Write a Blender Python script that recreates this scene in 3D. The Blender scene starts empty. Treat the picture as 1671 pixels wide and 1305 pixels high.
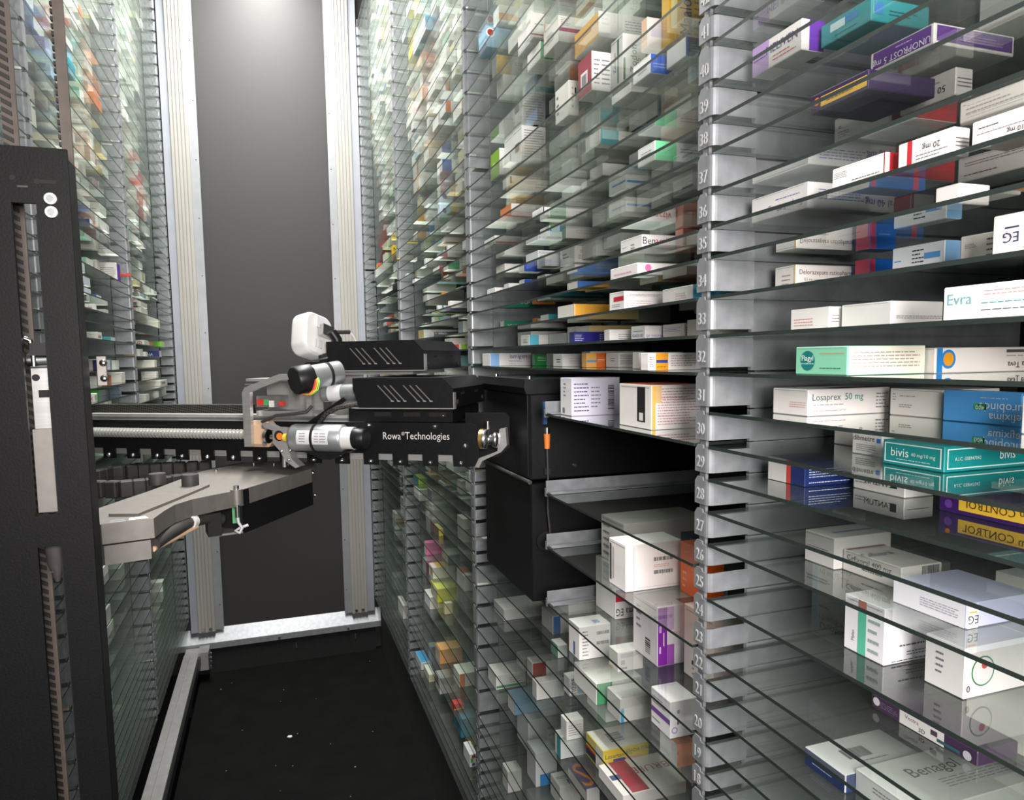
import bpy, math, random
from mathutils import Matrix, Vector

# ------------------------------------------------------------------ camera, world, lights, exposure
SC = bpy.context.scene
COL = SC.collection
U = 1.3                      # metres per drawing unit (camera at 1.61 m, bays 1.04 m wide)
EYE = 1.24

def vec(*p): return Vector(p) * U

YAW, PITCH, ROLL = 0.32855, 0.091069, -0.014371
_r = Vector((math.cos(YAW), -math.sin(YAW), 0)); _f = Vector((math.sin(YAW), math.cos(YAW), 0)); _u = Vector((0, 0, 1))
_f2 = _f*math.cos(PITCH) - _u*math.sin(PITCH); _u2 = _u*math.cos(PITCH) + _f*math.sin(PITCH)
_r3 = _r*math.cos(ROLL) + _u2*math.sin(ROLL); _u3 = _u2*math.cos(ROLL) - _r*math.sin(ROLL)
cam = bpy.data.cameras.new('camera')
cam.sensor_width = 36.0
cam.lens = 1146.9*36.0/1671.0
cam.shift_x = -(837.9-835.5)/1671.0
cam.shift_y = (687.06-652.5)/1671.0
cam.clip_start = 0.01
cam_o = bpy.data.objects.new('camera', cam)
m = Matrix((( _r3.x, _u3.x, -_f2.x, 0), (_r3.y, _u3.y, -_f2.y, 0), (_r3.z, _u3.z, -_f2.z, EYE*U), (0, 0, 0, 1)))
cam_o.matrix_world = m
COL.objects.link(cam_o)
SC.camera = cam_o

world = bpy.data.worlds.new('world'); SC.world = world; world.use_nodes = True
world.node_tree.nodes['Background'].inputs[0].default_value = (0.92, 0.95, 1.0, 1)
world.node_tree.nodes['Background'].inputs[1].default_value = 0.30

def area(name, loc, target, sx, sy, watts, col):
    l = bpy.data.lights.new(name, 'AREA'); l.shape = 'RECTANGLE'; l.size = sx*U; l.size_y = sy*U
    l.energy = watts; l.color = col
    o = bpy.data.objects.new(name, l); COL.objects.link(o)
    o.location = vec(*loc)
    o.rotation_euler = (Vector(target)-Vector(loc)).to_track_quat('-Z', 'Y').to_euler()
    return o
# unseen flash-like source close behind the camera, inferred from highlights on the posts
area('doorway_light', (0.06, -0.42, 1.41), (0.18, 1.2, 1.22), 0.40, 0.40, 37.0, (1.0, 0.95, 0.925))
# the ceiling lamp of the aisle
area('ceiling_lamp_light', (0.03, 1.85, 2.83), (0.03, 1.85, 0), 0.12, 2.0, 120.0, (1.0, 0.98, 0.95))

SC.view_settings.view_transform = 'Standard'
SC.view_settings.look = 'None'
SC.view_settings.gamma = 1.0
SC.view_settings.use_curve_mapping = False
SC.view_settings.exposure = 0.26
SC.cycles.max_bounces = 6
SC.cycles.diffuse_bounces = 2
SC.cycles.glossy_bounces = 3
SC.cycles.transmission_bounces = 4
SC.cycles.transparent_max_bounces = 56
SC.cycles.sample_clamp_indirect = 4.0
SC.cycles.use_adaptive_sampling = True
SC.cycles.adaptive_threshold = 0.025
SC.cycles.caustics_reflective = False
SC.cycles.caustics_refractive = False

# ------------------------------------------------------------------ materials
def lin(h):
    h = h.lstrip('#'); out = []
    for i in (0, 2, 4):
        c = int(h[i:i+2], 16)/255.0
        out.append(c/12.92 if c <= 0.04045 else ((c+0.055)/1.055)**2.4)
    return (*out, 1.0)

def new_mat(name):
    m = bpy.data.materials.new(name); m.use_nodes = True
    nt = m.node_tree; b = nt.nodes['Principled BSDF']
    return m, nt, b

def noise_mat(name, col, var=0.1, scale=40, rough=0.5, metal=0.0, bump=0.0, stretch=None, spec=0.5, rvar=0.0):
    """Principled surface whose colour wanders a little with object-space noise."""
    m, nt, b = new_mat(name)
    tc = nt.nodes.new('ShaderNodeTexCoord'); mp = nt.nodes.new('ShaderNodeMapping')
    nt.links.new(tc.outputs['Object'], mp.inputs[0])
    if stretch: mp.inputs['Scale'].default_value = stretch
    n = nt.nodes.new('ShaderNodeTexNoise'); n.inputs['Scale'].default_value = scale; n.inputs['Detail'].default_value = 3
    nt.links.new(mp.outputs[0], n.inputs['Vector'])
    cr = nt.nodes.new('ShaderNodeValToRGB')
    c0 = tuple(max(0, c*(1-var)) for c in col[:3])+(1,); c1 = tuple(min(1, c*(1+var)) for c in col[:3])+(1,)
    cr.color_ramp.elements[0].color = c0; cr.color_ramp.elements[1].color = c1
    cr.color_ramp.elements[0].position = 0.3; cr.color_ramp.elements[1].position = 0.7
    nt.links.new(n.outputs['Fac'], cr.inputs[0]); nt.links.new(cr.outputs[0], b.inputs['Base Color'])
    b.inputs['Roughness'].default_value = rough; b.inputs['Metallic'].default_value = metal
    b.inputs['Specular IOR Level'].default_value = spec
    if rvar:
        mr = nt.nodes.new('ShaderNodeMapRange'); mr.inputs['To Min'].default_value = rough-rvar; mr.inputs['To Max'].default_value = rough+rvar
        nt.links.new(n.outputs['Fac'], mr.inputs['Value']); nt.links.new(mr.outputs[0], b.inputs['Roughness'])
    if bump:
        bp = nt.nodes.new('ShaderNodeBump'); bp.inputs['Strength'].default_value = bump; bp.inputs['Distance'].default_value = 0.002
        nt.links.new(n.outputs['Fac'], bp.inputs['Height']); nt.links.new(bp.outputs[0], b.inputs['Normal'])
    return m

M = {}
M['zinc'] = noise_mat('galvanised_steel', (0.27, 0.28, 0.295), 0.12, 55, 0.38, 0.30, rvar=0.08)
M['zinc_dark'] = noise_mat('number_strip_steel', (0.30, 0.31, 0.325), 0.12, 55, 0.42, 0.5)
M['ivory'] = noise_mat('anodised_extrusion', (0.38, 0.37, 0.34), 0.04, 6, 0.42, 0.25, stretch=(8, 8, 0.5))
M['strip'] = noise_mat('blue_grey_strip', (0.34, 0.36, 0.40), 0.06, 12, 0.45, 0.3)
M['flange'] = noise_mat('zinc_flange', (0.33, 0.342, 0.355), 0.06, 20, 0.38, 0.35)
M['panel'] = noise_mat('black_back_panel', (0.027, 0.0262, 0.0255), 0.08, 160, 0.56, 0, bump=0.05, spec=0.55)
M['rackback'] = noise_mat('rack_back_sheet', (0.16, 0.165, 0.17), 0.1, 20, 0.5)
M['black'] = noise_mat('black_powder_coat', (0.006, 0.006, 0.0065), 0.3, 300, 0.45, 0, bump=0.10, spec=0.3)
M['mast'] = noise_mat('mast_powder_coat', (0.0034, 0.0031, 0.0034), 0.5, 420, 0.55, 0, bump=0.10, spec=0.2)
M['black2'] = noise_mat('satin_black', (0.009, 0.009, 0.010), 0.2, 80, 0.38, spec=0.35)
M['matt'] = noise_mat('matt_black', (0.008, 0.008, 0.008), 0.2, 60, 0.8)
M['floor'] = noise_mat('black_floor', (0.0035, 0.0035, 0.0033), 0.35, 9, 0.85, bump=0.1, spec=0.15)
M['alu'] = noise_mat('machined_aluminium', (0.58, 0.57, 0.56), 0.08, 30, 0.32, 0.6, stretch=(1, 1, 12))
M['cast'] = noise_mat('bead_blasted_aluminium', (0.24, 0.222, 0.205), 0.08, 60, 0.48, 0.5)
M['rail'] = noise_mat('bright_rail', (0.62, 0.61, 0.58), 0.05, 30, 0.35, 0.3)
M['thread'] = noise_mat('rolled_thread', (0.70, 0.69, 0.66), 0.05, 30, 0.28, 0.55)
M['steel'] = noise_mat('bright_steel', (0.62, 0.62, 0.62), 0.05, 50, 0.25, 1.0)
M['motor'] = noise_mat('motor_zinc_case', (0.52, 0.54, 0.55), 0.08, 60, 0.33, 0.7)
M['rubber'] = noise_mat('dark_rubber', (0.045, 0.040, 0.038), 0.15, 60, 0.6)
M['belt'] = noise_mat('brown_belt_back', (0.085, 0.066, 0.054), 0.15, 40, 0.55)
M['beltdark'] = noise_mat('belt_teeth', (0.012, 0.010, 0.009), 0.2, 40, 0.6)
M['white'] = noise_mat('white_plastic', (0.86, 0.84, 0.82), 0.02, 10, 0.38)
M['label'] = noise_mat('paper_label', (0.80, 0.80, 0.82), 0.03, 40, 0.5)
M['beige'] = noise_mat('beige_polymer', (0.82, 0.55, 0.36), 0.05, 20, 0.5)
M['green'] = noise_mat('green_circuit_board', (0.10, 0.42, 0.16), 0.1, 60, 0.4)
M['red'] = noise_mat('red_plastic', (0.75, 0.05, 0.04), 0.1, 60, 0.4)
M['orange'] = noise_mat('orange_plastic', (0.90, 0.25, 0.04), 0.06, 60, 0.45)
M['yellow'] = noise_mat('yellow_plastic', (0.85, 0.60, 0.06), 0.06, 60, 0.45)
M['wiregreen'] = noise_mat('green_wire', (0.20, 0.65, 0.08), 0.06, 60, 0.45)
M['blue'] = noise_mat('blue_plastic', (0.05, 0.12, 0.30), 0.06, 60, 0.45)
M['grey'] = noise_mat('grey_cable', (0.62, 0.62, 0.64), 0.06, 60, 0.5)
M['brass'] = noise_mat('brass_ring', (0.80, 0.52, 0.16), 0.06, 60, 0.3, 0.9)
M['letter'] = noise_mat('printed_lettering', (0.80, 0.78, 0.75), 0.02, 60, 0.5)
M['emboss'] = noise_mat('embossed_digit', (0.50, 0.50, 0.50), 0.04, 60, 0.35, 0.2)
M['dust'] = noise_mat('paper_scrap', (0.55, 0.54, 0.50), 0.1, 60, 0.7)

# carbon look woven belt: checker in object space
def woven():
    m, nt, b = new_mat('woven_black_belt')
    tc = nt.nodes.new('ShaderNodeTexCoord'); mp = nt.nodes.new('ShaderNodeMapping'); mp.inputs['Rotation'].default_value = (0, 0.6, 0)
    ck = nt.nodes.new('ShaderNodeTexChecker'); ck.inputs['Scale'].default_value = 230
    ck.inputs['Color1'].default_value = (0.006, 0.006, 0.006, 1); ck.inputs['Color2'].default_value = (0.06, 0.055, 0.05, 1)
    nt.links.new(tc.outputs['Object'], mp.inputs[0]); nt.links.new(mp.outputs[0], ck.inputs['Vector']); nt.links.new(ck.outputs[0], b.inputs['Base Color'])
    b.inputs['Roughness'].default_value = 0.5
    return m
M['woven'] = woven()

def glass_mat():
    m = bpy.data.materials.new('shelf_glass'); m.use_nodes = True; nt = m.node_tree; nt.nodes.clear()
    out = nt.nodes.new('ShaderNodeOutputMaterial')
    fr = nt.nodes.new('ShaderNodeFresnel'); fr.inputs['IOR'].default_value = 1.42
    tr = nt.nodes.new('ShaderNodeBsdfTransparent'); tr.inputs[0].default_value = (0.966, 0.978, 0.970, 1)
    gl = nt.nodes.new('ShaderNodeBsdfGlossy'); gl.inputs['Roughness'].default_value = 0.02; gl.inputs[0].default_value = (0.92, 0.96, 0.94, 1)
    df = nt.nodes.new('ShaderNodeBsdfDiffuse'); df.inputs[0].default_value = (0.80, 0.82, 0.80, 1)
    tc = nt.nodes.new('ShaderNodeTexCoord'); n = nt.nodes.new('ShaderNodeTexNoise'); n.inputs['Scale'].default_value = 3.0
    mr = nt.nodes.new('ShaderNodeMapRange'); mr.inputs['To Min'].default_value = 0.020; mr.inputs['To Max'].default_value = 0.040
    nt.links.new(tc.outputs['Object'], n.inputs['Vector']); nt.links.new(n.outputs['Fac'], mr.inputs['Value'])
    tl = nt.nodes.new('ShaderNodeBsdfTranslucent'); tl.inputs[0].default_value = (0.82, 0.845, 0.82, 1)
    d2 = nt.nodes.new('ShaderNodeMixShader'); d2.inputs[0].default_value = 0.5
    nt.links.new(df.outputs[0], d2.inputs[1]); nt.links.new(tl.outputs[0], d2.inputs[2])
    dm = nt.nodes.new('ShaderNodeMixShader')          # thin film of dust on the pane, scattering both ways
    nt.links.new(mr.outputs[0], dm.inputs[0]); nt.links.new(tr.outputs[0], dm.inputs[1]); nt.links.new(d2.outputs[0], dm.inputs[2])
    mx = nt.nodes.new('ShaderNodeMixShader')
    gm = nt.nodes.new('ShaderNodeNewGeometry'); m1 = nt.nodes.new('ShaderNodeMath'); m1.operation = 'SUBTRACT'; m1.inputs[0].default_value = 1.7
    m3 = nt.nodes.new('ShaderNodeMath'); m3.operation = 'MULTIPLY'; m3.inputs[1].default_value = 1.7
    nt.links.new(gm.outputs['Backfacing'], m3.inputs[0]); nt.links.new(m3.outputs[0], m1.inputs[1])
    m2 = nt.nodes.new('ShaderNodeMath'); m2.operation = 'MULTIPLY'; m2.use_clamp = True      # both surfaces of the thin pane in one mirror term
    nt.links.new(m1.outputs[0], m2.inputs[0]); nt.links.new(fr.outputs[0], m2.inputs[1])
    nt.links.new(m2.outputs[0], mx.inputs[0]); nt.links.new(dm.outputs[0], mx.inputs[1]); nt.links.new(gl.outputs[0], mx.inputs[2])
    nt.links.new(mx.outputs[0], out.inputs[0])
    return m
M['glass'] = glass_mat()
M['glassedge'] = noise_mat('ground_glass_edge', (0.022, 0.030, 0.027), 0.15, 30, 0.35)

_cm = {}
def card(h):
    if h not in _cm:
        c = lin(h)
        _cm[h] = noise_mat('carton_'+h.lower(), c, 0.03, 30, 0.42)
    return _cm[h]

# ------------------------------------------------------------------ mesh helpers
class MB:
    def __init__(self): self.v = []; self.f = []; self.s = []; self.mi = []
    def add(self, vs, fs, smooth=False, mi=0):
        o = len(self.v); self.v += [tuple(p) for p in vs]
        for f in fs: self.f.append(tuple(i+o for i in f)); self.s.append(smooth); self.mi.append(mi)
        return self
    def box(self, x0, x1, y0, y1, z0, z1, mi=0):
        vs = [(x0,y0,z0),(x1,y0,z0),(x1,y1,z0),(x0,y1,z0),(x0,y0,z1),(x1,y0,z1),(x1,y1,z1),(x0,y1,z1)]
        return self.add(vs, [(0,3,2,1),(4,5,6,7),(0,1,5,4),(1,2,6,5),(2,3,7,6),(3,0,4,7)], mi=mi)
    def cbox(self, x0, x1, y0, y1, z0, z1, c):
        """box with chamfered edges"""
        vs = []; 
        for sx in (0, 1):
            for sy in (0, 1):
                for sz in (0, 1):
                    X = (x0, x1)[sx]; Y = (y0, y1)[sy]; Z = (z0, z1)[sz]
                    ix = c if sx == 0 else -c; iy = c if sy == 0 else -c; iz = c if sz == 0 else -c
                    vs += [(X, Y+iy, Z+iz), (X+ix, Y, Z+iz), (X+ix, Y+iy, Z)]
        g = lambda sx, sy, sz, k: (sx*4+sy*2+sz)*3+k
        fs = []
        for s in (0, 1):
            q = [g(s,0,0,0), g(s,1,0,0), g(s,1,1,0), g(s,0,1,0)]; fs.append(q if s else q[::-1])
            q = [g(0,s,0,1), g(1,s,0,1), g(1,s,1,1), g(0,s,1,1)]; fs.append(q[::-1] if s else q)
            q = [g(0,0,s,2), g(1,0,s,2), g(1,1,s,2), g(0,1,s,2)]; fs.append(q if s else q[::-1])
        for a in (0, 1):
            for b in (0, 1):
                fs.append((g(a,b,0,0), g(a,b,1,0), g(a,b,1,1), g(a,b,0,1)))
                fs.append((g(a,0,b,0), g(a,1,b,0), g(a,1,b,2), g(a,0,b,2)))
                fs.append((g(0,a,b,1), g(1,a,b,1), g(1,a,b,2), g(0,a,b,2)))
                for c2 in (0, 1): fs.append((g(a,b,c2,0), g(a,b,c2,1), g(a,b,c2,2)))
        return self.add(vs, fs)
    def cyl(self, p0, p1, r0, r1=None, n=20, cap=True):
        r1 = r0 if r1 is None else r1
        p0 = Vector(p0); p1 = Vector(p1); ax = (p1-p0).normalized()
        a = ax.orthogonal().normalized(); b = ax.cross(a)
        vs = []
        for k in range(n):
            t = 2*math.pi*k/n; d = a*math.cos(t)+b*math.sin(t); vs.append(p0+d*r0); vs.append(p1+d*r1)
        self.add(vs, [(2*k, 2*((k+1) % n), 2*((k+1) % n)+1, 2*k+1) for k in range(n)], True)
        if cap:
            self.add([vs[2*k] for k in range(n)], [tuple(range(n))[::-1]]); self.add([vs[2*k+1] for k in range(n)], [tuple(range(n))])
        return self
    def lathe(self, p0, p1, prof, n=20):
        """prof: (t along axis 0..1, radius)"""
        p0 = Vector(p0); p1 = Vector(p1); ax = (p1-p0).normalized(); a = ax.orthogonal().normalized(); b = ax.cross(a)
        vs = []
        for t, r in prof:
            c = p0.lerp(p1, t)
            for k in range(n):
                q = 2*math.pi*k/n; vs.append(c+(a*math.cos(q)+b*math.sin(q))*r)
        fs = [(i*n+k, i*n+(k+1) % n, (i+1)*n+(k+1) % n, (i+1)*n+k) for i in range(len(prof)-1) for k in range(n)]
        self.add(vs, fs, True); L = len(prof)-1
        self.add(vs[:n], [tuple(range(n))[::-1]]); self.add(vs[L*n:], [tuple(range(n))])
        return self
    def tube(self, pts, r, n=8, close=False):
        pts = [Vector(p) for p in pts]; vs = []; N = len(pts); prev = None
        for i, p in enumerate(pts):
            t = (pts[min(i+1, N-1)]-pts[max(i-1, 0)]).normalized()
            a = t.orthogonal().normalized() if prev is None else (prev-t*prev.dot(t)).normalized()
            prev = a; b = t.cross(a)
            for k in range(n):
                q = 2*math.pi*k/n; vs.append(p+(a*math.cos(q)+b*math.sin(q))*r)
        fs = [(i*n+k, i*n+(k+1) % n, (i+1)*n+(k+1) % n, (i+1)*n+k) for i in range(N-1) for k in range(n)]
        self.add(vs, fs, True); self.add(vs[:n], [tuple(range(n))[::-1]]); self.add(vs[-n:], [tuple(range(n))])
        return self
    def prism(self, poly, lo, hi, axis='z'):
        """poly of 2d points; axis z: (x,y), axis y: (x,z), axis x: (y,z)"""
        def P(a, b, h): return (a, b, h) if axis == 'z' else ((a, h, b) if axis == 'y' else (h, a, b))
        n = len(poly); vs = [P(a, b, lo) for a, b in poly]+[P(a, b, hi) for a, b in poly]
        ar = sum(poly[i][0]*poly[(i+1) % n][1]-poly[(i+1) % n][0]*poly[i][1] for i in range(n))
        flip = (ar < 0) != (axis == 'y')
        fs = [tuple(range(n))[::-1], tuple(range(n, 2*n))]+[(i, (i+1) % n, n+(i+1) % n, n+i) for i in range(n)]
        if flip: fs = [f[::-1] for f in fs]
        return self.add(vs, fs)
    def dome(self, c, r, ax, n=10):
        ax = Vector(ax).normalized(); c = Vector(c)
        return self.lathe(c, c+ax*r, [(0, r), (0.35, r*0.94), (0.7, r*0.7), (0.95, r*0.25)], n)
    def mesh(self, name, mats):
        me = bpy.data.meshes.new(name)
        me.from_pydata([(a*U, b*U, c*U) for a, b, c in self.v], [], self.f)
        for mt in (mats if isinstance(mats, (list, tuple)) else [mats]): me.materials.append(mt)
        me.polygons.foreach_set('use_smooth', self.s); me.polygons.foreach_set('material_index', self.mi)
        me.update()
        return me
    def build(self, name, mats, parent=None, loc=None, label=None):
        return put(name, self.mesh(name, mats), parent, loc, label)

def put(name, me, parent=None, loc=None, label=None):
    o = bpy.data.objects.new(name, me); COL.objects.link(o)
    if parent is not None: o.parent = parent
    if loc is not None: o.location = vec(*loc)
    if label: o['label'] = label
    return o

def tag(o, label, cat, group=None, kind=None):
    if label: o['label'] = label
    if cat: o['category'] = cat
    if group: o['group'] = group
    if kind: o['kind'] = kind
    return o

def empty(name, loc, label, cat, rz=0.0, group=None):
    o = bpy.data.objects.new(name, None); COL.objects.link(o); o.location = vec(*loc); o.rotation_euler = (0, 0, rz)
    o.empty_display_size = 0.05
    return tag(o, label, cat, group)

def struct(o): o['kind'] = 'structure'; return o

_txt = {}
def text_mesh(s, extrude=0.0):
    """flat letters, height 1, centred on the origin in the xy plane; returns verts, faces, width"""
    key = (s, extrude)
    if key not in _txt:
        c = bpy.data.curves.new('lettering_curve', 'FONT'); c.body = s; c.size = 1.0; c.align_x = 'CENTER'; c.align_y = 'CENTER'
        c.resolution_u = 2; c.extrude = extrude
        o = bpy.data.objects.new('lettering_curve', c); COL.objects.link(o)
        dg = bpy.context.evaluated_depsgraph_get(); dg.update()
        me = o.evaluated_get(dg).to_mesh()
        vs = [tuple(v.co) for v in me.vertices]; fs = [tuple(p.vertices) for p in me.polygons]
        o.evaluated_get(dg).to_mesh_clear()
        bpy.data.objects.remove(o); bpy.data.curves.remove(c)
        xs = [v[0] for v in vs] or [0]; ys = [v[1] for v in vs] or [0]
        cx = (max(xs)+min(xs))/2; cy = (max(ys)+min(ys))/2; H = (max(ys)-min(ys)) or 1
        vs = [((x-cx), (y-cy), z) for x, y, z in vs]
        _txt[key] = (vs, fs, max(xs)-min(xs), H)
    return _txt[key]

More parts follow.
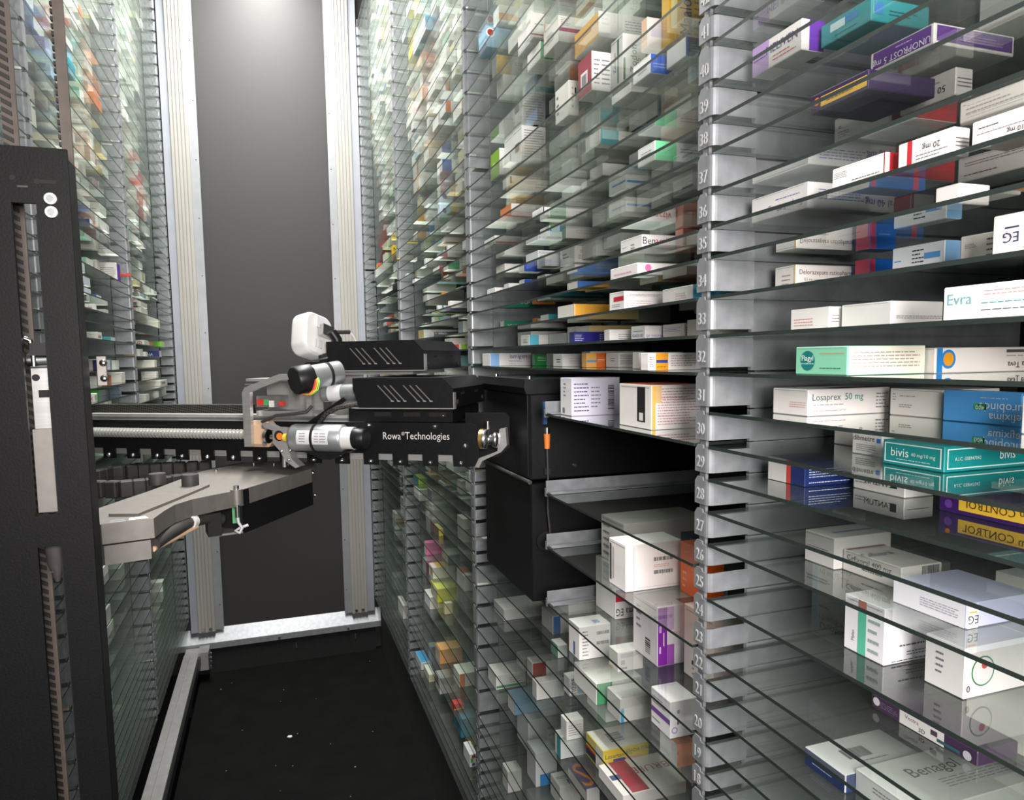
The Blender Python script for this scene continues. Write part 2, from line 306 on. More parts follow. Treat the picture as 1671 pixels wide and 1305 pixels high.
random.seed(11)
MISSING = {'A': [24, 26], 'B': [9, 12, 19, 21, 22, 24, 25, 27, 28, 29, 31, 44], 'C': [5, 6, 10], 'D': [7, 44], 'LA': [], 'LB': [], 'LC': [40], 'LD': []}
CARTONS = [
('A', 33, 0.3814, 0.2473, 0.0225, 0.0715, 0.0196, 'FBF9F8', 'long white carton with teal script and grey lines, third, shelf thirty-three, nearest right rack', [('e', 'txt', 'Evra', 0.15, 0.62, 0.34, '6FA8B0', 0), ('e', 'lin', 0.36, 0.66, 0.9, 0.86, 2, 'C8A0A0'), ('e', 'lin', 0.34, 0.42, 0.8, 0.52, 1, '4A9A9A'), ('e', 'lin', 0.34, 0.22, 0.8, 0.32, 1, '6a6a70')]),
('A', 34, 0.3922, 0.262, 0.0248, 0.0362, 0.0238, 'FBF3EE', 'large white carton with orange top, fifth from far post, shelf thirty-four, nearest right rack', [('t', 'pan', 0.1, 0.05, 1, 0.95, 'E8A060'), ('e', 'txt', 'EG', 0.3, 0.45, 0.24, '3a3a60', 1), ('e', 'pan', 0.2, 0.66, 0.42, 0.7, '3a3a60')]),
('A', 36, 0.3751, 0.2658, 0.027, 0.0343, 0.0135, 'E6DEDA', 'cream carton with black product line, sixth from far post, shelf thirty-six, nearest right rack', [('e', 'lin', 0.12, 0.62, 0.45, 0.75, 1, '2a2a30'), ('e', 'txt', '10 mg', 0.72, 0.25, 0.2, '2a2a30', 1), ('e', 'lin', 0.1, 0.4, 0.9, 0.5, 1, '77757a')]),
('A', 29, 0.4432, 0.2917, 0.0361, 0.0756, 0.015, '3A1560', 'purple carton with yellow lozenge panel, third from far post, shelf twenty-nine, nearest right rack', [('e', 'pan', 0.2, 0.2, 1, 0.82, 'F2C23C'), ('e', 'txt', 'exium CONTROL', 0.62, 0.55, 0.36, '5A3A10', 1), ('e', 'lin', 0.28, 0.7, 0.9, 0.78, 1, 'C08020'), ('e', 'dot', 0.1, 0.85, 0.12, 'E07A30'), ('e', 'dot', 0.1, 0.4, 0.2, '6A3A9A'), ('s', 'pan', 0, 0, 1, 1, '3FA8E0')]),
('A', 31, 0.4331, 0.2927, 0.0244, 0.0127, 0.0236, 'F6F0EC', 'white carton at the right frame edge, fourth from far post, shelf thirty-one, nearest right rack', []),
('A', 37, 0.4184, 0.2973, 0.0301, 0.0464, 0.0128, 'D8D0CA', 'cream carton with faint grey lines at the frame edge, shelf thirty-seven, nearest right rack', [('e', 'lin', 0.1, 0.3, 0.9, 0.7, 2, '77757a'), ('e', 'lin', 0.05, 0.75, 0.12, 0.9, 1, '77757a')]),
('A', 25, 0.4701, 0.3051, 0.0406, 0.0566, 0.0341, 'DED8D4', 'cream carton with grey print by the right edge, fourth, shelf twenty-five, nearest right rack', [('e', 'lin', 0.5, 0.2, 0.95, 0.4, 3, '6a6a6a'), ('e', 'lin', 0.05, 0.75, 0.3, 0.85, 1, '77757a')]),
('A', 27, 0.4001, 0.3094, 0.0593, 0.0549, 0.0161, 'C9CCEC', 'pale lilac carton with white end and EG mark, third, shelf twenty-seven, nearest right rack', [('e', 'pan', 0, 0, 0.98, 1, 'EFEDF4'), ('s', 'pan', 0, 0, 0.16, 1, 'F2F0F4'), ('s', 'txt', 'EG', 0.09, 0.35, 0.34, '3a3a44', 1), ('s', 'pan', 0.03, 0.62, 0.14, 0.68, 'E8B030'), ('e', 'lin', 0.4, 0.3, 0.9, 0.7, 4, '9a9aa8')]),
('A', 36, 0.3785, 0.3139, 0.0127, 0.0384, 0.0164, 'F2EEEA', 'white carton with a red wavy stripe on its end, fifth, shelf thirty-six, nearest right rack', [('e', 'pan', 0.18, 0, 0.27, 1, 'C02530'), ('e', 'txt', '20 mg', 0.62, 0.62, 0.22, '2a2a30', 1), ('e', 'lin', 0.35, 0.2, 0.9, 0.45, 2, '77757a'), ('s', 'lin', 0.1, 0.3, 0.9, 0.7, 3, '77757a')]),
('A', 36, 0.446, 0.3149, 0.0322, 0.0511, 0.0161, 'F2EEEA', 'white carton with grey small print by the frame edge, fourth, shelf thirty-six, nearest right rack', [('e', 'lin', 0.1, 0.6, 0.95, 0.8, 2, '77757a'), ('e', 'lin', 0.1, 0.2, 0.6, 0.35, 1, '77757a')]),
('A', 35, 0.3863, 0.3152, 0.0245, 0.016, 0.0119, 'E4DEDA', 'plain grey-white carton behind the glass, second from far post, shelf thirty-five, nearest right rack', []),
('A', 34, 0.4174, 0.3159, 0.0206, 0.0226, 0.0201, 'E8E2DE', 'grey-white carton with barcode edge, fourth from far post, shelf thirty-four, nearest right rack', [('e', 'lin', 0.15, 0.6, 0.5, 0.75, 3, '77757a'), ('e', 'lin', 0.78, 0.1, 0.98, 0.9, 5, '4a4a50')]),
('A', 25, 0.4112, 0.3178, 0.0579, 0.029, 0.0339, 'E6E2E0', 'white carton with green ring emblem and red cross, third, shelf twenty-five, nearest right rack', [('s', 'dot', 0.28, 0.5, 0.3, '3A7A50'), ('s', 'dot', 0.28, 0.5, 0.27, 'E0DCDA'), ('s', 'dot', 0.3, 0.62, 0.08, 'C04A40'), ('e', 'lin', 0.3, 0.3, 0.5, 0.8, 4, '77757a'), ('s', 'txt', '0', 0.06, 0.2, 0.14, '3a3a40', 0)]),
('A', 23, 0.4343, 0.3236, 0.0378, 0.0883, 0.0107, '3E2A46', 'dark purple carton with white middle panel, first from far post, shelf twenty-three, nearest right rack', [('e', 'pan', 0.3, 0.03, 0.72, 0.97, 'E6E2E0'), ('e', 'txt', 'Vectra', 0.42, 0.7, 0.3, '9A6A6A', 0), ('e', 'txt', '3D', 0.52, 0.3, 0.3, '3a2a3a', 0), ('e', 'pan', 0.6, 0.45, 0.66, 0.8, '4a3a4a'), ('e', 'dot', 0.06, 0.6, 0.3, 'DAD6DA'), ('e', 'lin', 0.1, 0.3, 0.28, 0.8, 4, '8a7a90'), ('e', 'pan', 0.66, 0.2, 0.86, 0.42, '2A5A60'), ('e', 'dot', 0.92, 0.4, 0.3, 'C8C4CC')]),
('A', 31, 0.4702, 0.3317, 0.0123, 0.058, 0.0225, '4F9FE4', 'sky blue carton with white upside-down name, third from far post, shelf thirty-one, nearest right rack', [('e', 'txt', 'aurobindo', 0.78, 0.52, 0.28, 'E8F2FC', 1), ('e', 'txt', 'cefixima', 0.84, 0.22, 0.26, 'E8F2FC', 1), ('e', 'pan', 0.42, 0.42, 0.58, 0.62, '3AA060'), ('e', 'txt', '400', 0.5, 0.5, 0.14, 'E8F2FC', 1), ('e', 'lin', 0.5, 0.78, 0.95, 0.85, 1, 'C8E0F8')]),
('A', 21, 0.4008, 0.3371, 0.1486, 0.0552, 0.0188, 'DDDCDA', 'large pale carton with grey lettering on top, second, shelf twenty-one, nearest right rack', [('t', 'txt', 'Benagol', 0.36, 0.62, 0.2, '5a544a', 0), ('t', 'lin', 0.3, 0.25, 0.8, 0.45, 4, '9a9a9a'), ('t', 'bar', 0.75, 0.1, 0.95, 0.35), ('e', 'lin', 0.3, 0.5, 0.7, 0.8, 2, '6a6a70')]),
('A', 30, 0.4264, 0.3507, 0.094, 0.0509, 0.0179, '118A8A', 'teal carton with white frames and lettering, third from far post, shelf thirty, nearest right rack', [('e', 'pan', 0.04, 0.12, 0.96, 0.16, 'E4F4F2'), ('e', 'pan', 0.04, 0.86, 0.96, 0.9, 'E4F4F2'), ('e', 'pan', 0.04, 0.12, 0.06, 0.9, 'E4F4F2'), ('e', 'pan', 0.94, 0.12, 0.96, 0.9, 'E4F4F2'), ('e', 'txt', 'bivis', 0.3, 0.55, 0.36, 'F0FAFA', 0), ('e', 'txt', '40 mg/10 mg', 0.68, 0.5, 0.15, 'D8F0EE', 0), ('e', 'lin', 0.25, 0.24, 0.85, 0.32, 1, 'C8E8E6'), ('s', 'pan', 0.02, 0.12, 0.98, 0.16, 'E4F4F2'), ('s', 'pan', 0.02, 0.86, 0.98, 0.9, 'E4F4F2'), ('s', 'pan', 0.02, 0.12, 0.03, 0.9, 'E4F4F2'), ('s', 'txt', 'bivis', 0.62, 0.55, 0.36, 'F0FAFA', 0), ('s', 'txt', 'A.I.C. 038947042', 0.22, 0.5, 0.14, 'D8F0EE', 0)]),
('A', 36, 0.379, 0.3621, 0.06, 0.046, 0.0152, 'F2EEEA', 'white carton with dark red corner, third from far post, shelf thirty-six, nearest right rack', [('s', 'pan', 0.05, 0, 1, 1, 'B01824'), ('e', 'pan', 0.97, 0, 1, 1, 'B01824'), ('e', 'lin', 0.05, 0.5, 0.3, 0.8, 4, '77757a'), ('e', 'lin', 0.4, 0.2, 0.9, 0.35, 1, '77757a')]),
('A', 34, 0.4404, 0.3684, 0.0141, 0.0436, 0.0242, 'EEF2F6', 'white carton with pale blue side and barcode, third, shelf thirty-four, nearest right rack', [('s', 'pan', 0.02, 0, 1, 1, '8FC0EE'), ('e', 'pan', 0.02, 0.15, 0.3, 0.28, 'A8D0F0'), ('e', 'pan', 0.63, 0.55, 0.92, 0.72, '5FA0E0'), ('e', 'lin', 0.4, 0.45, 0.62, 0.9, 4, '2a2a30'), ('e', 'lin', 0.05, 0.55, 0.25, 0.65, 1, '5FA0E0'), ('e', 'bar', 0.28, 0.02, 0.62, 0.2)]),
('A', 39, 0.4241, 0.3693, 0.0738, 0.0526, 0.0134, 'F2EEEA', 'white carton with purple framed panels, first from far post, shelf thirty-nine, nearest right rack', [('e', 'pan', 0.05, 0.1, 0.96, 0.92, '5B2A86'), ('e', 'txt', 'UNOPROST 5 mg', 0.5, 0.36, 0.34, 'F5F0FF', 1), ('e', 'lin', 0.42, 0.66, 0.75, 0.8, 1, 'D9C8F0'), ('s', 'pan', 0.03, 0.15, 0.97, 0.9, '5B2A86'), ('s', 'lin', 0.3, 0.3, 0.9, 0.7, 3, 'A88AC8')]),
('A', 25, 0.4038, 0.3734, 0.0699, 0.0371, 0.0419, 'F4F0F4', 'white carton with teal stripe and small prints, second, shelf twenty-five, nearest right rack', [('e', 'pan', 0.36, 0, 0.56, 0.85, '5FC0A0'), ('e', 'pan', 0.36, 0.85, 0.56, 1, 'B85030'), ('e', 'txt', 'Mylan', 0.25, 0.3, 0.07, '3a3a40', 2), ('e', 'lin', 0.62, 0.1, 0.9, 0.8, 4, '9ab0a8'), ('s', 'lin', 0.2, 0.28, 0.65, 0.36, 1, '5a5a60'), ('s', 'lin', 0.3, 0.12, 0.68, 0.22, 2, '5a5a60'), ('s', 'lin', 0.1, 0.03, 0.65, 0.08, 1, '5a5a60')]),
('A', 27, 0.4234, 0.3786, 0.0389, 0.0551, 0.0168, 'E9E3DE', 'cream carton with black name and purple top line, second, shelf twenty-seven, nearest right rack', [('e', 'txt', 'Cefixoral 400 mg', 0.46, 0.66, 0.26, '2a2a30', 0), ('e', 'lin', 0.35, 0.28, 0.7, 0.4, 1, '2a2a30'), ('t', 'txt', 'Cefixoral', 0.3, 0.6, 0.16, '6a6a6a', 0), ('s', 'bar', 0.5, 0.55, 0.95, 0.95), ('t', 'pan', 0.0, 0.9, 1, 0.96, '8A3A5A')]),
('A', 38, 0.4577, 0.38, 0.0162, 0.0459, 0.0189, 'DCD6D2', 'off-white carton with upside-down 50 mg print, third from far post, shelf thirty-eight, nearest right rack', [('e', 'txt', '50 mg', 0.66, 0.42, 0.25, '2a2a30', 1), ('e', 'lin', 0.1, 0.55, 0.8, 0.75, 2, '77757a'), ('e', 'lin', 0.1, 0.2, 0.5, 0.35, 1, '2a2a30'), ('s', 'lin', 0.1, 0.3, 0.9, 0.7, 3, '77757a')]),
('A', 32, 0.4547, 0.3849, 0.1426, 0.016, 0.0185, 'F2EAE4', 'white carton with blue and orange corner badge, second, shelf thirty-two, nearest right rack', [('s', 'pan', 0, 0, 0.05, 1, '2F86D0'), ('s', 'dot', 0.09, 0.55, 0.38, '2F86D0'), ('s', 'dot', 0.09, 0.55, 0.27, 'F0A020'), ('s', 'txt', '.aglina Teva', 0.62, 0.32, 0.26, '3a3230', 1), ('s', 'lin', 0.5, 0.62, 0.95, 0.7, 1, '8a7a70'), ('s', 'pan', 0.5, 0.78, 0.8, 0.9, '5a5450')]),
('A', 33, 0.4133, 0.3862, 0.049, 0.0457, 0.0179, 'F8F4F0', 'plain white carton with one dark line, second from far post, shelf thirty-three, nearest right rack', [('s', 'lin', 0.1, 0.3, 0.98, 0.45, 2, '6a6a70')]),
('A', 38, 0.3895, 0.3888, 0.06, 0.0546, 0.0131, '2D1A44', 'dark purple carton with yellow rounded panel, second from far post, shelf thirty-eight, nearest right rack', [('e', 'pan', 0.2, 0.18, 0.98, 0.72, 'E9B93A'), ('e', 'lin', 0.3, 0.3, 0.9, 0.55, 1, '7A5A20'), ('e', 'dot', 0.13, 0.55, 0.22, 'D9652B')]),
('A', 32, 0.3817, 0.3922, 0.0719, 0.0516, 0.0207, '7FC4A4', 'green and cream carton with teal disc, first from far post, shelf thirty-two, nearest right rack', [('e', 'dot', 0.25, 0.5, 0.36, '12706C'), ('e', 'txt', 'Flagyl', 0.25, 0.56, 0.2, 'E8F4F0', 0), ('e', 'lin', 0.1, 0.36, 0.4, 0.44, 1, 'BFE0D8'), ('e', 'lin', 0.5, 0.72, 0.95, 0.82, 1, 'D08060'), ('e', 'lin', 0.5, 0.2, 0.9, 0.3, 1, '1F6A5A'), ('s', 'pan', 0.01, 0.02, 0.99, 0.98, 'F6EEDC'), ('s', 'lin', 0.06, 0.25, 0.92, 0.85, 5, '9a968c')]),
('A', 21, 0.3923, 0.3933, 0.0768, 0.0424, 0.0143, 'D6D6D6', 'white carton with navy front, first from far post, shelf twenty-one, nearest right rack', [('e', 'pan', 0, 0, 1, 0.95, '1E2C5A'), ('e', 'lin', 0.2, 0.3, 0.7, 0.6, 2, 'B8C4E0'), ('s', 'pan', 0, 0, 0.25, 1, '2A3A6A'), ('t', 'bar', 0.25, 0.35, 0.55, 0.65), ('t', 'lin', 0.3, 0.2, 0.7, 0.3, 1, '77757a')]),
('A', 31, 0.477, 0.3964, 0.06, 0.0474, 0.0217, 'F4EEE8', 'cream carton with faint print, lid seam below, second, shelf thirty-one, nearest right rack', [('e', 'lin', 0.06, 0.55, 0.13, 0.85, 3, '8890c0'), ('e', 'lin', 0.2, 0.7, 0.6, 0.78, 1, '77757a'), ('e', 'lin', 0.2, 0.3, 0.45, 0.45, 2, '77757a')]),
('A', 29, 0.4546, 0.4063, 0.0298, 0.0507, 0.0165, 'EFEAE6', 'white carton with black logo block, second from far post, shelf twenty-nine, nearest right rack', [('e', 'pan', 0.74, 0.35, 0.86, 0.75, '26262a'), ('e', 'txt', 'TANTUM', 0.52, 0.5, 0.3, '4a443c', 1), ('e', 'lin', 0.05, 0.3, 0.3, 0.6, 2, '9a96a0'), ('s', 'lin', 0.1, 0.5, 0.9, 0.6, 1, '77757a')]),
('A', 40, 0.4113, 0.4098, 0.0539, 0.0486, 0.0163, '2E9AA0', 'teal carton with pale label near the top, second, shelf forty, nearest right rack', [('e', 'pan', 0.2, 0.45, 0.5, 0.8, 'CFE6E8'), ('e', 'pan', 0.5, 0.5, 0.75, 0.8, '3C86C0'), ('e', 'lin', 0.3, 0.15, 0.75, 0.3, 1, '0F5A60'), ('s', 'pan', 0.05, 0.3, 0.2, 0.8, '3C86C0'), ('s', 'lin', 0.3, 0.3, 0.8, 0.6, 2, '0F5A60')]),
('A', 35, 0.4282, 0.4222, 0.054, 0.0439, 0.01, '2F6FC4', 'blue carton with white end and pink edges, first, shelf thirty-five, nearest right rack', [('e', 'pan', 0, 0, 0.97, 1, 'E9E4E0'), ('e', 'lin', 0.3, 0.4, 0.8, 0.6, 1, '2a2a30'), ('s', 'pan', 0, 0, 0.08, 1, 'D8486A'), ('s', 'pan', 0.76, 0, 0.86, 1, 'D8486A'), ('s', 'lin', 0.25, 0.4, 0.6, 0.5, 1, '9CC0EA')]),
('A', 30, 0.4481, 0.4226, 0.06, 0.0301, 0.0178, 'F4F0EC', 'white carton with black script and blue square, second, shelf thirty, nearest right rack', [('e', 'txt', 'dibmetre', 0.4, 0.75, 0.24, '3a3a40', 0), ('e', 'pan', 0.82, 0.6, 0.95, 0.8, '2F7FD8'), ('e', 'lin', 0.15, 0.15, 0.8, 0.5, 4, '77757a')]),
('A', 27, 0.4156, 0.4347, 0.0582, 0.0326, 0.0255, 'DCD8D6', 'white carton behind the cream boxes, first from far post, shelf twenty-seven, nearest right rack', [('t', 'pan', 0.2, 0.4, 0.9, 0.5, '8a88b0'), ('e', 'lin', 0.1, 0.4, 0.8, 0.6, 2, '77757a')]),
('A', 33, 0.4071, 0.4377, 0.0123, 0.0426, 0.0176, 'FAF6F2', 'short white carton with faint red and grey print, first, shelf thirty-three, nearest right rack', [('e', 'lin', 0.1, 0.2, 0.6, 0.6, 3, 'D09090'), ('s', 'lin', 0.2, 0.3, 0.8, 0.7, 3, '77757a')]),
('A', 36, 0.4871, 0.4396, 0.0246, 0.016, 0.0126, 'F2EEEA', 'white carton with bright red end, second from far post, shelf thirty-six, nearest right rack', [('s', 'pan', 0, 0, 0.12, 1, 'C4202E'), ('e', 'pan', 0, 0, 1, 1, 'C4202E')]),
('A', 38, 0.4632, 0.4413, 0.06, 0.0565, 0.0201, 'F2EEEA', 'white carton with red band beside its corner, first, shelf thirty-eight, nearest right rack', [('s', 'pan', 0.05, 0, 1, 1, 'A8121C'), ('e', 'txt', 'o', 0.12, 0.6, 0.2, 'A8121C', 0), ('e', 'lin', 0.08, 0.15, 0.3, 0.45, 3, '77757a')]),
('A', 25, 0.4761, 0.4419, 0.0738, 0.0832, 0.0417, 'DCD8D4', 'tall grey-white carton with pale blue edge, first from far post, shelf twenty-five, nearest right rack', [('e', 'pan', 0, 0, 0.09, 1, 'A8CCDA'), ('e', 'txt', 'Duotens', 0.36, 0.72, 0.18, '3a3a40', 0), ('e', 'txt', '10 mg/5 mg', 0.34, 0.5, 0.13, '4a4a50', 0), ('e', 'lin', 0.12, 0.25, 0.3, 0.32, 1, '77757a')]),
('A', 36, 0.4006, 0.4563, 0.1008, 0.0682, 0.0203, 'F6F2F0', 'long white carton with blue upside-down print, first from far post, shelf thirty-six, nearest right rack', [('e', 'txt', 'Esopral 40 mg', 0.62, 0.35, 0.25, '3A3A9A', 1), ('e', 'lin', 0.45, 0.62, 0.9, 0.75, 1, '8A8AC0'), ('s', 'txt', 'Esopral 40 mg', 0.8, 0.4, 0.3, '3A3A9A', 1), ('s', 'lin', 0.1, 0.35, 0.55, 0.8, 4, '8A8AC0'), ('s', 'lin', 0.65, 0.65, 0.95, 0.75, 1, '8A8AC0')]),
('A', 31, 0.4073, 0.4585, 0.0854, 0.0418, 0.0217, 'FAF4F0', 'white carton with green and grey lettering, first from far post, shelf thirty-one, nearest right rack', [('s', 'txt', 'Losaprex', 0.22, 0.66, 0.26, '5a6a70', 0), ('s', 'txt', '50 mg', 0.55, 0.66, 0.26, '2F8A80', 0), ('s', 'lin', 0.06, 0.38, 0.42, 0.46, 1, '7a8a8a'), ('s', 'lin', 0.06, 0.15, 0.45, 0.25, 1, 'E0A8A0'), ('e', 'lin', 0.5, 0.3, 0.95, 0.55, 3, 'E0A8A0'), ('t', 'pan', 0.3, 0, 1, 0.25, '7A1E30'), ('s', 'lin', 0.82, 0.2, 0.98, 0.85, 5, '8a8a90')]),
('A', 40, 0.3977, 0.4636, 0.0214, 0.0595, 0.0234, 'F2EEEA', 'white carton with lilac end and purple side, first, shelf forty, nearest right rack', [('e', 'pan', 0, 0, 0.36, 1, 'C9A9DC'), ('e', 'txt', 'MELIVEN', 0.62, 0.62, 0.3, '5B2E8C', 0), ('s', 'pan', 0.33, 0, 1, 1, '6A2BB0'), ('e', 'lin', 0.45, 0.15, 0.9, 0.4, 2, 'D0605A'), ('e', 'lin', 0.05, 0.45, 0.3, 0.7, 2, '7A4AA0')]),
('A', 29, 0.418, 0.472, 0.0515, 0.0464, 0.021, '1B2F6E', 'navy carton with white end and red stripe, first, shelf twenty-nine, nearest right rack', [('e', 'pan', 0, 0, 0.52, 1, 'F2ECE8'), ('e', 'pan', 0.52, 0, 0.64, 1, 'E0483C'), ('s', 'lin', 0.08, 0.35, 0.95, 0.75, 4, 'D8E0F4'), ('s', 'lin', 0.08, 0.12, 0.95, 0.22, 1, 'F4F6FC')]),
('A', 34, 0.4847, 0.4761, 0.0279, 0.016, 0.0275, '1F6FD0', 'bright blue carton with pink edge, second from far post, shelf thirty-four, nearest right rack', [('s', 'pan', 0, 0, 0.2, 1, 'D8486A'), ('e', 'pan', 0, 0, 1, 1, 'D8486A'), ('s', 'lin', 0.3, 0.5, 0.9, 0.6, 1, 'A8CCF0')]),
('A', 30, 0.4793, 0.4832, 0.017, 0.0224, 0.0235, 'F6F0EA', 'small cream carton end, first from far post, shelf thirty, nearest right rack', []),
('A', 34, 0.4319, 0.5043, 0.0781, 0.0267, 0.0245, 'F8F3EE', 'white carton with beige edge stripe, first from far post, shelf thirty-four, nearest right rack', [('e', 'pan', 0.9, 0, 1, 1, 'EBCF9E'), ('s', 'txt', 'Delorazepam ratiopharm Italia', 0.5, 0.72, 0.17, '6A5040', 0), ('s', 'txt', '0,5 mg compresse', 0.27, 0.48, 0.1, '9A8A80', 0), ('e', 'lin', 0.35, 0.3, 0.8, 0.75, 3, 'B0A8A0'), ('s', 'lin', 0.2, 0.12, 0.4, 0.25, 1, '77757a')]),
('B', 20, 0.4327, 0.6172, 0.06, 0.0581, 0.0816, 'F4E8E2', 'large cream carton beside the numbered post, third from far post, shelf twenty, second right rack', [('e', 'pan', 0.28, 0.2, 0.4, 0.26, '2a2a2a'), ('e', 'lin', 0.3, 0.05, 0.36, 0.2, 2, '77757a')]),
('B', 34, 0.4026, 0.6175, 0.06, 0.0581, 0.0181, 'F4F0EE', 'white carton with cyan side, sixth from far post, shelf thirty-four, second right rack', [('s', 'pan', 0, 0, 1, 1, '58B8D8'), ('e', 'lin', 0.45, 0.3, 0.8, 0.7, 3, 'D8B0A8')]),
('B', 42, 0.3996, 0.6289, 0.0182, 0.0361, 0.0186, 'E8E8E8', 'white carton with navy side, fourth from far post, one above shelf forty-one, second right rack', [('s', 'pan', 0.0, 0, 1, 1, '1F2C4E'), ('s', 'pan', 0, 0, 0.12, 1, '2F62D0'), ('s', 'lin', 0.3, 0.3, 0.9, 0.7, 3, '8A98B8')]),
('B', 18, 0.3928, 0.6385, 0.0334, 0.0409, 0.042, 'F2EEEE', 'white carton with violet stripe and hexagon, second from far post, shelf eighteen, second right rack', [('e', 'pan', 0, 0.36, 1, 0.5, '7A4A9A'), ('e', 'lin', 0.08, 0.62, 0.8, 0.85, 3, '2a2a30'), ('e', 'lin', 0.05, 0.15, 0.5, 0.25, 1, '77757a'), ('s', 'dot', 0.16, 0.22, 0.11, '8A8AC8'), ('s', 'dot', 0.16, 0.22, 0.08, 'EFEBEC'), ('s', 'lin', 0.25, 0.3, 0.35, 0.9, 2, '77757a')]),
('B', 17, 0.4091, 0.6494, 0.0228, 0.0378, 0.0275, 'E0793A', 'orange carton with white end under the glass, fifth, one below shelf eighteen, second right rack', [('e', 'pan', 0, 0, 1, 1, 'D8D4D0')]),
('B', 23, 0.4448, 0.65, 0.0231, 0.053, 0.0599, 'F0661E', 'bright orange carton beside the numbered post, third from far post, shelf twenty-three, second right rack', [('e', 'lin', 0.1, 0.1, 0.25, 0.5, 3, 'F8B088'), ('e', 'lin', 0.4, 0.5, 0.8, 0.9, 4, 'F08A50')]),
('B', 32, 0.3766, 0.6601, 0.0652, 0.016, 0.0184, 'F8F4F0', 'white carton with orange panel and blue badge, seventh, shelf thirty-two, second right rack', [('s', 'pan', 0.14, 0, 0.37, 1, 'EFA022'), ('s', 'pan', 0.15, 0.42, 0.36, 0.6, '2A4A9A'), ('s', 'lin', 0.16, 0.15, 0.34, 0.26, 1, '6A4A10'), ('s', 'lin', 0.02, 0.2, 0.1, 0.8, 6, '2a2a30'), ('s', 'lin', 0.42, 0.2, 0.95, 0.9, 5, 'C8A098')]),
('B', 39, 0.3877, 0.6669, 0.0561, 0.0363, 0.0199, 'F2F4F0', 'white carton with mint green panel, third from far post, shelf thirty-nine, second right rack', [('s', 'pan', 0, 0, 0.46, 1, '7FE8A8'), ('s', 'lin', 0.55, 0.45, 0.95, 0.75, 2, '6a6a70'), ('e', 'lin', 0.2, 0.3, 0.8, 0.7, 3, '77757a')]),
('B', 38, 0.4386, 0.6717, 0.06, 0.0426, 0.0179, 'EAE4E6', 'white carton with purple bars, third from far post, shelf thirty-eight, second right rack', [('e', 'pan', 0.45, 0.25, 0.95, 0.4, '7A3A8A'), ('s', 'pan', 0.2, 0.4, 1, 0.8, '8A2A7A'), ('e', 'lin', 0.05, 0.55, 0.9, 0.85, 3, '77757a'), ('e', 'lin', 0.05, 0.1, 0.4, 0.3, 1, '2a2a30')]),
('B', 43, 0.4088, 0.6746, 0.0465, 0.016, 0.0549, 'E2B01E', 'tall yellow carton with black vertical name, eighth, two above shelf forty-one, second right rack', [('s', 'pan', 0.04, 0.3, 0.2, 0.9, 'EBDFA0'), ('s', 'txt', 'Maalox', 0.42, 0.62, 0.32, '2a2420', 2), ('s', 'pan', 0.5, 0.3, 0.58, 0.5, 'C03A28'), ('s', 'lin', 0.65, 0.2, 0.95, 0.9, 6, '8A6A10')]),
('B', 42, 0.3869, 0.6756, 0.0335, 0.0375, 0.0194, 'F0F0EE', 'white carton with blue middle, third from far post, one above shelf forty-one, second right rack', [('s', 'pan', 0.0, 0, 0.85, 1, '2F62D0'), ('s', 'lin', 0.1, 0.3, 0.7, 0.6, 2, 'A8C0F0'), ('e', 'lin', 0.3, 0.3, 0.8, 0.7, 3, '77757a')]),
('B', 30, 0.3911, 0.6783, 0.0628, 0.0751, 0.0492, 'F8F2EE', 'white carton with black bar and red text lines, second, shelf thirty, second right rack', [('e', 'pan', 0.58, 0.15, 0.82, 0.95, '1c1a1a'), ('e', 'pan', 0.64, 0.18, 0.76, 0.36, 'EDE8E4'), ('t', 'pan', 0, 0, 1, 1, 'C8582A'), ('s', 'pan', 0, 0, 0.08, 1, 'F2C060'), ('s', 'lin', 0.12, 0.1, 0.98, 0.95, 14, 'C89098'), ('s', 'lin', 0.12, 0.3, 0.6, 0.33, 1, 'C82A5A'), ('s', 'lin', 0.12, 0.7, 0.7, 0.73, 1, 'C82A5A'), ('s', 'pan', 0.08, 0.6, 0.2, 1, 'F2C88A')]),
('B', 35, 0.3772, 0.6845, 0.0757, 0.0645, 0.0132, 'EDE6E4', 'white carton with pink leaf mark, second from far post, shelf thirty-five, second right rack', [('s', 'dot', 0.17, 0.6, 0.3, 'E070A8'), ('s', 'txt', 'Nausin', 0.4, 0.5, 0.26, 'D07A9A', 1), ('e', 'lin', 0.15, 0.3, 0.85, 0.6, 1, 'D89AB8')]),
('B', 43, 0.3921, 0.6916, 0.022, 0.012, 0.0328, 'E6DEDA', 'white carton with peach end behind the yellow, seventh, two above shelf forty-one, second right rack', [('e', 'pan', 0, 0, 1, 1, 'E8C0A0')]),
('B', 36, 0.434, 0.6856, 0.0234, 0.016, 0.0255, 'EAA090', 'salmon carton with red lid edge, seventh from far post, shelf thirty-six, second right rack', [('t', 'pan', 0, 0, 1, 1, 'D83A2A'), ('s', 'lin', 0.1, 0.3, 0.9, 0.6, 2, 'C06050')]),
('B', 33, 0.44, 0.6912, 0.0193, 0.046, 0.0176, 'EFEBE8', 'white carton with violet line, fifth from far post, shelf thirty-three, second right rack', [('e', 'lin', 0.08, 0.5, 0.9, 0.8, 3, '9A9AC8'), ('s', 'lin', 0.1, 0.2, 0.9, 0.8, 4, '5a5a60')]),
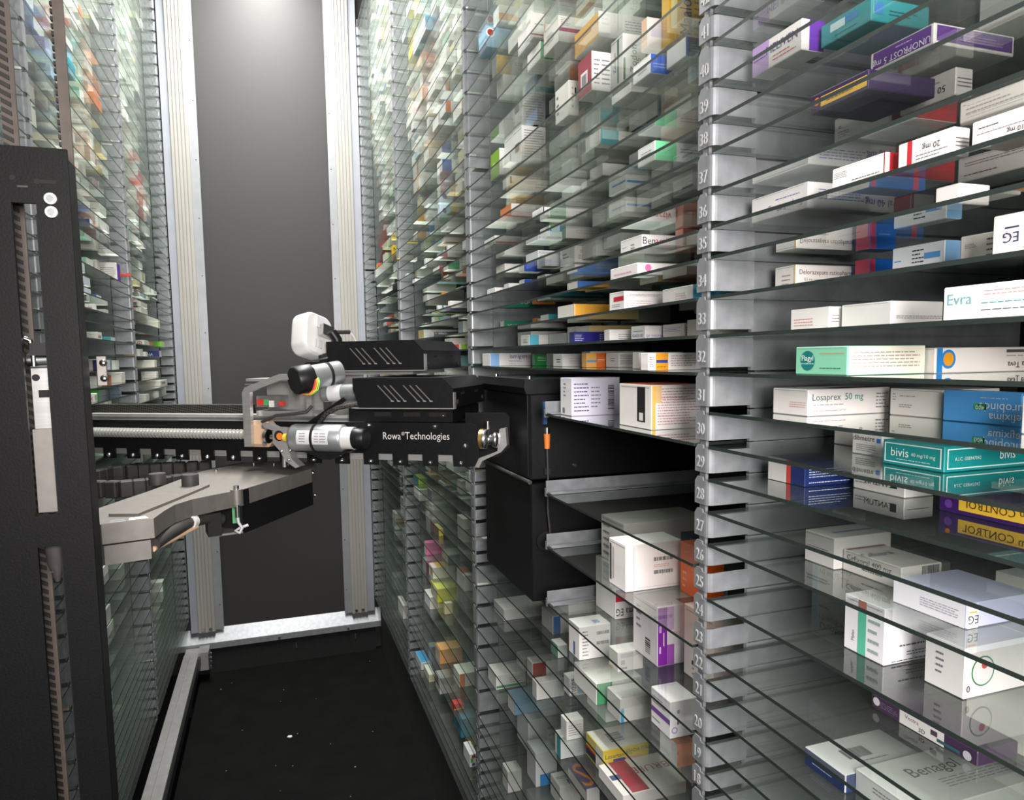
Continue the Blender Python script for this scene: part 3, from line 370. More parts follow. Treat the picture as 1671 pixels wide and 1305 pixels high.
('B', 20, 0.4112, 0.6971, 0.0359, 0.0585, 0.0715, 'F4ECEE', 'large white carton with violet and pink swirl, second, shelf twenty, second right rack', [('s', 'pan', 0, 0, 0.35, 1, '8A2AA8'), ('s', 'pan', 0.35, 0, 0.62, 0.35, 'B060C8'), ('s', 'dot', 0.75, 0.55, 0.16, 'F4D8E0'), ('s', 'pan', 0.35, 0.6, 0.6, 1, 'D8A0DC'), ('e', 'bar', 0.52, 0.12, 0.72, 0.38), ('e', 'lin', 0.15, 0.45, 0.35, 0.9, 4, '77757a'), ('s', 'lin', 0.06, 0.15, 0.14, 0.85, 2, 'E8D0F0'), ('s', 'lin', 0.2, 0.2, 0.26, 0.9, 1, 'E8D0F0')]),
('B', 36, 0.3905, 0.6982, 0.0424, 0.051, 0.0196, 'F6F2F0', 'white carton with black and red lettering, sixth from far post, shelf thirty-six, second right rack', [('s', 'txt', 'Ben', 0.2, 0.66, 0.4, '26262a', 0), ('s', 'txt', 'activ', 0.62, 0.66, 0.4, 'D0303C', 0), ('s', 'txt', '8,75 mg pastiglie', 0.35, 0.26, 0.12, '5a5a5a', 0), ('s', 'txt', 'Senza Zucc', 0.8, 0.26, 0.12, 'C05A40', 0), ('e', 'lin', 0.1, 0.5, 0.3, 0.6, 1, '77757a'), ('e', 'lin', 0.5, 0.3, 0.7, 0.7, 2, '77757a')]),
('B', 23, 0.3813, 0.7192, 0.075, 0.0426, 0.0563, 'FBF4F0', 'bright white carton with two barcodes, second from far post, shelf twenty-three, second right rack', [('s', 'bar', 0.5, 0.6, 0.84, 0.68), ('s', 'lin', 0.5, 0.46, 0.86, 0.54, 2, 'E0A0A0'), ('s', 'bar', 0.5, 0.32, 0.84, 0.4), ('s', 'pan', 0.14, 0.06, 0.98, 0.065, 'A89AC0'), ('s', 'pan', 0.14, 0.06, 0.145, 0.94, 'A89AC0'), ('e', 'pan', 0.06, 0.1, 0.16, 0.9, '3a3a3a'), ('e', 'pan', 0.26, 0.15, 0.3, 0.85, '8a8a8a')]),
('B', 15, 0.3796, 0.722, 0.0882, 0.0684, 0.0159, 'E8E2DE', 'white carton with crimson diamond and name, fifth, three below shelf eighteen, second right rack', [('t', 'txt', 'BRUFEN', 0.6, 0.6, 0.2, 'B03A44', 1), ('t', 'pan', 0.15, 0.0, 0.42, 1, 'A8243C'), ('t', 'pan', 0.0, 0.45, 0.16, 0.6, '4A5A80')]),
('B', 42, 0.3929, 0.7277, 0.06, 0.0487, 0.01, 'E8E6E0', 'flat white carton under the green-striped box, second, one above shelf forty-one, second right rack', []),
('B', 34, 0.3842, 0.7284, 0.051, 0.0372, 0.0219, 'F8F4F2', 'white carton with red label and small print, fifth, shelf thirty-four, second right rack', [('e', 'pan', 0.3, 0.5, 0.98, 0.75, 'C82A3A'), ('e', 'lin', 0.2, 0.2, 0.9, 0.4, 2, '77757a'), ('s', 'lin', 0.05, 0.72, 0.95, 0.86, 2, '77757a'), ('s', 'lin', 0.05, 0.2, 0.9, 0.55, 3, 'C8A8A8')]),
('B', 32, 0.4118, 0.7431, 0.06, 0.016, 0.0196, 'EDE9E4', 'white carton with bold black word, sixth from far post, shelf thirty-two, second right rack', [('s', 'txt', 'ZOLOFT', 0.5, 0.55, 0.36, '2a2a2a', 0), ('s', 'lin', 0.1, 0.15, 0.8, 0.25, 1, '77757a')]),
('B', 33, 0.4252, 0.753, 0.0248, 0.0347, 0.0176, 'F4F0F0', 'white carton with blue lettering, fourth from far post, shelf thirty-three, second right rack', [('e', 'txt', 'KLACID 500', 0.5, 0.35, 0.2, '3A3A8A', 0), ('e', 'lin', 0.2, 0.6, 0.9, 0.75, 1, '77757a'), ('s', 'txt', 'cpr rivestite', 0.5, 0.3, 0.2, '8A7AB8', 0)]),
('B', 19, 0.3912, 0.7583, 0.0356, 0.0243, 0.0255, 'EEEAE6', 'small cream carton with black letters, first from far post, shelf nineteen, second right rack', [('s', 'txt', 'teva', 0.24, 0.18, 0.14, '2a2a2a', 0), ('s', 'lin', 0.1, 0.7, 0.9, 0.92, 4, '77757a'), ('s', 'pan', 0.12, 0.35, 0.28, 0.58, 'C8C4C4'), ('e', 'pan', 0.0, 0.05, 0.5, 0.15, 'E0D090')]),
('B', 17, 0.3947, 0.7585, 0.0438, 0.0369, 0.0311, 'CFCDC8', 'grey carton with blue edge strip, fourth, one below shelf eighteen, second right rack', [('s', 'pan', 0, 0, 0.12, 0.6, '4A98C0')]),
('B', 43, 0.4103, 0.781, 0.0334, 0.0313, 0.0565, 'F0F0EC', 'tall white carton with green curved stripes, sixth, two above shelf forty-one, second right rack', [('s', 'pan', 0.9, 0, 1, 1, '2E7A50'), ('e', 'pan', 0.55, 0.05, 0.68, 0.95, '2E7A50'), ('s', 'pan', 0.02, 0.05, 0.1, 0.5, '2E7A50'), ('s', 'txt', 'Zodon', 0.42, 0.5, 0.26, '2A6A4A', 2), ('s', 'txt', '25', 0.62, 0.45, 0.2, '2A6A4A', 2), ('e', 'txt', 'Zodon', 0.35, 0.5, 0.2, '2A6A4A', 2)]),
('B', 15, 0.3865, 0.7914, 0.0679, 0.052, 0.0322, 'E3C62E', 'yellow carton with white top and blue badge, fourth, three below shelf eighteen, second right rack', [('t', 'pan', 0.0, 0, 1, 1, 'E8E4D8'), ('s', 'txt', 'Losartan EG', 0.34, 0.72, 0.18, '4a4020', 0), ('s', 'txt', 'STADA ITALIA', 0.8, 0.8, 0.15, '6a6030', 0), ('s', 'pan', 0.22, 0.38, 0.48, 0.58, '2A3A8A'), ('s', 'pan', 0.48, 0.4, 0.8, 0.58, 'E0A890'), ('e', 'pan', 0.0, 0.1, 0.6, 0.4, '1E2440'), ('e', 'pan', 0.0, 0.4, 0.6, 0.5, 'C03020'), ('e', 'pan', 0.6, 0, 1, 1, 'E4E0D8'), ('t', 'bar', 0.3, 0.3, 0.6, 0.7)]),
('B', 38, 0.422, 0.7954, 0.0659, 0.0467, 0.0179, 'ECECE8', 'white carton with blue stripe, second from far post, shelf thirty-eight, second right rack', [('s', 'pan', 0.02, 0.4, 0.98, 0.55, '4A98D0'), ('s', 'lin', 0.6, 0.7, 0.95, 0.85, 1, '77757a'), ('e', 'pan', 0.2, 0.4, 1, 0.5, '4A98D0')]),
('B', 23, 0.4223, 0.8014, 0.1253, 0.0662, 0.0594, 'D8D4CE', 'tall grey-white carton with blue letter disc, first from far post, shelf twenty-three, second right rack', [('s', 'dot', 0.12, 0.28, 0.16, '8CB8D0'), ('s', 'txt', 'S', 0.12, 0.28, 0.24, '3A6A9A', 0), ('s', 'pan', 0.36, 0.05, 0.62, 0.6, 'C89A28'), ('s', 'pan', 0.48, 0.05, 0.6, 0.6, '5A3A1A'), ('s', 'pan', 0.68, 0, 1, 0.7, '3A5A6A'), ('e', 'pan', 0.35, 0.4, 0.75, 0.55, '8AA05A'), ('e', 'lin', 0.1, 0.1, 0.4, 0.9, 5, '77757a'), ('e', 'pan', 0.6, 0.4, 0.8, 0.52, '3a3024')]),
('B', 43, 0.3852, 0.814, 0.0268, 0.0402, 0.0464, 'EEECE8', 'white carton with crimson end and barcode, fifth, two above shelf forty-one, second right rack', [('e', 'pan', 0, 0, 1, 1, '9A1E3A'), ('e', 'pan', 0.2, 0.2, 0.7, 0.62, 'EDE8E8'), ('e', 'bar', 0.28, 0.28, 0.62, 0.55), ('s', 'lin', 0.1, 0.15, 0.4, 0.85, 6, '77757a'), ('s', 'lin', 0.5, 0.15, 0.9, 0.85, 6, '77757a')]),
('B', 33, 0.4145, 0.8254, 0.0315, 0.016, 0.0159, 'F4EEEC', 'white carton with tiny grey text, third from far post, shelf thirty-three, second right rack', [('s', 'lin', 0.4, 0.2, 0.95, 0.7, 3, '77757a')]),
('B', 20, 0.4335, 0.8475, 0.0284, 0.0616, 0.0747, 'F6F2F0', 'white carton with crimson and navy stripe, first from far post, shelf twenty, second right rack', [('s', 'pan', 0, 0.33, 1, 0.5, 'D8304E'), ('s', 'pan', 0, 0.5, 1, 0.56, '2A2A7A'), ('s', 'txt', 'ma EG', 0.5, 0.13, 0.14, '2a2a2a', 1)]),
('B', 40, 0.4169, 0.8492, 0.0672, 0.0392, 0.0157, 'DEDCD6', 'white carton lying behind the fifth glass edge, second, shelf forty, second right rack', [('s', 'lin', 0.3, 0.3, 0.7, 0.6, 2, '77757a')]),
('B', 18, 0.3823, 0.8552, 0.0478, 0.0361, 0.0472, 'F6F2F0', 'white carton with blue tab and barcodes, first from far post, shelf eighteen, second right rack', [('e', 'pan', 0.45, 0.05, 0.6, 0.45, '2A6AB0'), ('s', 'bar', 0.55, 0.7, 0.95, 0.8), ('s', 'bar', 0.55, 0.4, 0.95, 0.5), ('s', 'lin', 0.1, 0.1, 0.28, 0.9, 8, '77757a'), ('t', 'pan', 0.55, 0.2, 0.75, 0.5, '9AB0D0')]),
('B', 32, 0.4481, 0.8654, 0.0291, 0.0388, 0.02, 'F2EEEA', 'white carton with dense text and grey end, fifth, shelf thirty-two, second right rack', [('s', 'lin', 0.1, 0.2, 0.95, 0.9, 6, '77757a'), ('e', 'lin', 0.4, 0.4, 0.7, 0.7, 2, '2a2a30')]),
('B', 13, 0.3969, 0.8659, 0.0207, 0.0657, 0.0243, '5A4A7A', 'violet carton with orange letter on top, third, five below shelf eighteen, second right rack', [('t', 'txt', 'S', 0.45, 0.5, 0.9, 'E88A2A', 0), ('s', 'pan', 0, 0, 1, 1, 'D8D4D2'), ('e', 'pan', 0, 0.0, 1, 0.8, 'D8CFC6')]),
('B', 15, 0.3746, 0.8835, 0.0263, 0.0216, 0.0289, 'D8D6D2', 'small white carton with grey print, third, three below shelf eighteen, second right rack', [('s', 'lin', 0.1, 0.2, 0.9, 0.8, 5, '77757a')]),
('B', 30, 0.3862, 0.885, 0.0737, 0.0384, 0.0523, 'E6E0F2', 'lilac carton with upright print and barcode, first from far post, shelf thirty, second right rack', [('e', 'pan', 0, 0, 1, 1, 'EFECEE'), ('s', 'lin', 0.05, 0.1, 0.35, 0.9, 8, '5a5a80'), ('s', 'bar', 0.75, 0.15, 0.88, 0.8), ('s', 'lin', 0.4, 0.2, 0.6, 0.8, 6, '8a88a0'), ('e', 'lin', 0.3, 0.5, 0.5, 0.9, 4, '77757a'), ('e', 'pan', 0.2, 0.06, 0.4, 0.2, '6a6a6a')]),
('B', 34, 0.3951, 0.8948, 0.0543, 0.0582, 0.0196, 'E9A83A', 'orange carton with cream end, fourth from far post, shelf thirty-four, second right rack', [('e', 'pan', 0, 0, 1, 1, 'EFEBE2'), ('s', 'pan', 0, 0, 0.03, 1, 'F6E8C0')]),
('B', 43, 0.3936, 0.905, 0.0153, 0.0468, 0.0457, 'EDEAE2', 'white carton with orange and black marks, fourth, two above shelf forty-one, second right rack', [('s', 'lin', 0.3, 0.2, 0.5, 0.9, 4, 'D08A50'), ('s', 'pan', 0.6, 0.55, 0.75, 0.8, '3a3a3a'), ('e', 'lin', 0.1, 0.2, 0.3, 0.9, 3, '77757a')]),
('B', 33, 0.4009, 0.9095, 0.0554, 0.016, 0.0162, '2A2A7A', 'navy carton with white lettering panels, second from far post, shelf thirty-three, second right rack', [('s', 'lin', 0.03, 0.2, 0.28, 0.8, 4, 'C8C8E8'), ('s', 'lin', 0.72, 0.2, 0.97, 0.85, 4, 'C8C8E8'), ('s', 'pan', 0.3, 0, 0.66, 1, '1E1A78')]),
('B', 14, 0.3766, 0.9109, 0.0414, 0.0228, 0.0339, 'C8CCCA', 'grey carton with teal end strip, second, four below shelf eighteen, second right rack', [('e', 'pan', 0.4, 0, 1, 1, '3A9A98')]),
('B', 32, 0.4226, 0.9146, 0.0312, 0.016, 0.0204, 'E9AC5A', 'amber and orange carton with grey bar, fourth from far post, shelf thirty-two, second right rack', [('s', 'pan', 0, 0.35, 0.5, 0.52, '7A98C8'), ('s', 'pan', 0.5, 0, 1, 1, 'E0702A'), ('s', 'lin', 0.55, 0.4, 0.95, 0.6, 2, 'F4D0A8')]),
('B', 46, 0.3853, 0.9183, 0.0719, 0.0546, 0.0335, 'E6E4DA', 'large white carton with magenta stripe, third, five above shelf forty-one, second right rack', [('s', 'pan', 0, 0.4, 1, 0.55, 'A8486A'), ('s', 'lin', 0.05, 0.62, 0.25, 0.95, 5, '77757a'), ('e', 'lin', 0.2, 0.3, 0.7, 0.7, 4, '77757a')]),
('B', 16, 0.3965, 0.9229, 0.042, 0.0222, 0.0276, 'DDDDDC', 'white carton with upright name and blue side, second, two below shelf eighteen, second right rack', [('s', 'txt', 'iridina', 0.12, 0.5, 0.28, '3a3a40', 2), ('s', 'pan', 0.3, 0.1, 1, 0.9, '8AB0CC')]),
('B', 17, 0.3946, 0.9626, 0.0159, 0.0281, 0.0198, 'CFD2CC', 'small grey-white carton with green end, second, one below shelf eighteen, second right rack', [('e', 'pan', 0.0, 0, 1, 1, '6A9A80')]),
('B', 39, 0.377, 0.964, 0.0709, 0.0416, 0.0113, 'EFEDEA', 'white carton with dark oval end, second from far post, shelf thirty-nine, second right rack', [('s', 'pan', 0, 0, 0.04, 1, '2A2A5A'), ('s', 'lin', 0.1, 0.3, 0.6, 0.8, 3, '77757a')]),
('B', 36, 0.4378, 0.9876, 0.0589, 0.0574, 0.0255, 'EFECE8', 'white carton with lines of small text, fifth from far post, shelf thirty-six, second right rack', [('s', 'lin', 0.15, 0.25, 0.95, 0.45, 2, '77757a'), ('s', 'lin', 0.1, 0.55, 0.9, 0.85, 3, '77757a'), ('e', 'lin', 0.2, 0.3, 0.6, 0.7, 2, '77757a')]),
('B', 47, 0.3752, 0.9984, 0.0217, 0.0185, 0.034, 'E8E6DE', 'white carton with red foot line, fourth, six above shelf forty-one, second right rack', [('s', 'pan', 0, 0.08, 1, 0.14, 'A84A40'), ('s', 'lin', 0.3, 0.5, 0.9, 0.6, 1, '77757a')]),
('B', 11, 0.4126, 1.0029, 0.0365, 0.0417, 0.0353, 'D8D6D2', 'white carton with bold dark name on top, third, seven below shelf eighteen, second right rack', [('t', 'lin', 0.1, 0.5, 0.6, 0.7, 2, '2a2a30'), ('t', 'pan', 0.5, 0.1, 1, 0.4, '3A4A90')]),
('B', 15, 0.3762, 1.0086, 0.0482, 0.0202, 0.0287, 'D0CFCB', 'grey-white carton in the hazy glass, second, three below shelf eighteen, second right rack', []),
('B', 32, 0.4318, 1.0242, 0.0401, 0.0387, 0.0199, 'F2EEEA', 'white carton with faint pink text, third from far post, shelf thirty-two, second right rack', [('s', 'lin', 0.3, 0.2, 0.95, 0.7, 4, 'C8A0A0'), ('e', 'lin', 0.4, 0.3, 0.8, 0.7, 2, '2a2a30')]),
('B', 37, 0.4015, 1.0456, 0.0408, 0.0571, 0.0231, 'EFF0F2', 'white carton with blue foot panel, second from far post, shelf thirty-seven, second right rack', [('s', 'pan', 0, 0, 1, 0.42, '3A62D0'), ('s', 'txt', 'ROSUVASTATINA', 0.5, 0.84, 0.16, '26262a', 0), ('s', 'txt', 'DOC', 0.18, 0.64, 0.15, '26262a', 0), ('s', 'pan', 0.55, 0.0, 0.9, 0.5, 'D8DCEC'), ('s', 'dot', 0.22, 0.45, 0.1, '5AC060')]),
('B', 11, 0.395, 1.0678, 0.0392, 0.044, 0.0604, 'C2C4C4', 'grey carton with blue foot, second from far post, seven below shelf eighteen, second right rack', [('s', 'pan', 0.2, 0, 0.9, 0.35, '3A7AB0')]),
('B', 15, 0.3946, 1.0769, 0.0588, 0.027, 0.0297, 'DAD8D4', 'white carton with brick red end panel, first, three below shelf eighteen, second right rack', [('s', 'pan', 0, 0, 0.42, 1, '8A3A34')]),
('B', 45, 0.4271, 1.1086, 0.032, 0.0558, 0.0293, '20284A', 'navy black carton with blue edge, first, four above shelf forty-one, second right rack', [('e', 'pan', 0, 0, 1, 0.6, '3A6AA8'), ('s', 'bar', 0.2, 0.55, 0.9, 0.95)]),
('B', 33, 0.4121, 1.1214, 0.0804, 0.0409, 0.019, 'F0ECE8', 'white carton with cyan band, first from far post, shelf thirty-three, second right rack', [('s', 'pan', 0, 0, 0.22, 1, '5AC0DA'), ('s', 'lin', 0.45, 0.25, 0.95, 0.85, 5, '77757a'), ('e', 'lin', 0.3, 0.3, 0.8, 0.7, 3, '77757a')]),
('B', 43, 0.407, 1.1301, 0.0428, 0.0479, 0.0565, 'EEEDEA', 'white carton covered in small grey text, third, two above shelf forty-one, second right rack', [('s', 'lin', 0.1, 0.1, 0.9, 0.92, 11, '77757a'), ('e', 'bar', 0.3, 0.35, 0.75, 0.6)]),
('B', 36, 0.4158, 1.1527, 0.0348, 0.0256, 0.0203, 'F2F2F2', 'white carton with royal blue side, third from far post, shelf thirty-six, second right rack', [('s', 'pan', 0.0, 0.1, 1, 1, '2458D8')]),
('B', 32, 0.4399, 1.1679, 0.0346, 0.016, 0.021, '0F7A34', 'green carton with white small print, second from far post, shelf thirty-two, second right rack', [('s', 'lin', 0.15, 0.4, 0.6, 0.8, 3, 'C8E8D0'), ('s', 'pan', 0.64, 0, 1, 1, 'E8E4E0'), ('s', 'lin', 0.7, 0.2, 0.97, 0.8, 5, '5a5a60')]),
('B', 42, 0.3989, 1.172, 0.0584, 0.0387, 0.0168, 'E4E2DA', 'white carton with dark blob, first from far post, one above shelf forty-one, second right rack', [('s', 'pan', 0, 0.2, 0.06, 0.9, '2a2a40'), ('s', 'lin', 0.4, 0.3, 0.9, 0.6, 2, '77757a')]),
('B', 36, 0.3972, 1.1793, 0.06, 0.028, 0.016, 'F0EFEC', 'small cream carton beside the red-dot box, second from far post, shelf thirty-six, second right rack', []),
('B', 43, 0.4077, 1.1798, 0.06, 0.0445, 0.0565, 'F0EEEA', 'white carton with rounded flap by the post, second, two above shelf forty-one, second right rack', []),
('B', 8, 0.3822, 1.1833, 0.0277, 0.0326, 0.0417, 'D6D4D0', 'white carton leaning by the far post, ten below shelf eighteen, second right rack', []),
('B', 41, 0.4061, 1.1946, 0.0686, 0.016, 0.018, 'E8B860', 'pale orange carton with dark name, first from far post, shelf forty-one, second right rack', [('s', 'lin', 0.05, 0.35, 0.15, 0.65, 1, '7a5a20'), ('s', 'lin', 0.3, 0.3, 0.95, 0.65, 2, '7a5a20'), ('e', 'pan', 0, 0, 1, 1, 'EFE8D8')]),
('B', 50, 0.3967, 1.2111, 0.0361, 0.0317, 0.0281, 'E8E4D8', 'cream carton with orange band, first from far post, nine above shelf forty-one, second right rack', [('s', 'pan', 0.0, 0.15, 1, 0.55, 'E8A05A')]),
('B', 34, 0.4581, 1.2123, 0.0404, 0.016, 0.0188, 'E88A3C', 'orange carton with grey foot, second from far post, shelf thirty-four, second right rack', [('s', 'pan', 0, 0, 1, 0.4, 'C8C4BE'), ('s', 'lin', 0.2, 0.6, 0.8, 0.8, 1, '8A4A10')]),
('B', 47, 0.4067, 1.2216, 0.0575, 0.039, 0.0334, 'D6D5CC', 'plain grey-white carton on the hazy shelf, first, six above shelf forty-one, second right rack', []),
('B', 49, 0.3773, 1.2234, 0.05, 0.0488, 0.034, '9CC6E0', 'pale blue carton with red ring badge, eight above shelf forty-one, second right rack', [('s', 'dot', 0.15, 0.72, 0.24, 'F4F4F4'), ('s', 'dot', 0.15, 0.72, 0.16, 'B03A30'), ('e', 'pan', 0, 0, 1, 0.3, '3A4A70')]),
('B', 43, 0.3984, 1.2253, 0.06, 0.0519, 0.0461, 'E8E8E2', 'lime green carton with white side, first, two above shelf forty-one, second right rack', [('e', 'pan', 0, 0, 1, 1, '8AB82A'), ('e', 'pan', 0.2, 0.4, 0.5, 0.6, 'B8D878')]),
('B', 36, 0.3866, 1.2272, 0.0182, 0.0486, 0.0129, 'F0F0F0', 'small white carton with red dot by the post, first, shelf thirty-six, second right rack', [('s', 'dot', 0.6, 0.5, 0.2, 'C86060')]),
('B', 48, 0.3995, 1.2355, 0.0654, 0.028, 0.033, 'DAD8CE', 'grey-white carton with yellow end panel, first, seven above shelf forty-one, second right rack', [('s', 'pan', 0, 0, 0.4, 1, 'E3B52A'), ('s', 'lin', 0.5, 0.5, 0.9, 0.75, 2, '77757a')]),
('B', 32, 0.3853, 1.2614, 0.0826, 0.05, 0.0233, 'F6F2F2', 'white carton with light blue end panel, first from far post, shelf thirty-two, second right rack', [('s', 'pan', 0, 0, 0.22, 1, '8CBCF0'), ('s', 'txt', 'ismigen', 0.68, 0.7, 0.36, '2A2A5A', 0), ('s', 'lin', 0.45, 0.3, 0.8, 0.45, 2, '5a5a8a'), ('s', 'lin', 0.45, 0.12, 0.62, 0.2, 1, '5a5a8a')]),
('B', 34, 0.428, 1.3026, 0.0624, 0.0254, 0.0179, '128A68', 'green carton with white upside-down letters, first from far post, shelf thirty-four, second right rack', [('s', 'txt', 'VALNACTIA', 0.55, 0.45, 0.45, 'F0F4F0', 1), ('e', 'pan', 0, 0, 1, 1, 'E8E0D8')]),
('C', 50, 0.3802, 1.4539, 0.0157, 0.0291, 0.0228, 'E4E6DA', 'white carton with pale green mark, third, nine above shelf forty-one, third right rack', [('s', 'pan', 0.2, 0.2, 0.6, 0.5, 'B8C880')]),
('C', 4, 0.3821, 1.4588, 0.0167, 0.0562, 0.0304, 'E4E4E4', 'white carton with red oval and green wedge, fourth, fourteen below shelf eighteen, third right rack', [('s', 'dot', 0.5, 0.8, 0.24, 'C03A3A'), ('s', 'pan', 0.1, 0.35, 0.5, 0.7, '5AA838'), ('s', 'dot', 0.5, 0.2, 0.24, '5A4A8A')]),
('C', 33, 0.3963, 1.5121, 0.0123, 0.0205, 0.0129, '8AC030', 'lime carton with white end and red neighbour, second, shelf thirty-three, third right rack', [('e', 'pan', 0, 0, 1, 1, 'E8E4D8')]),
('C', 36, 0.3739, 1.5187, 0.0298, 0.016, 0.0118, 'F0EEEA', 'short white carton beside the teal stripe, second from far post, shelf thirty-six, third right rack', []),
('C', 33, 0.3853, 1.5335, 0.0201, 0.0405, 0.0121, 'C02020', 'red carton beside the lime one, first from far post, shelf thirty-three, third right rack', []),
('C', 5, 0.3834, 1.5378, 0.0384, 0.0687, 0.0458, '3A8AA0', 'teal blue carton near the floor, second, thirteen below shelf eighteen, third right rack', []),
('C', 19, 0.3989, 1.5387, 0.0219, 0.0544, 0.0246, 'D6D2C8', 'cream carton near the post, second from far post, shelf nineteen, third right rack', []),
('C', 4, 0.4006, 1.5388, 0.021, 0.0327, 0.0124, 'B8B040', 'olive green flat carton, third from far post, fourteen below shelf eighteen, third right rack', []),
('C', 40, 0.3826, 1.5574, 0.0376, 0.0146, 0.017, 'E8E6E0', 'white carton with cream end, third from far post, shelf forty, third right rack', []),
('C', 15, 0.404, 1.5583, 0.0224, 0.0722, 0.038, 'DED8D4', 'white carton with brown top, third from far post, three below shelf eighteen, third right rack', [('t', 'pan', 0, 0.3, 1, 1, 'A8502A')]),
('LC', 50, -0.4029, 1.5607, 0.0318, 0.0339, 0.0233, '8A80B0', 'muted purple carton with letters, third from far post, nine above shelf forty-one, middle left rack', [('s', 'lin', 0.5, 0.2, 0.9, 0.7, 3, 'C8C0D8'), ('s', 'pan', 0, 0, 0.45, 1, 'C8C4C4')]),
('C', 7, 0.3751, 1.5686, 0.0246, 0.0252, 0.0142, 'C83028', 'red carton with yellow foot, first from far post, eleven below shelf eighteen, third right rack', [('s', 'pan', 0, 0, 1, 0.2, 'D8C030'), ('s', 'lin', 0.2, 0.5, 0.6, 0.7, 2, 'F0D0C8')]),
('LC', 49, -0.4131, 1.5832, 0.0424, 0.0726, 0.0224, 'A8C4D4', 'pale blue carton behind the belt, second, eight above shelf forty-one, middle left rack', [('s', 'lin', 0.5, 0.3, 0.85, 0.6, 1, '4a5a70')]),
('C', 43, 0.3815, 1.6276, 0.0332, 0.0191, 0.0305, 'C8DCE8', 'pale blue carton with dark ring, third, two above shelf forty-one, third right rack', [('s', 'dot', 0.4, 0.5, 0.2, '2A2A6A')]),
('C', 43, 0.3891, 1.6477, 0.026, 0.0292, 0.0106, '9AC890', 'soft green carton below the ring box, second, two above shelf forty-one, third right rack', []),
('C', 36, 0.3765, 1.6446, 0.0244, 0.016, 0.0109, 'E4E8E4', 'white carton with teal stripe, first from far post, shelf thirty-six, third right rack', [('s', 'pan', 0.4, 0, 0.55, 1, '2A8A8A')]),
('C', 51, 0.3819, 1.6462, 0.033, 0.0713, 0.0292, 'E8E6DE', 'white carton with grey lines in the haze, third, ten above shelf forty-one, third right rack', [('s', 'lin', 0.1, 0.4, 0.9, 0.8, 4, '77757a')]),
('LC', 50, -0.3726, 1.6681, 0.0148, 0.0469, 0.0297, '3AA0B0', 'teal carton tilted forward, second from far post, nine above shelf forty-one, middle left rack', []),
('C', 13, 0.3806, 1.6681, 0.0201, 0.0144, 0.0286, 'C8C098', 'pale carton with grey side, third from far post, five below shelf eighteen, third right rack', []),
('C', 32, 0.4411, 1.6708, 0.0148, 0.016, 0.0208, '7AC0D0', 'cyan carton behind the gripper, first from far post, shelf thirty-two, third right rack', [('e', 'pan', 0, 0, 1, 1, 'E4F0F4')]),
('C', 37, 0.3959, 1.6763, 0.023, 0.0166, 0.0166, 'E89A4A', 'small orange carton above the grey shelf, first from far post, shelf thirty-seven, third right rack', [('s', 'pan', 0.3, 0, 1, 1, 'DCD4CA')]),
('LC', 52, -0.4308, 1.6868, 0.0586, 0.0874, 0.0148, 'C04A40', 'white carton with brick red label, eleven above shelf forty-one, middle left rack', [('s', 'pan', 0, 0, 1, 0.55, 'A83A34'), ('s', 'pan', 0, 0.55, 1, 1, 'E4D8D0'), ('e', 'pan', 0, 0, 1, 1, 'E0DCD8'), ('s', 'txt', 'Ca-Cium', 0.6, 0.3, 0.3, 'E8C8C0', 0)]),
('LC', 30, -0.3732, 1.6887, 0.015, 0.0277, 0.018, 'E8E2DC', 'white carton with crimson word, third from far post, shelf thirty, middle left rack', [('s', 'txt', 'ROX', 0.4, 0.4, 0.4, 'B0204A', 0), ('e', 'pan', 0.2, 0.2, 0.8, 0.8, 'a0a0a0')]),
('C', 55, 0.3758, 1.7017, 0.0298, 0.1541, 0.0314, '6A9AB0', 'steel blue carton with white end, second, fourteen above shelf forty-one, third right rack', [('e', 'pan', 0, 0, 1, 1, 'E0E4E0'), ('s', 'pan', 0.6, 0.3, 1, 0.8, '7A7A98')]),
('C', 9, 0.3744, 1.7113, 0.06, 0.0502, 0.038, 'D8A060', 'peach carton with cream end, first from far post, nine below shelf eighteen, third right rack', [('e', 'pan', 0, 0, 1, 1, 'C8C4B8')]),
('C', 38, 0.4083, 1.726, 0.0596, 0.0137, 0.0213, 'E8954A', 'orange carton seen from below, first from far post, shelf thirty-eight, third right rack', [('s', 'pan', 0, 0, 1, 0.3, 'D8C8B8')]),
('C', 34, 0.3853, 1.7333, 0.0783, 0.05, 0.0137, '3A3E4A', 'charcoal carton with white word and orange dot, shelf thirty-four, third right rack', [('s', 'txt', 'WINCH', 0.28, 0.68, 0.34, 'E8E8EC', 0), ('s', 'dot', 0.06, 0.7, 0.1, 'E8902A'), ('e', 'pan', 0, 0, 1, 1, 'C8C8C8')]),
('C', 17, 0.3898, 1.7555, 0.0122, 0.0631, 0.0192, 'D8C050', 'yellow carton with brown end, first from far post, one below shelf eighteen, third right rack', [('e', 'pan', 0, 0, 1, 1, '7A5A4A')]),
('C', 13, 0.3826, 1.7581, 0.0548, 0.0809, 0.037, 'D8D838', 'neon yellow-green carton, second from far post, five below shelf eighteen, third right rack', [('e', 'pan', 0, 0, 1, 0.8, 'C8C8A8')]),
('C', 5, 0.3845, 1.7667, 0.049, 0.052, 0.0436, 'DAD6D6', 'white carton with crimson end and ring, first, thirteen below shelf eighteen, third right rack', [('e', 'pan', 0.1, 0.4, 0.7, 1, '8A1A3A'), ('s', 'dot', 0.75, 0.6, 0.16, '9a9aa0')]),
('LC', 36, -0.3897, 1.7674, 0.0278, 0.016, 0.0159, 'E8E4DC', 'white carton with brown mark, first from far post, shelf thirty-six, middle left rack', [('s', 'pan', 0.5, 0.2, 0.8, 0.6, 'b09a90')]),
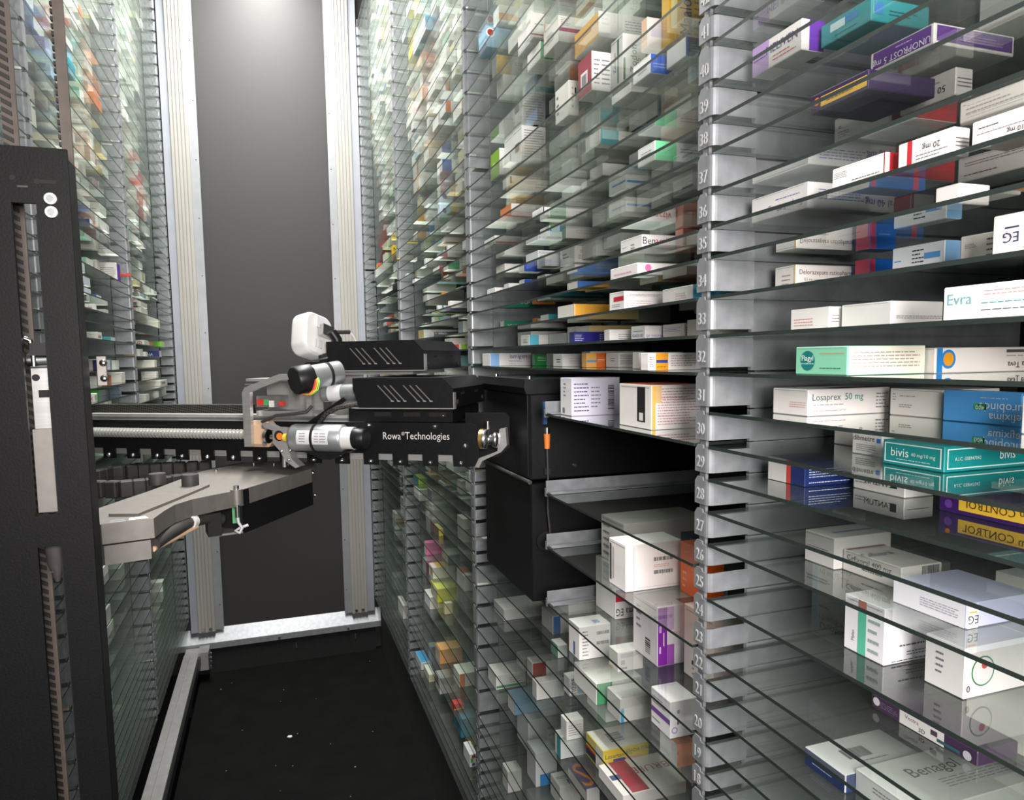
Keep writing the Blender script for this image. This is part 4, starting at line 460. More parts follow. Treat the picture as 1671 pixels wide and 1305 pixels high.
('LC', 42, -0.3876, 1.7684, 0.0264, 0.0282, 0.0181, '1E2A6A', 'dark blue carton with white end, one above shelf forty-one, middle left rack', [('e', 'pan', 0, 0, 1, 1, 'D0D0D0')]),
('C', 50, 0.3967, 1.7878, 0.0238, 0.0221, 0.0226, 'EAE8E2', 'white carton with red word, first from far post, nine above shelf forty-one, third right rack', [('s', 'lin', 0.1, 0.55, 0.7, 0.75, 1, 'B05040')]),
('C', 40, 0.3835, 1.8054, 0.0529, 0.0196, 0.0215, 'EEEDE8', 'white carton with blue dash, second from far post, shelf forty, third right rack', [('s', 'pan', 0.1, 0.1, 0.3, 0.2, '5A8AD0')]),
('C', 14, 0.3835, 1.8126, 0.0616, 0.0504, 0.0308, 'EAE8E0', 'white carton with yellow top band, four below shelf eighteen, third right rack', [('t', 'pan', 0.2, 0.0, 1, 1, 'D8C040'), ('e', 'pan', 0.4, 0.2, 0.9, 0.8, 'C8B060')]),
('LC', 50, -0.405, 1.8185, 0.031, 0.0408, 0.0246, '2AA080', 'sea green carton with white end, first, nine above shelf forty-one, middle left rack', [('e', 'pan', 0, 0, 1, 1, 'E0E4DE')]),
('LC', 37, -0.3878, 1.8216, 0.0193, 0.0481, 0.0108, '2A52C8', 'royal blue carton with white end, first from far post, shelf thirty-seven, middle left rack', [('e', 'pan', 0, 0, 1, 1, 'D8D8D8')]),
('C', 52, 0.3904, 1.8239, 0.0625, 0.092, 0.0304, 'E0A080', 'salmon carton with white end, first from far post, eleven above shelf forty-one, third right rack', [('e', 'pan', 0, 0, 1, 1, 'E4E2D8')]),
('LC', 34, -0.4041, 1.8318, 0.0303, 0.0449, 0.019, 'E8E4DC', 'white carton with small grey paragraph, second from far post, shelf thirty-four, middle left rack', [('s', 'lin', 0.1, 0.3, 0.8, 0.9, 5, '77757a'), ('e', 'pan', 0.2, 0.3, 0.8, 0.6, '9a8a80')]),
('LC', 32, -0.4024, 1.8506, 0.0373, 0.05, 0.0232, '1E1650', 'indigo carton with white end, first from far post, shelf thirty-two, middle left rack', [('e', 'pan', 0, 0, 1, 1, 'D8D4D4'), ('s', 'pan', 0, 0, 0.3, 1, 'C8C0B8')]),
('C', 56, 0.3913, 1.8782, 0.0183, 0.1208, 0.0299, 'E0D050', 'pale yellow carton in the haze, second, fifteen above shelf forty-one, third right rack', [('s', 'pan', 0.0, 0, 1, 1, 'E0C838')]),
('C', 15, 0.3832, 1.8909, 0.0524, 0.0269, 0.0354, 'E878B0', 'pink carton with cream end, first from far post, three below shelf eighteen, third right rack', [('e', 'pan', 0, 0, 1, 1, 'E0D8D8')]),
('C', 4, 0.3837, 1.9021, 0.0166, 0.0699, 0.0225, 'D8D8C8', 'white carton with yellow bars, second from far post, fourteen below shelf eighteen, third right rack', [('s', 'pan', 0, 0.3, 1, 0.4, 'D0C840'), ('s', 'pan', 0, 0.65, 1, 0.72, 'D0C840')]),
('LC', 48, -0.4246, 1.9046, 0.0436, 0.0451, 0.026, 'DCD6CC', 'white carton with dark red name, seven above shelf forty-one, middle left rack', [('s', 'txt', 'BRUFEN', 0.75, 0.5, 0.34, '8A2A30', 0)]),
('C', 39, 0.375, 1.9106, 0.0341, 0.0338, 0.0116, 'EFEFEC', 'flat white carton by the far post, first from far post, shelf thirty-nine, third right rack', []),
('LC', 34, -0.3892, 1.9259, 0.0241, 0.05, 0.0101, '3AA0A8', 'teal carton with white end, first from far post, shelf thirty-four, middle left rack', [('e', 'pan', 0, 0, 1, 1, 'C8D8D8')]),
('LC', 30, -0.4636, 1.953, 0.06, 0.1128, 0.0151, '5AC868', 'green carton with grey end, second from far post, shelf thirty, middle left rack', [('e', 'pan', 0, 0, 1, 1, 'C8CCD0')]),
('LC', 56, -0.4287, 1.963, 0.0603, 0.0791, 0.0209, 'D8D6CC', 'white carton with olive foot stripe, fifteen above shelf forty-one, middle left rack', [('s', 'pan', 0, 0, 1, 0.35, 'B8B030'), ('s', 'lin', 0.4, 0.45, 0.95, 0.95, 4, '77757a')]),
('LC', 51, -0.3959, 1.9693, 0.021, 0.0812, 0.0286, 'F08A40', 'bright orange carton, first from far post, ten above shelf forty-one, middle left rack', [('e', 'pan', 0, 0, 1, 1, 'E8783A')]),
('LC', 39, -0.4389, 1.9823, 0.0431, 0.0331, 0.0486, 'DCD8CC', 'cream carton left of the violet one, second from far post, shelf thirty-nine, middle left rack', []),
('C', 19, 0.3833, 1.9825, 0.0386, 0.0702, 0.0165, 'DAD8D0', 'white flat carton under the lime one, first from far post, shelf nineteen, third right rack', []),
('C', 4, 0.3784, 1.9875, 0.0257, 0.0878, 0.0225, 'D8DCD8', 'white carton with blue top, first from far post, fourteen below shelf eighteen, third right rack', [('t', 'pan', 0, 0, 1, 1, '4A9AC8')]),
('C', 20, 0.3861, 1.9925, 0.0251, 0.0801, 0.0174, '9AB83A', 'lime carton with teal end, first from far post, shelf twenty, third right rack', [('e', 'pan', 0, 0, 1, 1, '2A7A80')]),
('LC', 31, -0.4222, 2.0214, 0.0571, 0.05, 0.0264, 'EAE4DA', 'long white carton with orange panel, first from far post, shelf thirty-one, middle left rack', [('s', 'pan', 0.02, 0.0, 0.6, 0.75, 'D8875A'), ('s', 'lin', 0.35, 0.25, 0.55, 0.45, 2, '6a3a20')]),
('C', 45, 0.4433, 2.0289, 0.0318, 0.0254, 0.0345, 'F0ECEC', 'white carton with crimson end, first from far post, four above shelf forty-one, third right rack', [('e', 'pan', 0, 0, 1, 1, 'A02A4A'), ('s', 'lin', 0.2, 0.2, 0.9, 0.8, 4, '77757a')]),
('C', 51, 0.3967, 2.0333, 0.049, 0.0357, 0.0255, 'E4E4DC', 'cream carton above the yellow tab, first, ten above shelf forty-one, third right rack', []),
('LC', 39, -0.4061, 2.0492, 0.0418, 0.0393, 0.0506, 'E8E4DE', 'white carton with violet end, first from far post, shelf thirty-nine, middle left rack', [('e', 'pan', 0, 0, 1, 1, '5A2AA0'), ('s', 'lin', 0.1, 0.2, 0.9, 0.8, 6, '77757a')]),
('C', 40, 0.3814, 2.0567, 0.0318, 0.0329, 0.012, 'EFEFEC', 'thin white carton tucked by the post, first from far post, shelf forty, third right rack', []),
('LC', 30, -0.4026, 2.0613, 0.023, 0.0297, 0.0161, '8A9AB0', 'blue grey carton behind the green one, first from far post, shelf thirty, middle left rack', []),
('D', 45, 0.4349, 2.146, 0.0237, 0.0366, 0.0276, 'E8C030', 'yellow carton with white end, second from far post, four above shelf forty-one, farthest right rack', [('e', 'pan', 0, 0, 1, 1, 'E8E4D8')]),
('D', 6, 0.3757, 2.2629, 0.0154, 0.103, 0.046, 'DEDAD4', 'white tall carton by the third post, second, twelve below shelf eighteen, farthest right rack', []),
('LD', 33, -0.5004, 2.2673, 0.0547, 0.0539, 0.0237, 'EAE6DC', 'long white carton with green mark on end, second, shelf thirty-three, farthest left rack', [('e', 'pan', 0.3, 0.0, 1, 0.3, '9AB82A'), ('s', 'lin', 0.2, 0.4, 0.6, 0.85, 4, '77757a'), ('s', 'dot', 0.82, 0.35, 0.1, '3a3a60')]),
('D', 43, 0.3923, 2.3567, 0.0153, 0.032, 0.0477, 'E8C020', 'yellow carton with black letter, second from far post, two above shelf forty-one, farthest right rack', [('s', 'txt', 'N', 0.6, 0.7, 0.3, '1a1a1a', 0), ('s', 'pan', 0, 0, 1, 0.3, 'B83A20')]),
('D', 62, 0.3762, 2.4054, 0.0175, 0.0802, 0.034, 'E8E4E0', 'white carton with peach panel, first from far post, twenty-one above shelf forty-one, farthest right rack', [('s', 'pan', 0.3, 0, 1, 1, 'E8B898')]),
('LD', 43, -0.3923, 2.4212, 0.0231, 0.0681, 0.0231, 'E8E4DE', 'white carton behind the red strip, first, two above shelf forty-one, farthest left rack', []),
('LD', 37, -0.4082, 2.4889, 0.0263, 0.1205, 0.0301, 'EAE6DC', 'white carton with rounded corner, first from far post, shelf thirty-seven, farthest left rack', []),
('D', 39, 0.3949, 2.5123, 0.019, 0.1483, 0.0161, 'E8E6E0', 'white carton far back by the end post, shelf thirty-nine, farthest right rack', []),
('LD', 34, -0.4103, 2.5221, 0.0258, 0.0793, 0.0192, 'EAE6DA', 'white carton with red emblem, third from far post, shelf thirty-four, farthest left rack', [('s', 'dot', 0.5, 0.5, 0.36, 'B05050'), ('s', 'dot', 0.5, 0.5, 0.24, 'EAE6DA'), ('s', 'dot', 0.5, 0.5, 0.14, 'B05050')]),
('LD', 31, -0.4009, 2.5345, 0.0447, 0.0402, 0.0207, 'E0DCD2', 'white carton two shelves below the navy one, shelf thirty-one, farthest left rack', []),
('LD', 47, -0.4098, 2.5451, 0.0308, 0.0862, 0.0337, 'C86A70', 'rose red carton on the far left rack, first, six above shelf forty-one, farthest left rack', [('s', 'pan', 0.0, 0.6, 1, 1, 'E8D8D8')]),
('D', 60, 0.3842, 2.5535, 0.0375, 0.047, 0.034, 'E8E6DC', 'white carton with grey name far back, nineteen above shelf forty-one, farthest right rack', [('s', 'lin', 0.1, 0.4, 0.9, 0.6, 1, '77757a')]),
('LD', 49, -0.4072, 2.5555, 0.0308, 0.0711, 0.034, 'C8585A', 'red topped white carton in the haze, second, eight above shelf forty-one, farthest left rack', [('s', 'pan', 0, 0, 1, 0.5, 'E4DCD8')]),
('LD', 32, -0.4206, 2.5709, 0.0555, 0.05, 0.0236, 'E8E4DA', 'long white carton on the far left rack, shelf thirty-two, farthest left rack', []),
('D', 43, 0.3832, 2.6324, 0.0254, 0.0533, 0.0251, 'E04A28', 'small orange carton with yellow end, first, two above shelf forty-one, farthest right rack', [('e', 'pan', 0, 0, 1, 1, 'D8B838')]),
('LD', 30, -0.4066, 2.6619, 0.0426, 0.17, 0.0191, 'E8E2D8', 'white carton with black print on end, second from far post, shelf thirty, farthest left rack', [('e', 'pan', 0.2, 0.3, 0.7, 0.7, '8a8680')]),
('LD', 30, -0.5882, 2.6648, 0.035, 0.0657, 0.0265, '3AB0C0', 'turquoise carton with white end, first from far post, shelf thirty, farthest left rack', [('e', 'pan', 0, 0, 1, 1, 'E4E0DA'), ('s', 'lin', 0.1, 0.3, 0.8, 0.8, 3, '1A7A8A')]),
('LD', 33, -0.4454, 2.6864, 0.0803, 0.05, 0.0214, '1A2A6A', 'navy carton with white name, first from far post, shelf thirty-three, farthest left rack', [('s', 'txt', 'CLORINA', 0.4, 0.4, 0.45, 'E8ECF4', 0), ('e', 'pan', 0, 0, 1, 1, 'D8D8DC')]),
('LD', 36, -0.4791, 2.6968, 0.114, 0.05, 0.0255, 'E4E0D6', 'tall white carton in the far left rack, shelf thirty-six, farthest left rack', []),
('LD', 34, -0.452, 2.722, 0.06, 0.0489, 0.0194, 'E8893A', 'orange and white carton end, second from far post, shelf thirty-four, farthest left rack', [('e', 'pan', 0, 0, 1, 1, 'E8E0D8')]),
('D', 45, 0.4275, 2.7642, 0.0239, 0.1638, 0.0345, 'D8502A', 'orange red carton with yellow edge, first, four above shelf forty-one, farthest right rack', [('e', 'pan', 0, 0, 1, 1, 'C8403A')]),
('LD', 34, -0.3965, 2.7757, 0.0314, 0.05, 0.0204, '7AC828', 'lime green carton, first from far post, shelf thirty-four, farthest left rack', [('e', 'pan', 0, 0, 1, 1, 'C8D8B8')]),
('D', 38, 0.4366, 2.7871, 0.0425, 0.039, 0.018, 'DEDCD6', 'white carton under the end shelf, first from far post, shelf thirty-eight, farthest right rack', []),
('B', 45, 0.4138, 0.9455, 0.0816, 0.0578, 0.0243, 'D8804A', 'orange carton with white end, second from far post, four above shelf forty-one, second right rack', [('e', 'pan', 0, 0, 1, 1, 'E4E0DA'), ('s', 'lin', 0.45, 0.35, 0.92, 0.8, 3, '8a8a8e')]),
('B', 45, 0.3913, 0.807, 0.0786, 0.0719, 0.0294, 'EAE8E2', 'white carton with amber end, third from far post, four above shelf forty-one, second right rack', [('e', 'pan', 0, 0, 1, 1, 'D8A030'), ('s', 'lin', 0.45, 0.35, 0.92, 0.8, 4, '8a8a8e')]),
('B', 46, 0.3821, 0.9794, 0.0737, 0.053, 0.0246, 'D8D8D0', 'white carton with green end band, second, five above shelf forty-one, second right rack', [('s', 'pan', 0, 0, 0.272, 1, '4A9A6A'), ('s', 'lin', 0.45, 0.35, 0.92, 0.8, 2, '8a8a8e')]),
('B', 46, 0.4209, 1.105, 0.0631, 0.0573, 0.031, 'E4E6E2', 'white carton with teal foot stripe, first, five above shelf forty-one, second right rack', [('s', 'pan', 0, 0.1, 1, 0.37, '3AA0A8'), ('s', 'lin', 0.45, 0.35, 0.92, 0.8, 2, '8a8a8e')]),
('B', 47, 0.3815, 1.0179, 0.0978, 0.054, 0.0298, 'E8E4E0', 'white carton with orange end band, third, six above shelf forty-one, second right rack', [('s', 'pan', 0, 0, 0.246, 1, 'D8804A'), ('s', 'lin', 0.45, 0.35, 0.92, 0.8, 4, '8a8a8e')]),
('B', 47, 0.4168, 1.0775, 0.0725, 0.0408, 0.0248, 'EFEDE8', 'white carton with green end band, second, six above shelf forty-one, second right rack', [('s', 'pan', 0, 0, 0.388, 1, '4A9A6A'), ('s', 'lin', 0.45, 0.35, 0.92, 0.8, 4, '8a8a8e')]),
('B', 48, 0.3938, 1.0834, 0.0876, 0.0716, 0.0232, 'E2E0D8', 'white carton with violet foot stripe, second, seven above shelf forty-one, second right rack', [('s', 'pan', 0, 0.1, 1, 0.275, '7A4A9A'), ('s', 'lin', 0.45, 0.35, 0.92, 0.8, 2, '8a8a8e')]),
('B', 34, 0.4259, 1.0654, 0.1, 0.0365, 0.0165, '3AA0A8', 'teal carton with white end, third from far post, shelf thirty-four, second right rack', [('e', 'pan', 0, 0, 1, 1, 'E4E0DA'), ('s', 'lin', 0.45, 0.35, 0.92, 0.8, 2, '8a8a8e')]),
('B', 35, 0.4035, 0.9005, 0.0631, 0.0363, 0.0169, '3A6AB0', 'blue carton with white end, first from far post, shelf thirty-five, second right rack', [('e', 'pan', 0, 0, 1, 1, 'E4E0DA'), ('s', 'lin', 0.45, 0.35, 0.92, 0.8, 2, '8a8a8e')]),
('B', 36, 0.4243, 1.0745, 0.0767, 0.0371, 0.0203, 'D8D8D0', 'plain white carton with grey print, fourth from far post, shelf thirty-six, second right rack', [('s', 'lin', 0.45, 0.35, 0.92, 0.8, 3, '8a8a8e')]),
('B', 37, 0.4009, 1.2116, 0.0756, 0.0512, 0.0239, 'EAE8E2', 'plain white carton with grey print, first from far post, shelf thirty-seven, second right rack', [('s', 'lin', 0.45, 0.35, 0.92, 0.8, 3, '8a8a8e')]),
('B', 38, 0.3976, 0.9887, 0.0964, 0.0386, 0.0166, 'EAE8E2', 'white carton with green end band, first from far post, shelf thirty-eight, second right rack', [('s', 'pan', 0, 0, 0.28, 1, '4A9A6A'), ('s', 'lin', 0.45, 0.35, 0.92, 0.8, 2, '8a8a8e')]),
('B', 39, 0.3886, 1.2289, 0.0796, 0.0672, 0.015, 'EAE8E2', 'white carton with red foot stripe, first from far post, shelf thirty-nine, second right rack', [('s', 'pan', 0, 0.1, 1, 0.341, 'C8503A'), ('s', 'lin', 0.45, 0.35, 0.92, 0.8, 4, '8a8a8e')]),
('B', 40, 0.3867, 1.1297, 0.0962, 0.0598, 0.0203, 'DCDAD2', 'white carton with orange end, first from far post, shelf forty, second right rack', [('e', 'pan', 0, 0, 1, 1, 'D8804A'), ('s', 'lin', 0.45, 0.35, 0.92, 0.8, 2, '8a8a8e')]),
('B', 41, 0.4053, 0.8336, 0.0673, 0.0437, 0.0184, 'D8D8D0', 'white carton with teal end band, second from far post, shelf forty-one, second right rack', [('s', 'pan', 0, 0, 0.393, 1, '3AA0A8'), ('s', 'lin', 0.45, 0.35, 0.92, 0.8, 2, '8a8a8e')]),
('C', 37, 0.4219, 1.3816, 0.0825, 0.0653, 0.0165, 'E2E0D8', 'white carton with crimson foot stripe, second from far post, shelf thirty-seven, third right rack', [('s', 'pan', 0, 0.1, 1, 0.377, 'B03A5A'), ('s', 'lin', 0.45, 0.35, 0.92, 0.8, 3, '8a8a8e')]),
('C', 38, 0.3974, 1.6263, 0.0723, 0.045, 0.0167, 'EFEDE8', 'white carton with green end band, second from far post, shelf thirty-eight, third right rack', [('s', 'pan', 0, 0, 0.397, 1, '4A9A6A'), ('s', 'lin', 0.45, 0.35, 0.92, 0.8, 3, '8a8a8e')]),
('C', 39, 0.3877, 1.6744, 0.0905, 0.0662, 0.0163, 'EFEDE8', 'white carton with crimson end band, second from far post, shelf thirty-nine, third right rack', [('s', 'pan', 0, 0, 0.24, 1, 'B03A5A'), ('s', 'lin', 0.45, 0.35, 0.92, 0.8, 3, '8a8a8e')]),
('C', 40, 0.4114, 1.3834, 0.0777, 0.0554, 0.0168, 'E2E0D8', 'white carton with teal end band, fourth from far post, shelf forty, third right rack', [('s', 'pan', 0, 0, 0.338, 1, '3AA0A8'), ('s', 'lin', 0.45, 0.35, 0.92, 0.8, 3, '8a8a8e')]),
('C', 41, 0.4103, 1.4013, 0.0914, 0.036, 0.0169, 'E2E0D8', 'plain white carton with grey print, first from far post, shelf forty-one, third right rack', [('s', 'lin', 0.45, 0.35, 0.92, 0.8, 3, '8a8a8e')]),
('C', 42, 0.4158, 1.8332, 0.0924, 0.0668, 0.0171, 'DCDAD2', 'white carton with blue end, first from far post, one above shelf forty-one, third right rack', [('e', 'pan', 0, 0, 1, 1, '3A6AB0'), ('s', 'lin', 0.45, 0.35, 0.92, 0.8, 3, '8a8a8e')]),
('C', 43, 0.3858, 1.9235, 0.0959, 0.046, 0.0182, 'EFEDE8', 'white carton with amber end band, first, two above shelf forty-one, third right rack', [('s', 'pan', 0, 0, 0.277, 1, 'D8A030'), ('s', 'lin', 0.45, 0.35, 0.92, 0.8, 3, '8a8a8e')]),
('C', 44, 0.3928, 1.7987, 0.068, 0.0511, 0.0145, 'E4E6E2', 'plain white carton with grey print, three above shelf forty-one, third right rack', [('s', 'lin', 0.45, 0.35, 0.92, 0.8, 3, '8a8a8e')]),
('C', 45, 0.4237, 1.6058, 0.0812, 0.0605, 0.02, '7A4A9A', 'violet carton with white end, second from far post, four above shelf forty-one, third right rack', [('e', 'pan', 0, 0, 1, 1, 'E4E0DA'), ('s', 'lin', 0.45, 0.35, 0.92, 0.8, 3, '8a8a8e')]),
('C', 46, 0.3859, 1.6122, 0.0749, 0.05, 0.0279, 'E4E6E2', 'white carton with blue end band, five above shelf forty-one, third right rack', [('s', 'pan', 0, 0, 0.304, 1, '3A6AB0'), ('s', 'lin', 0.45, 0.35, 0.92, 0.8, 2, '8a8a8e')]),
('C', 47, 0.4236, 2.0283, 0.0806, 0.0474, 0.0223, 'E4E6E2', 'white carton with red end band, six above shelf forty-one, third right rack', [('s', 'pan', 0, 0, 0.223, 1, 'C8503A'), ('s', 'lin', 0.45, 0.35, 0.92, 0.8, 4, '8a8a8e')]),
('C', 48, 0.3902, 1.447, 0.0805, 0.0708, 0.0241, 'E6E4DC', 'white carton with red end band, seven above shelf forty-one, third right rack', [('s', 'pan', 0, 0, 0.239, 1, 'C8503A'), ('s', 'lin', 0.45, 0.35, 0.92, 0.8, 2, '8a8a8e')]),
('C', 49, 0.3853, 1.5649, 0.0814, 0.0515, 0.0254, 'E4E6E2', 'white carton with orange end band, eight above shelf forty-one, third right rack', [('s', 'pan', 0, 0, 0.154, 1, 'D8804A'), ('s', 'lin', 0.45, 0.35, 0.92, 0.8, 2, '8a8a8e')]),
('C', 50, 0.4129, 1.4559, 0.078, 0.0375, 0.028, 'E8E4E0', 'plain white carton with grey print, second, nine above shelf forty-one, third right rack', [('s', 'lin', 0.45, 0.35, 0.92, 0.8, 2, '8a8a8e')]),
('C', 51, 0.4014, 1.805, 0.0825, 0.049, 0.0271, 'EFEDE8', 'plain white carton with grey print, second, ten above shelf forty-one, third right rack', [('s', 'lin', 0.45, 0.35, 0.92, 0.8, 2, '8a8a8e')]),
('C', 52, 0.4257, 1.466, 0.061, 0.0424, 0.019, 'E2E0D8', 'white carton with red end, second from far post, eleven above shelf forty-one, third right rack', [('e', 'pan', 0, 0, 1, 1, 'C8503A'), ('s', 'lin', 0.45, 0.35, 0.92, 0.8, 2, '8a8a8e')]),
('C', 53, 0.4117, 1.7083, 0.068, 0.0593, 0.0201, 'EAE8E2', 'white carton with olive end band, twelve above shelf forty-one, third right rack', [('s', 'pan', 0, 0, 0.306, 1, '8AA84A'), ('s', 'lin', 0.45, 0.35, 0.92, 0.8, 4, '8a8a8e')]),
('C', 54, 0.4171, 1.9436, 0.0886, 0.0353, 0.029, 'EFEDE8', 'white carton with blue end band, thirteen above shelf forty-one, third right rack', [('s', 'pan', 0, 0, 0.399, 1, '3A6AB0'), ('s', 'lin', 0.45, 0.35, 0.92, 0.8, 3, '8a8a8e')]),
('C', 55, 0.4145, 1.8775, 0.0616, 0.0484, 0.0214, 'C8503A', 'red carton with white end, first from far post, fourteen above shelf forty-one, third right rack', [('e', 'pan', 0, 0, 1, 1, 'E4E0DA'), ('s', 'lin', 0.45, 0.35, 0.92, 0.8, 4, '8a8a8e')]),
('C', 56, 0.4221, 1.9856, 0.0803, 0.0418, 0.0193, 'DCDAD2', 'white carton with green end band, first, fifteen above shelf forty-one, third right rack', [('s', 'pan', 0, 0, 0.247, 1, '4A9A6A'), ('s', 'lin', 0.45, 0.35, 0.92, 0.8, 4, '8a8a8e')]),
('C', 57, 0.4129, 1.8379, 0.0963, 0.0602, 0.0215, '6A8AA0', 'grey blue carton with white end, sixteen above shelf forty-one, third right rack', [('e', 'pan', 0, 0, 1, 1, 'E4E0DA'), ('s', 'lin', 0.45, 0.35, 0.92, 0.8, 2, '8a8a8e')]),
('C', 9, 0.3894, 1.5695, 0.089, 0.0578, 0.0334, 'E2E0D8', 'white carton with orange end band, second, nine below shelf eighteen, third right rack', [('s', 'pan', 0, 0, 0.157, 1, 'D8804A'), ('s', 'lin', 0.45, 0.35, 0.92, 0.8, 2, '8a8a8e')]),
('C', 12, 0.3799, 1.8434, 0.0665, 0.0741, 0.034, 'EAE8E2', 'plain white carton with grey print, six below shelf eighteen, third right rack', [('s', 'lin', 0.45, 0.35, 0.92, 0.8, 2, '8a8a8e')]),
('C', 13, 0.4061, 2.0203, 0.0905, 0.043, 0.0378, 'E2E0D8', 'white carton with crimson end band, first, five below shelf eighteen, third right rack', [('s', 'pan', 0, 0, 0.201, 1, 'B03A5A'), ('s', 'lin', 0.45, 0.35, 0.92, 0.8, 2, '8a8a8e')]),
('C', 15, 0.4212, 1.797, 0.0939, 0.0675, 0.0212, 'E8E4E0', 'white carton with grey blue end band, second, three below shelf eighteen, third right rack', [('s', 'pan', 0, 0, 0.348, 1, '6A8AA0'), ('s', 'lin', 0.45, 0.35, 0.92, 0.8, 4, '8a8a8e')]),
('C', 16, 0.3917, 1.3696, 0.0728, 0.052, 0.0239, 'E8E4E0', 'plain white carton with grey print, two below shelf eighteen, third right rack', [('s', 'lin', 0.45, 0.35, 0.92, 0.8, 4, '8a8a8e')]),
('C', 19, 0.3998, 1.3766, 0.0941, 0.0597, 0.0187, 'D8D8D0', 'white carton with olive foot stripe, third from far post, shelf nineteen, third right rack', [('s', 'pan', 0, 0.1, 1, 0.356, '8AA84A'), ('s', 'lin', 0.45, 0.35, 0.92, 0.8, 4, '8a8a8e')]),
('D', 36, 0.3933, 2.5555, 0.0886, 0.0681, 0.0193, 'D8D8D0', 'white carton with red end band, first from far post, shelf thirty-six, farthest right rack', [('s', 'pan', 0, 0, 0.341, 1, 'C8503A'), ('s', 'lin', 0.45, 0.35, 0.92, 0.8, 2, '8a8a8e')]),
('D', 38, 0.3879, 2.7104, 0.0796, 0.0547, 0.0112, 'EFEDE8', 'plain white carton with grey print, second from far post, shelf thirty-eight, farthest right rack', [('s', 'lin', 0.45, 0.35, 0.92, 0.8, 4, '8a8a8e')]),
('D', 40, 0.4147, 2.3047, 0.0978, 0.0463, 0.0188, 'EFEDE8', 'plain white carton with grey print, first from far post, shelf forty, farthest right rack', [('s', 'lin', 0.45, 0.35, 0.92, 0.8, 2, '8a8a8e')]),
('D', 42, 0.3953, 2.2279, 0.0996, 0.0575, 0.0193, 'E2E0D8', 'plain white carton with grey print, one above shelf forty-one, farthest right rack', [('s', 'lin', 0.45, 0.35, 0.92, 0.8, 4, '8a8a8e')]),
('D', 46, 0.392, 2.2987, 0.0955, 0.036, 0.0191, 'EAE8E2', 'plain white carton with grey print, five above shelf forty-one, farthest right rack', [('s', 'lin', 0.45, 0.35, 0.92, 0.8, 2, '8a8a8e')]),
('D', 48, 0.3965, 2.6055, 0.0902, 0.0651, 0.0255, 'E4E6E2', 'plain white carton with grey print, seven above shelf forty-one, farthest right rack', [('s', 'lin', 0.45, 0.35, 0.92, 0.8, 3, '8a8a8e')]),
('D', 50, 0.4186, 2.4608, 0.0897, 0.0418, 0.0273, 'DCDAD2', 'white carton with green foot stripe, nine above shelf forty-one, farthest right rack', [('s', 'pan', 0, 0.1, 1, 0.383, '4A9A6A'), ('s', 'lin', 0.45, 0.35, 0.92, 0.8, 2, '8a8a8e')]),
('D', 52, 0.4104, 2.7311, 0.0707, 0.0652, 0.0252, 'EAE8E2', 'white carton with amber end, first from far post, eleven above shelf forty-one, farthest right rack', [('e', 'pan', 0, 0, 1, 1, 'D8A030'), ('s', 'lin', 0.45, 0.35, 0.92, 0.8, 3, '8a8a8e')]),
('D', 54, 0.4162, 2.8347, 0.0731, 0.0426, 0.0204, 'E2E0D8', 'white carton with green end band, thirteen above shelf forty-one, farthest right rack', [('s', 'pan', 0, 0, 0.188, 1, '4A9A6A'), ('s', 'lin', 0.45, 0.35, 0.92, 0.8, 2, '8a8a8e')]),
('D', 56, 0.4115, 2.2917, 0.0893, 0.0524, 0.0292, 'E2E0D8', 'plain white carton with grey print, fifteen above shelf forty-one, farthest right rack', [('s', 'lin', 0.45, 0.35, 0.92, 0.8, 3, '8a8a8e')]),
('D', 58, 0.4044, 2.6383, 0.076, 0.0666, 0.0186, 'E8E4E0', 'white carton with grey blue end band, seventeen above shelf forty-one, farthest right rack', [('s', 'pan', 0, 0, 0.301, 1, '6A8AA0'), ('s', 'lin', 0.45, 0.35, 0.92, 0.8, 3, '8a8a8e')]),
('D', 6, 0.4089, 2.6437, 0.0697, 0.0691, 0.0249, 'D8D8D0', 'plain white carton with grey print, first, twelve below shelf eighteen, farthest right rack', [('s', 'lin', 0.45, 0.35, 0.92, 0.8, 4, '8a8a8e')]),
('D', 8, 0.4148, 2.3361, 0.065, 0.0523, 0.0138, 'D8D8D0', 'plain white carton with grey print, ten below shelf eighteen, farthest right rack', [('s', 'lin', 0.45, 0.35, 0.92, 0.8, 4, '8a8a8e')]),
('D', 10, 0.423, 2.1687, 0.094, 0.0543, 0.0139, 'EAE8E2', 'white carton with teal foot stripe, eight below shelf eighteen, farthest right rack', [('s', 'pan', 0, 0.1, 1, 0.323, '3AA0A8'), ('s', 'lin', 0.45, 0.35, 0.92, 0.8, 2, '8a8a8e')]),
('D', 12, 0.4272, 2.6999, 0.0817, 0.0414, 0.0237, 'E4E6E2', 'white carton with blue foot stripe, six below shelf eighteen, farthest right rack', [('s', 'pan', 0, 0.1, 1, 0.281, '3A6AB0'), ('s', 'lin', 0.45, 0.35, 0.92, 0.8, 3, '8a8a8e')]),
('D', 14, 0.3997, 2.5186, 0.0856, 0.0682, 0.0295, 'EFEDE8', 'white carton with amber foot stripe, four below shelf eighteen, farthest right rack', [('s', 'pan', 0, 0.1, 1, 0.364, 'D8A030'), ('s', 'lin', 0.45, 0.35, 0.92, 0.8, 2, '8a8a8e')]),
('D', 16, 0.3982, 2.331, 0.0846, 0.0605, 0.0321, 'E6E4DC', 'white carton with red foot stripe, two below shelf eighteen, farthest right rack', [('s', 'pan', 0, 0.1, 1, 0.313, 'C8503A'), ('s', 'lin', 0.45, 0.35, 0.92, 0.8, 4, '8a8a8e')]),
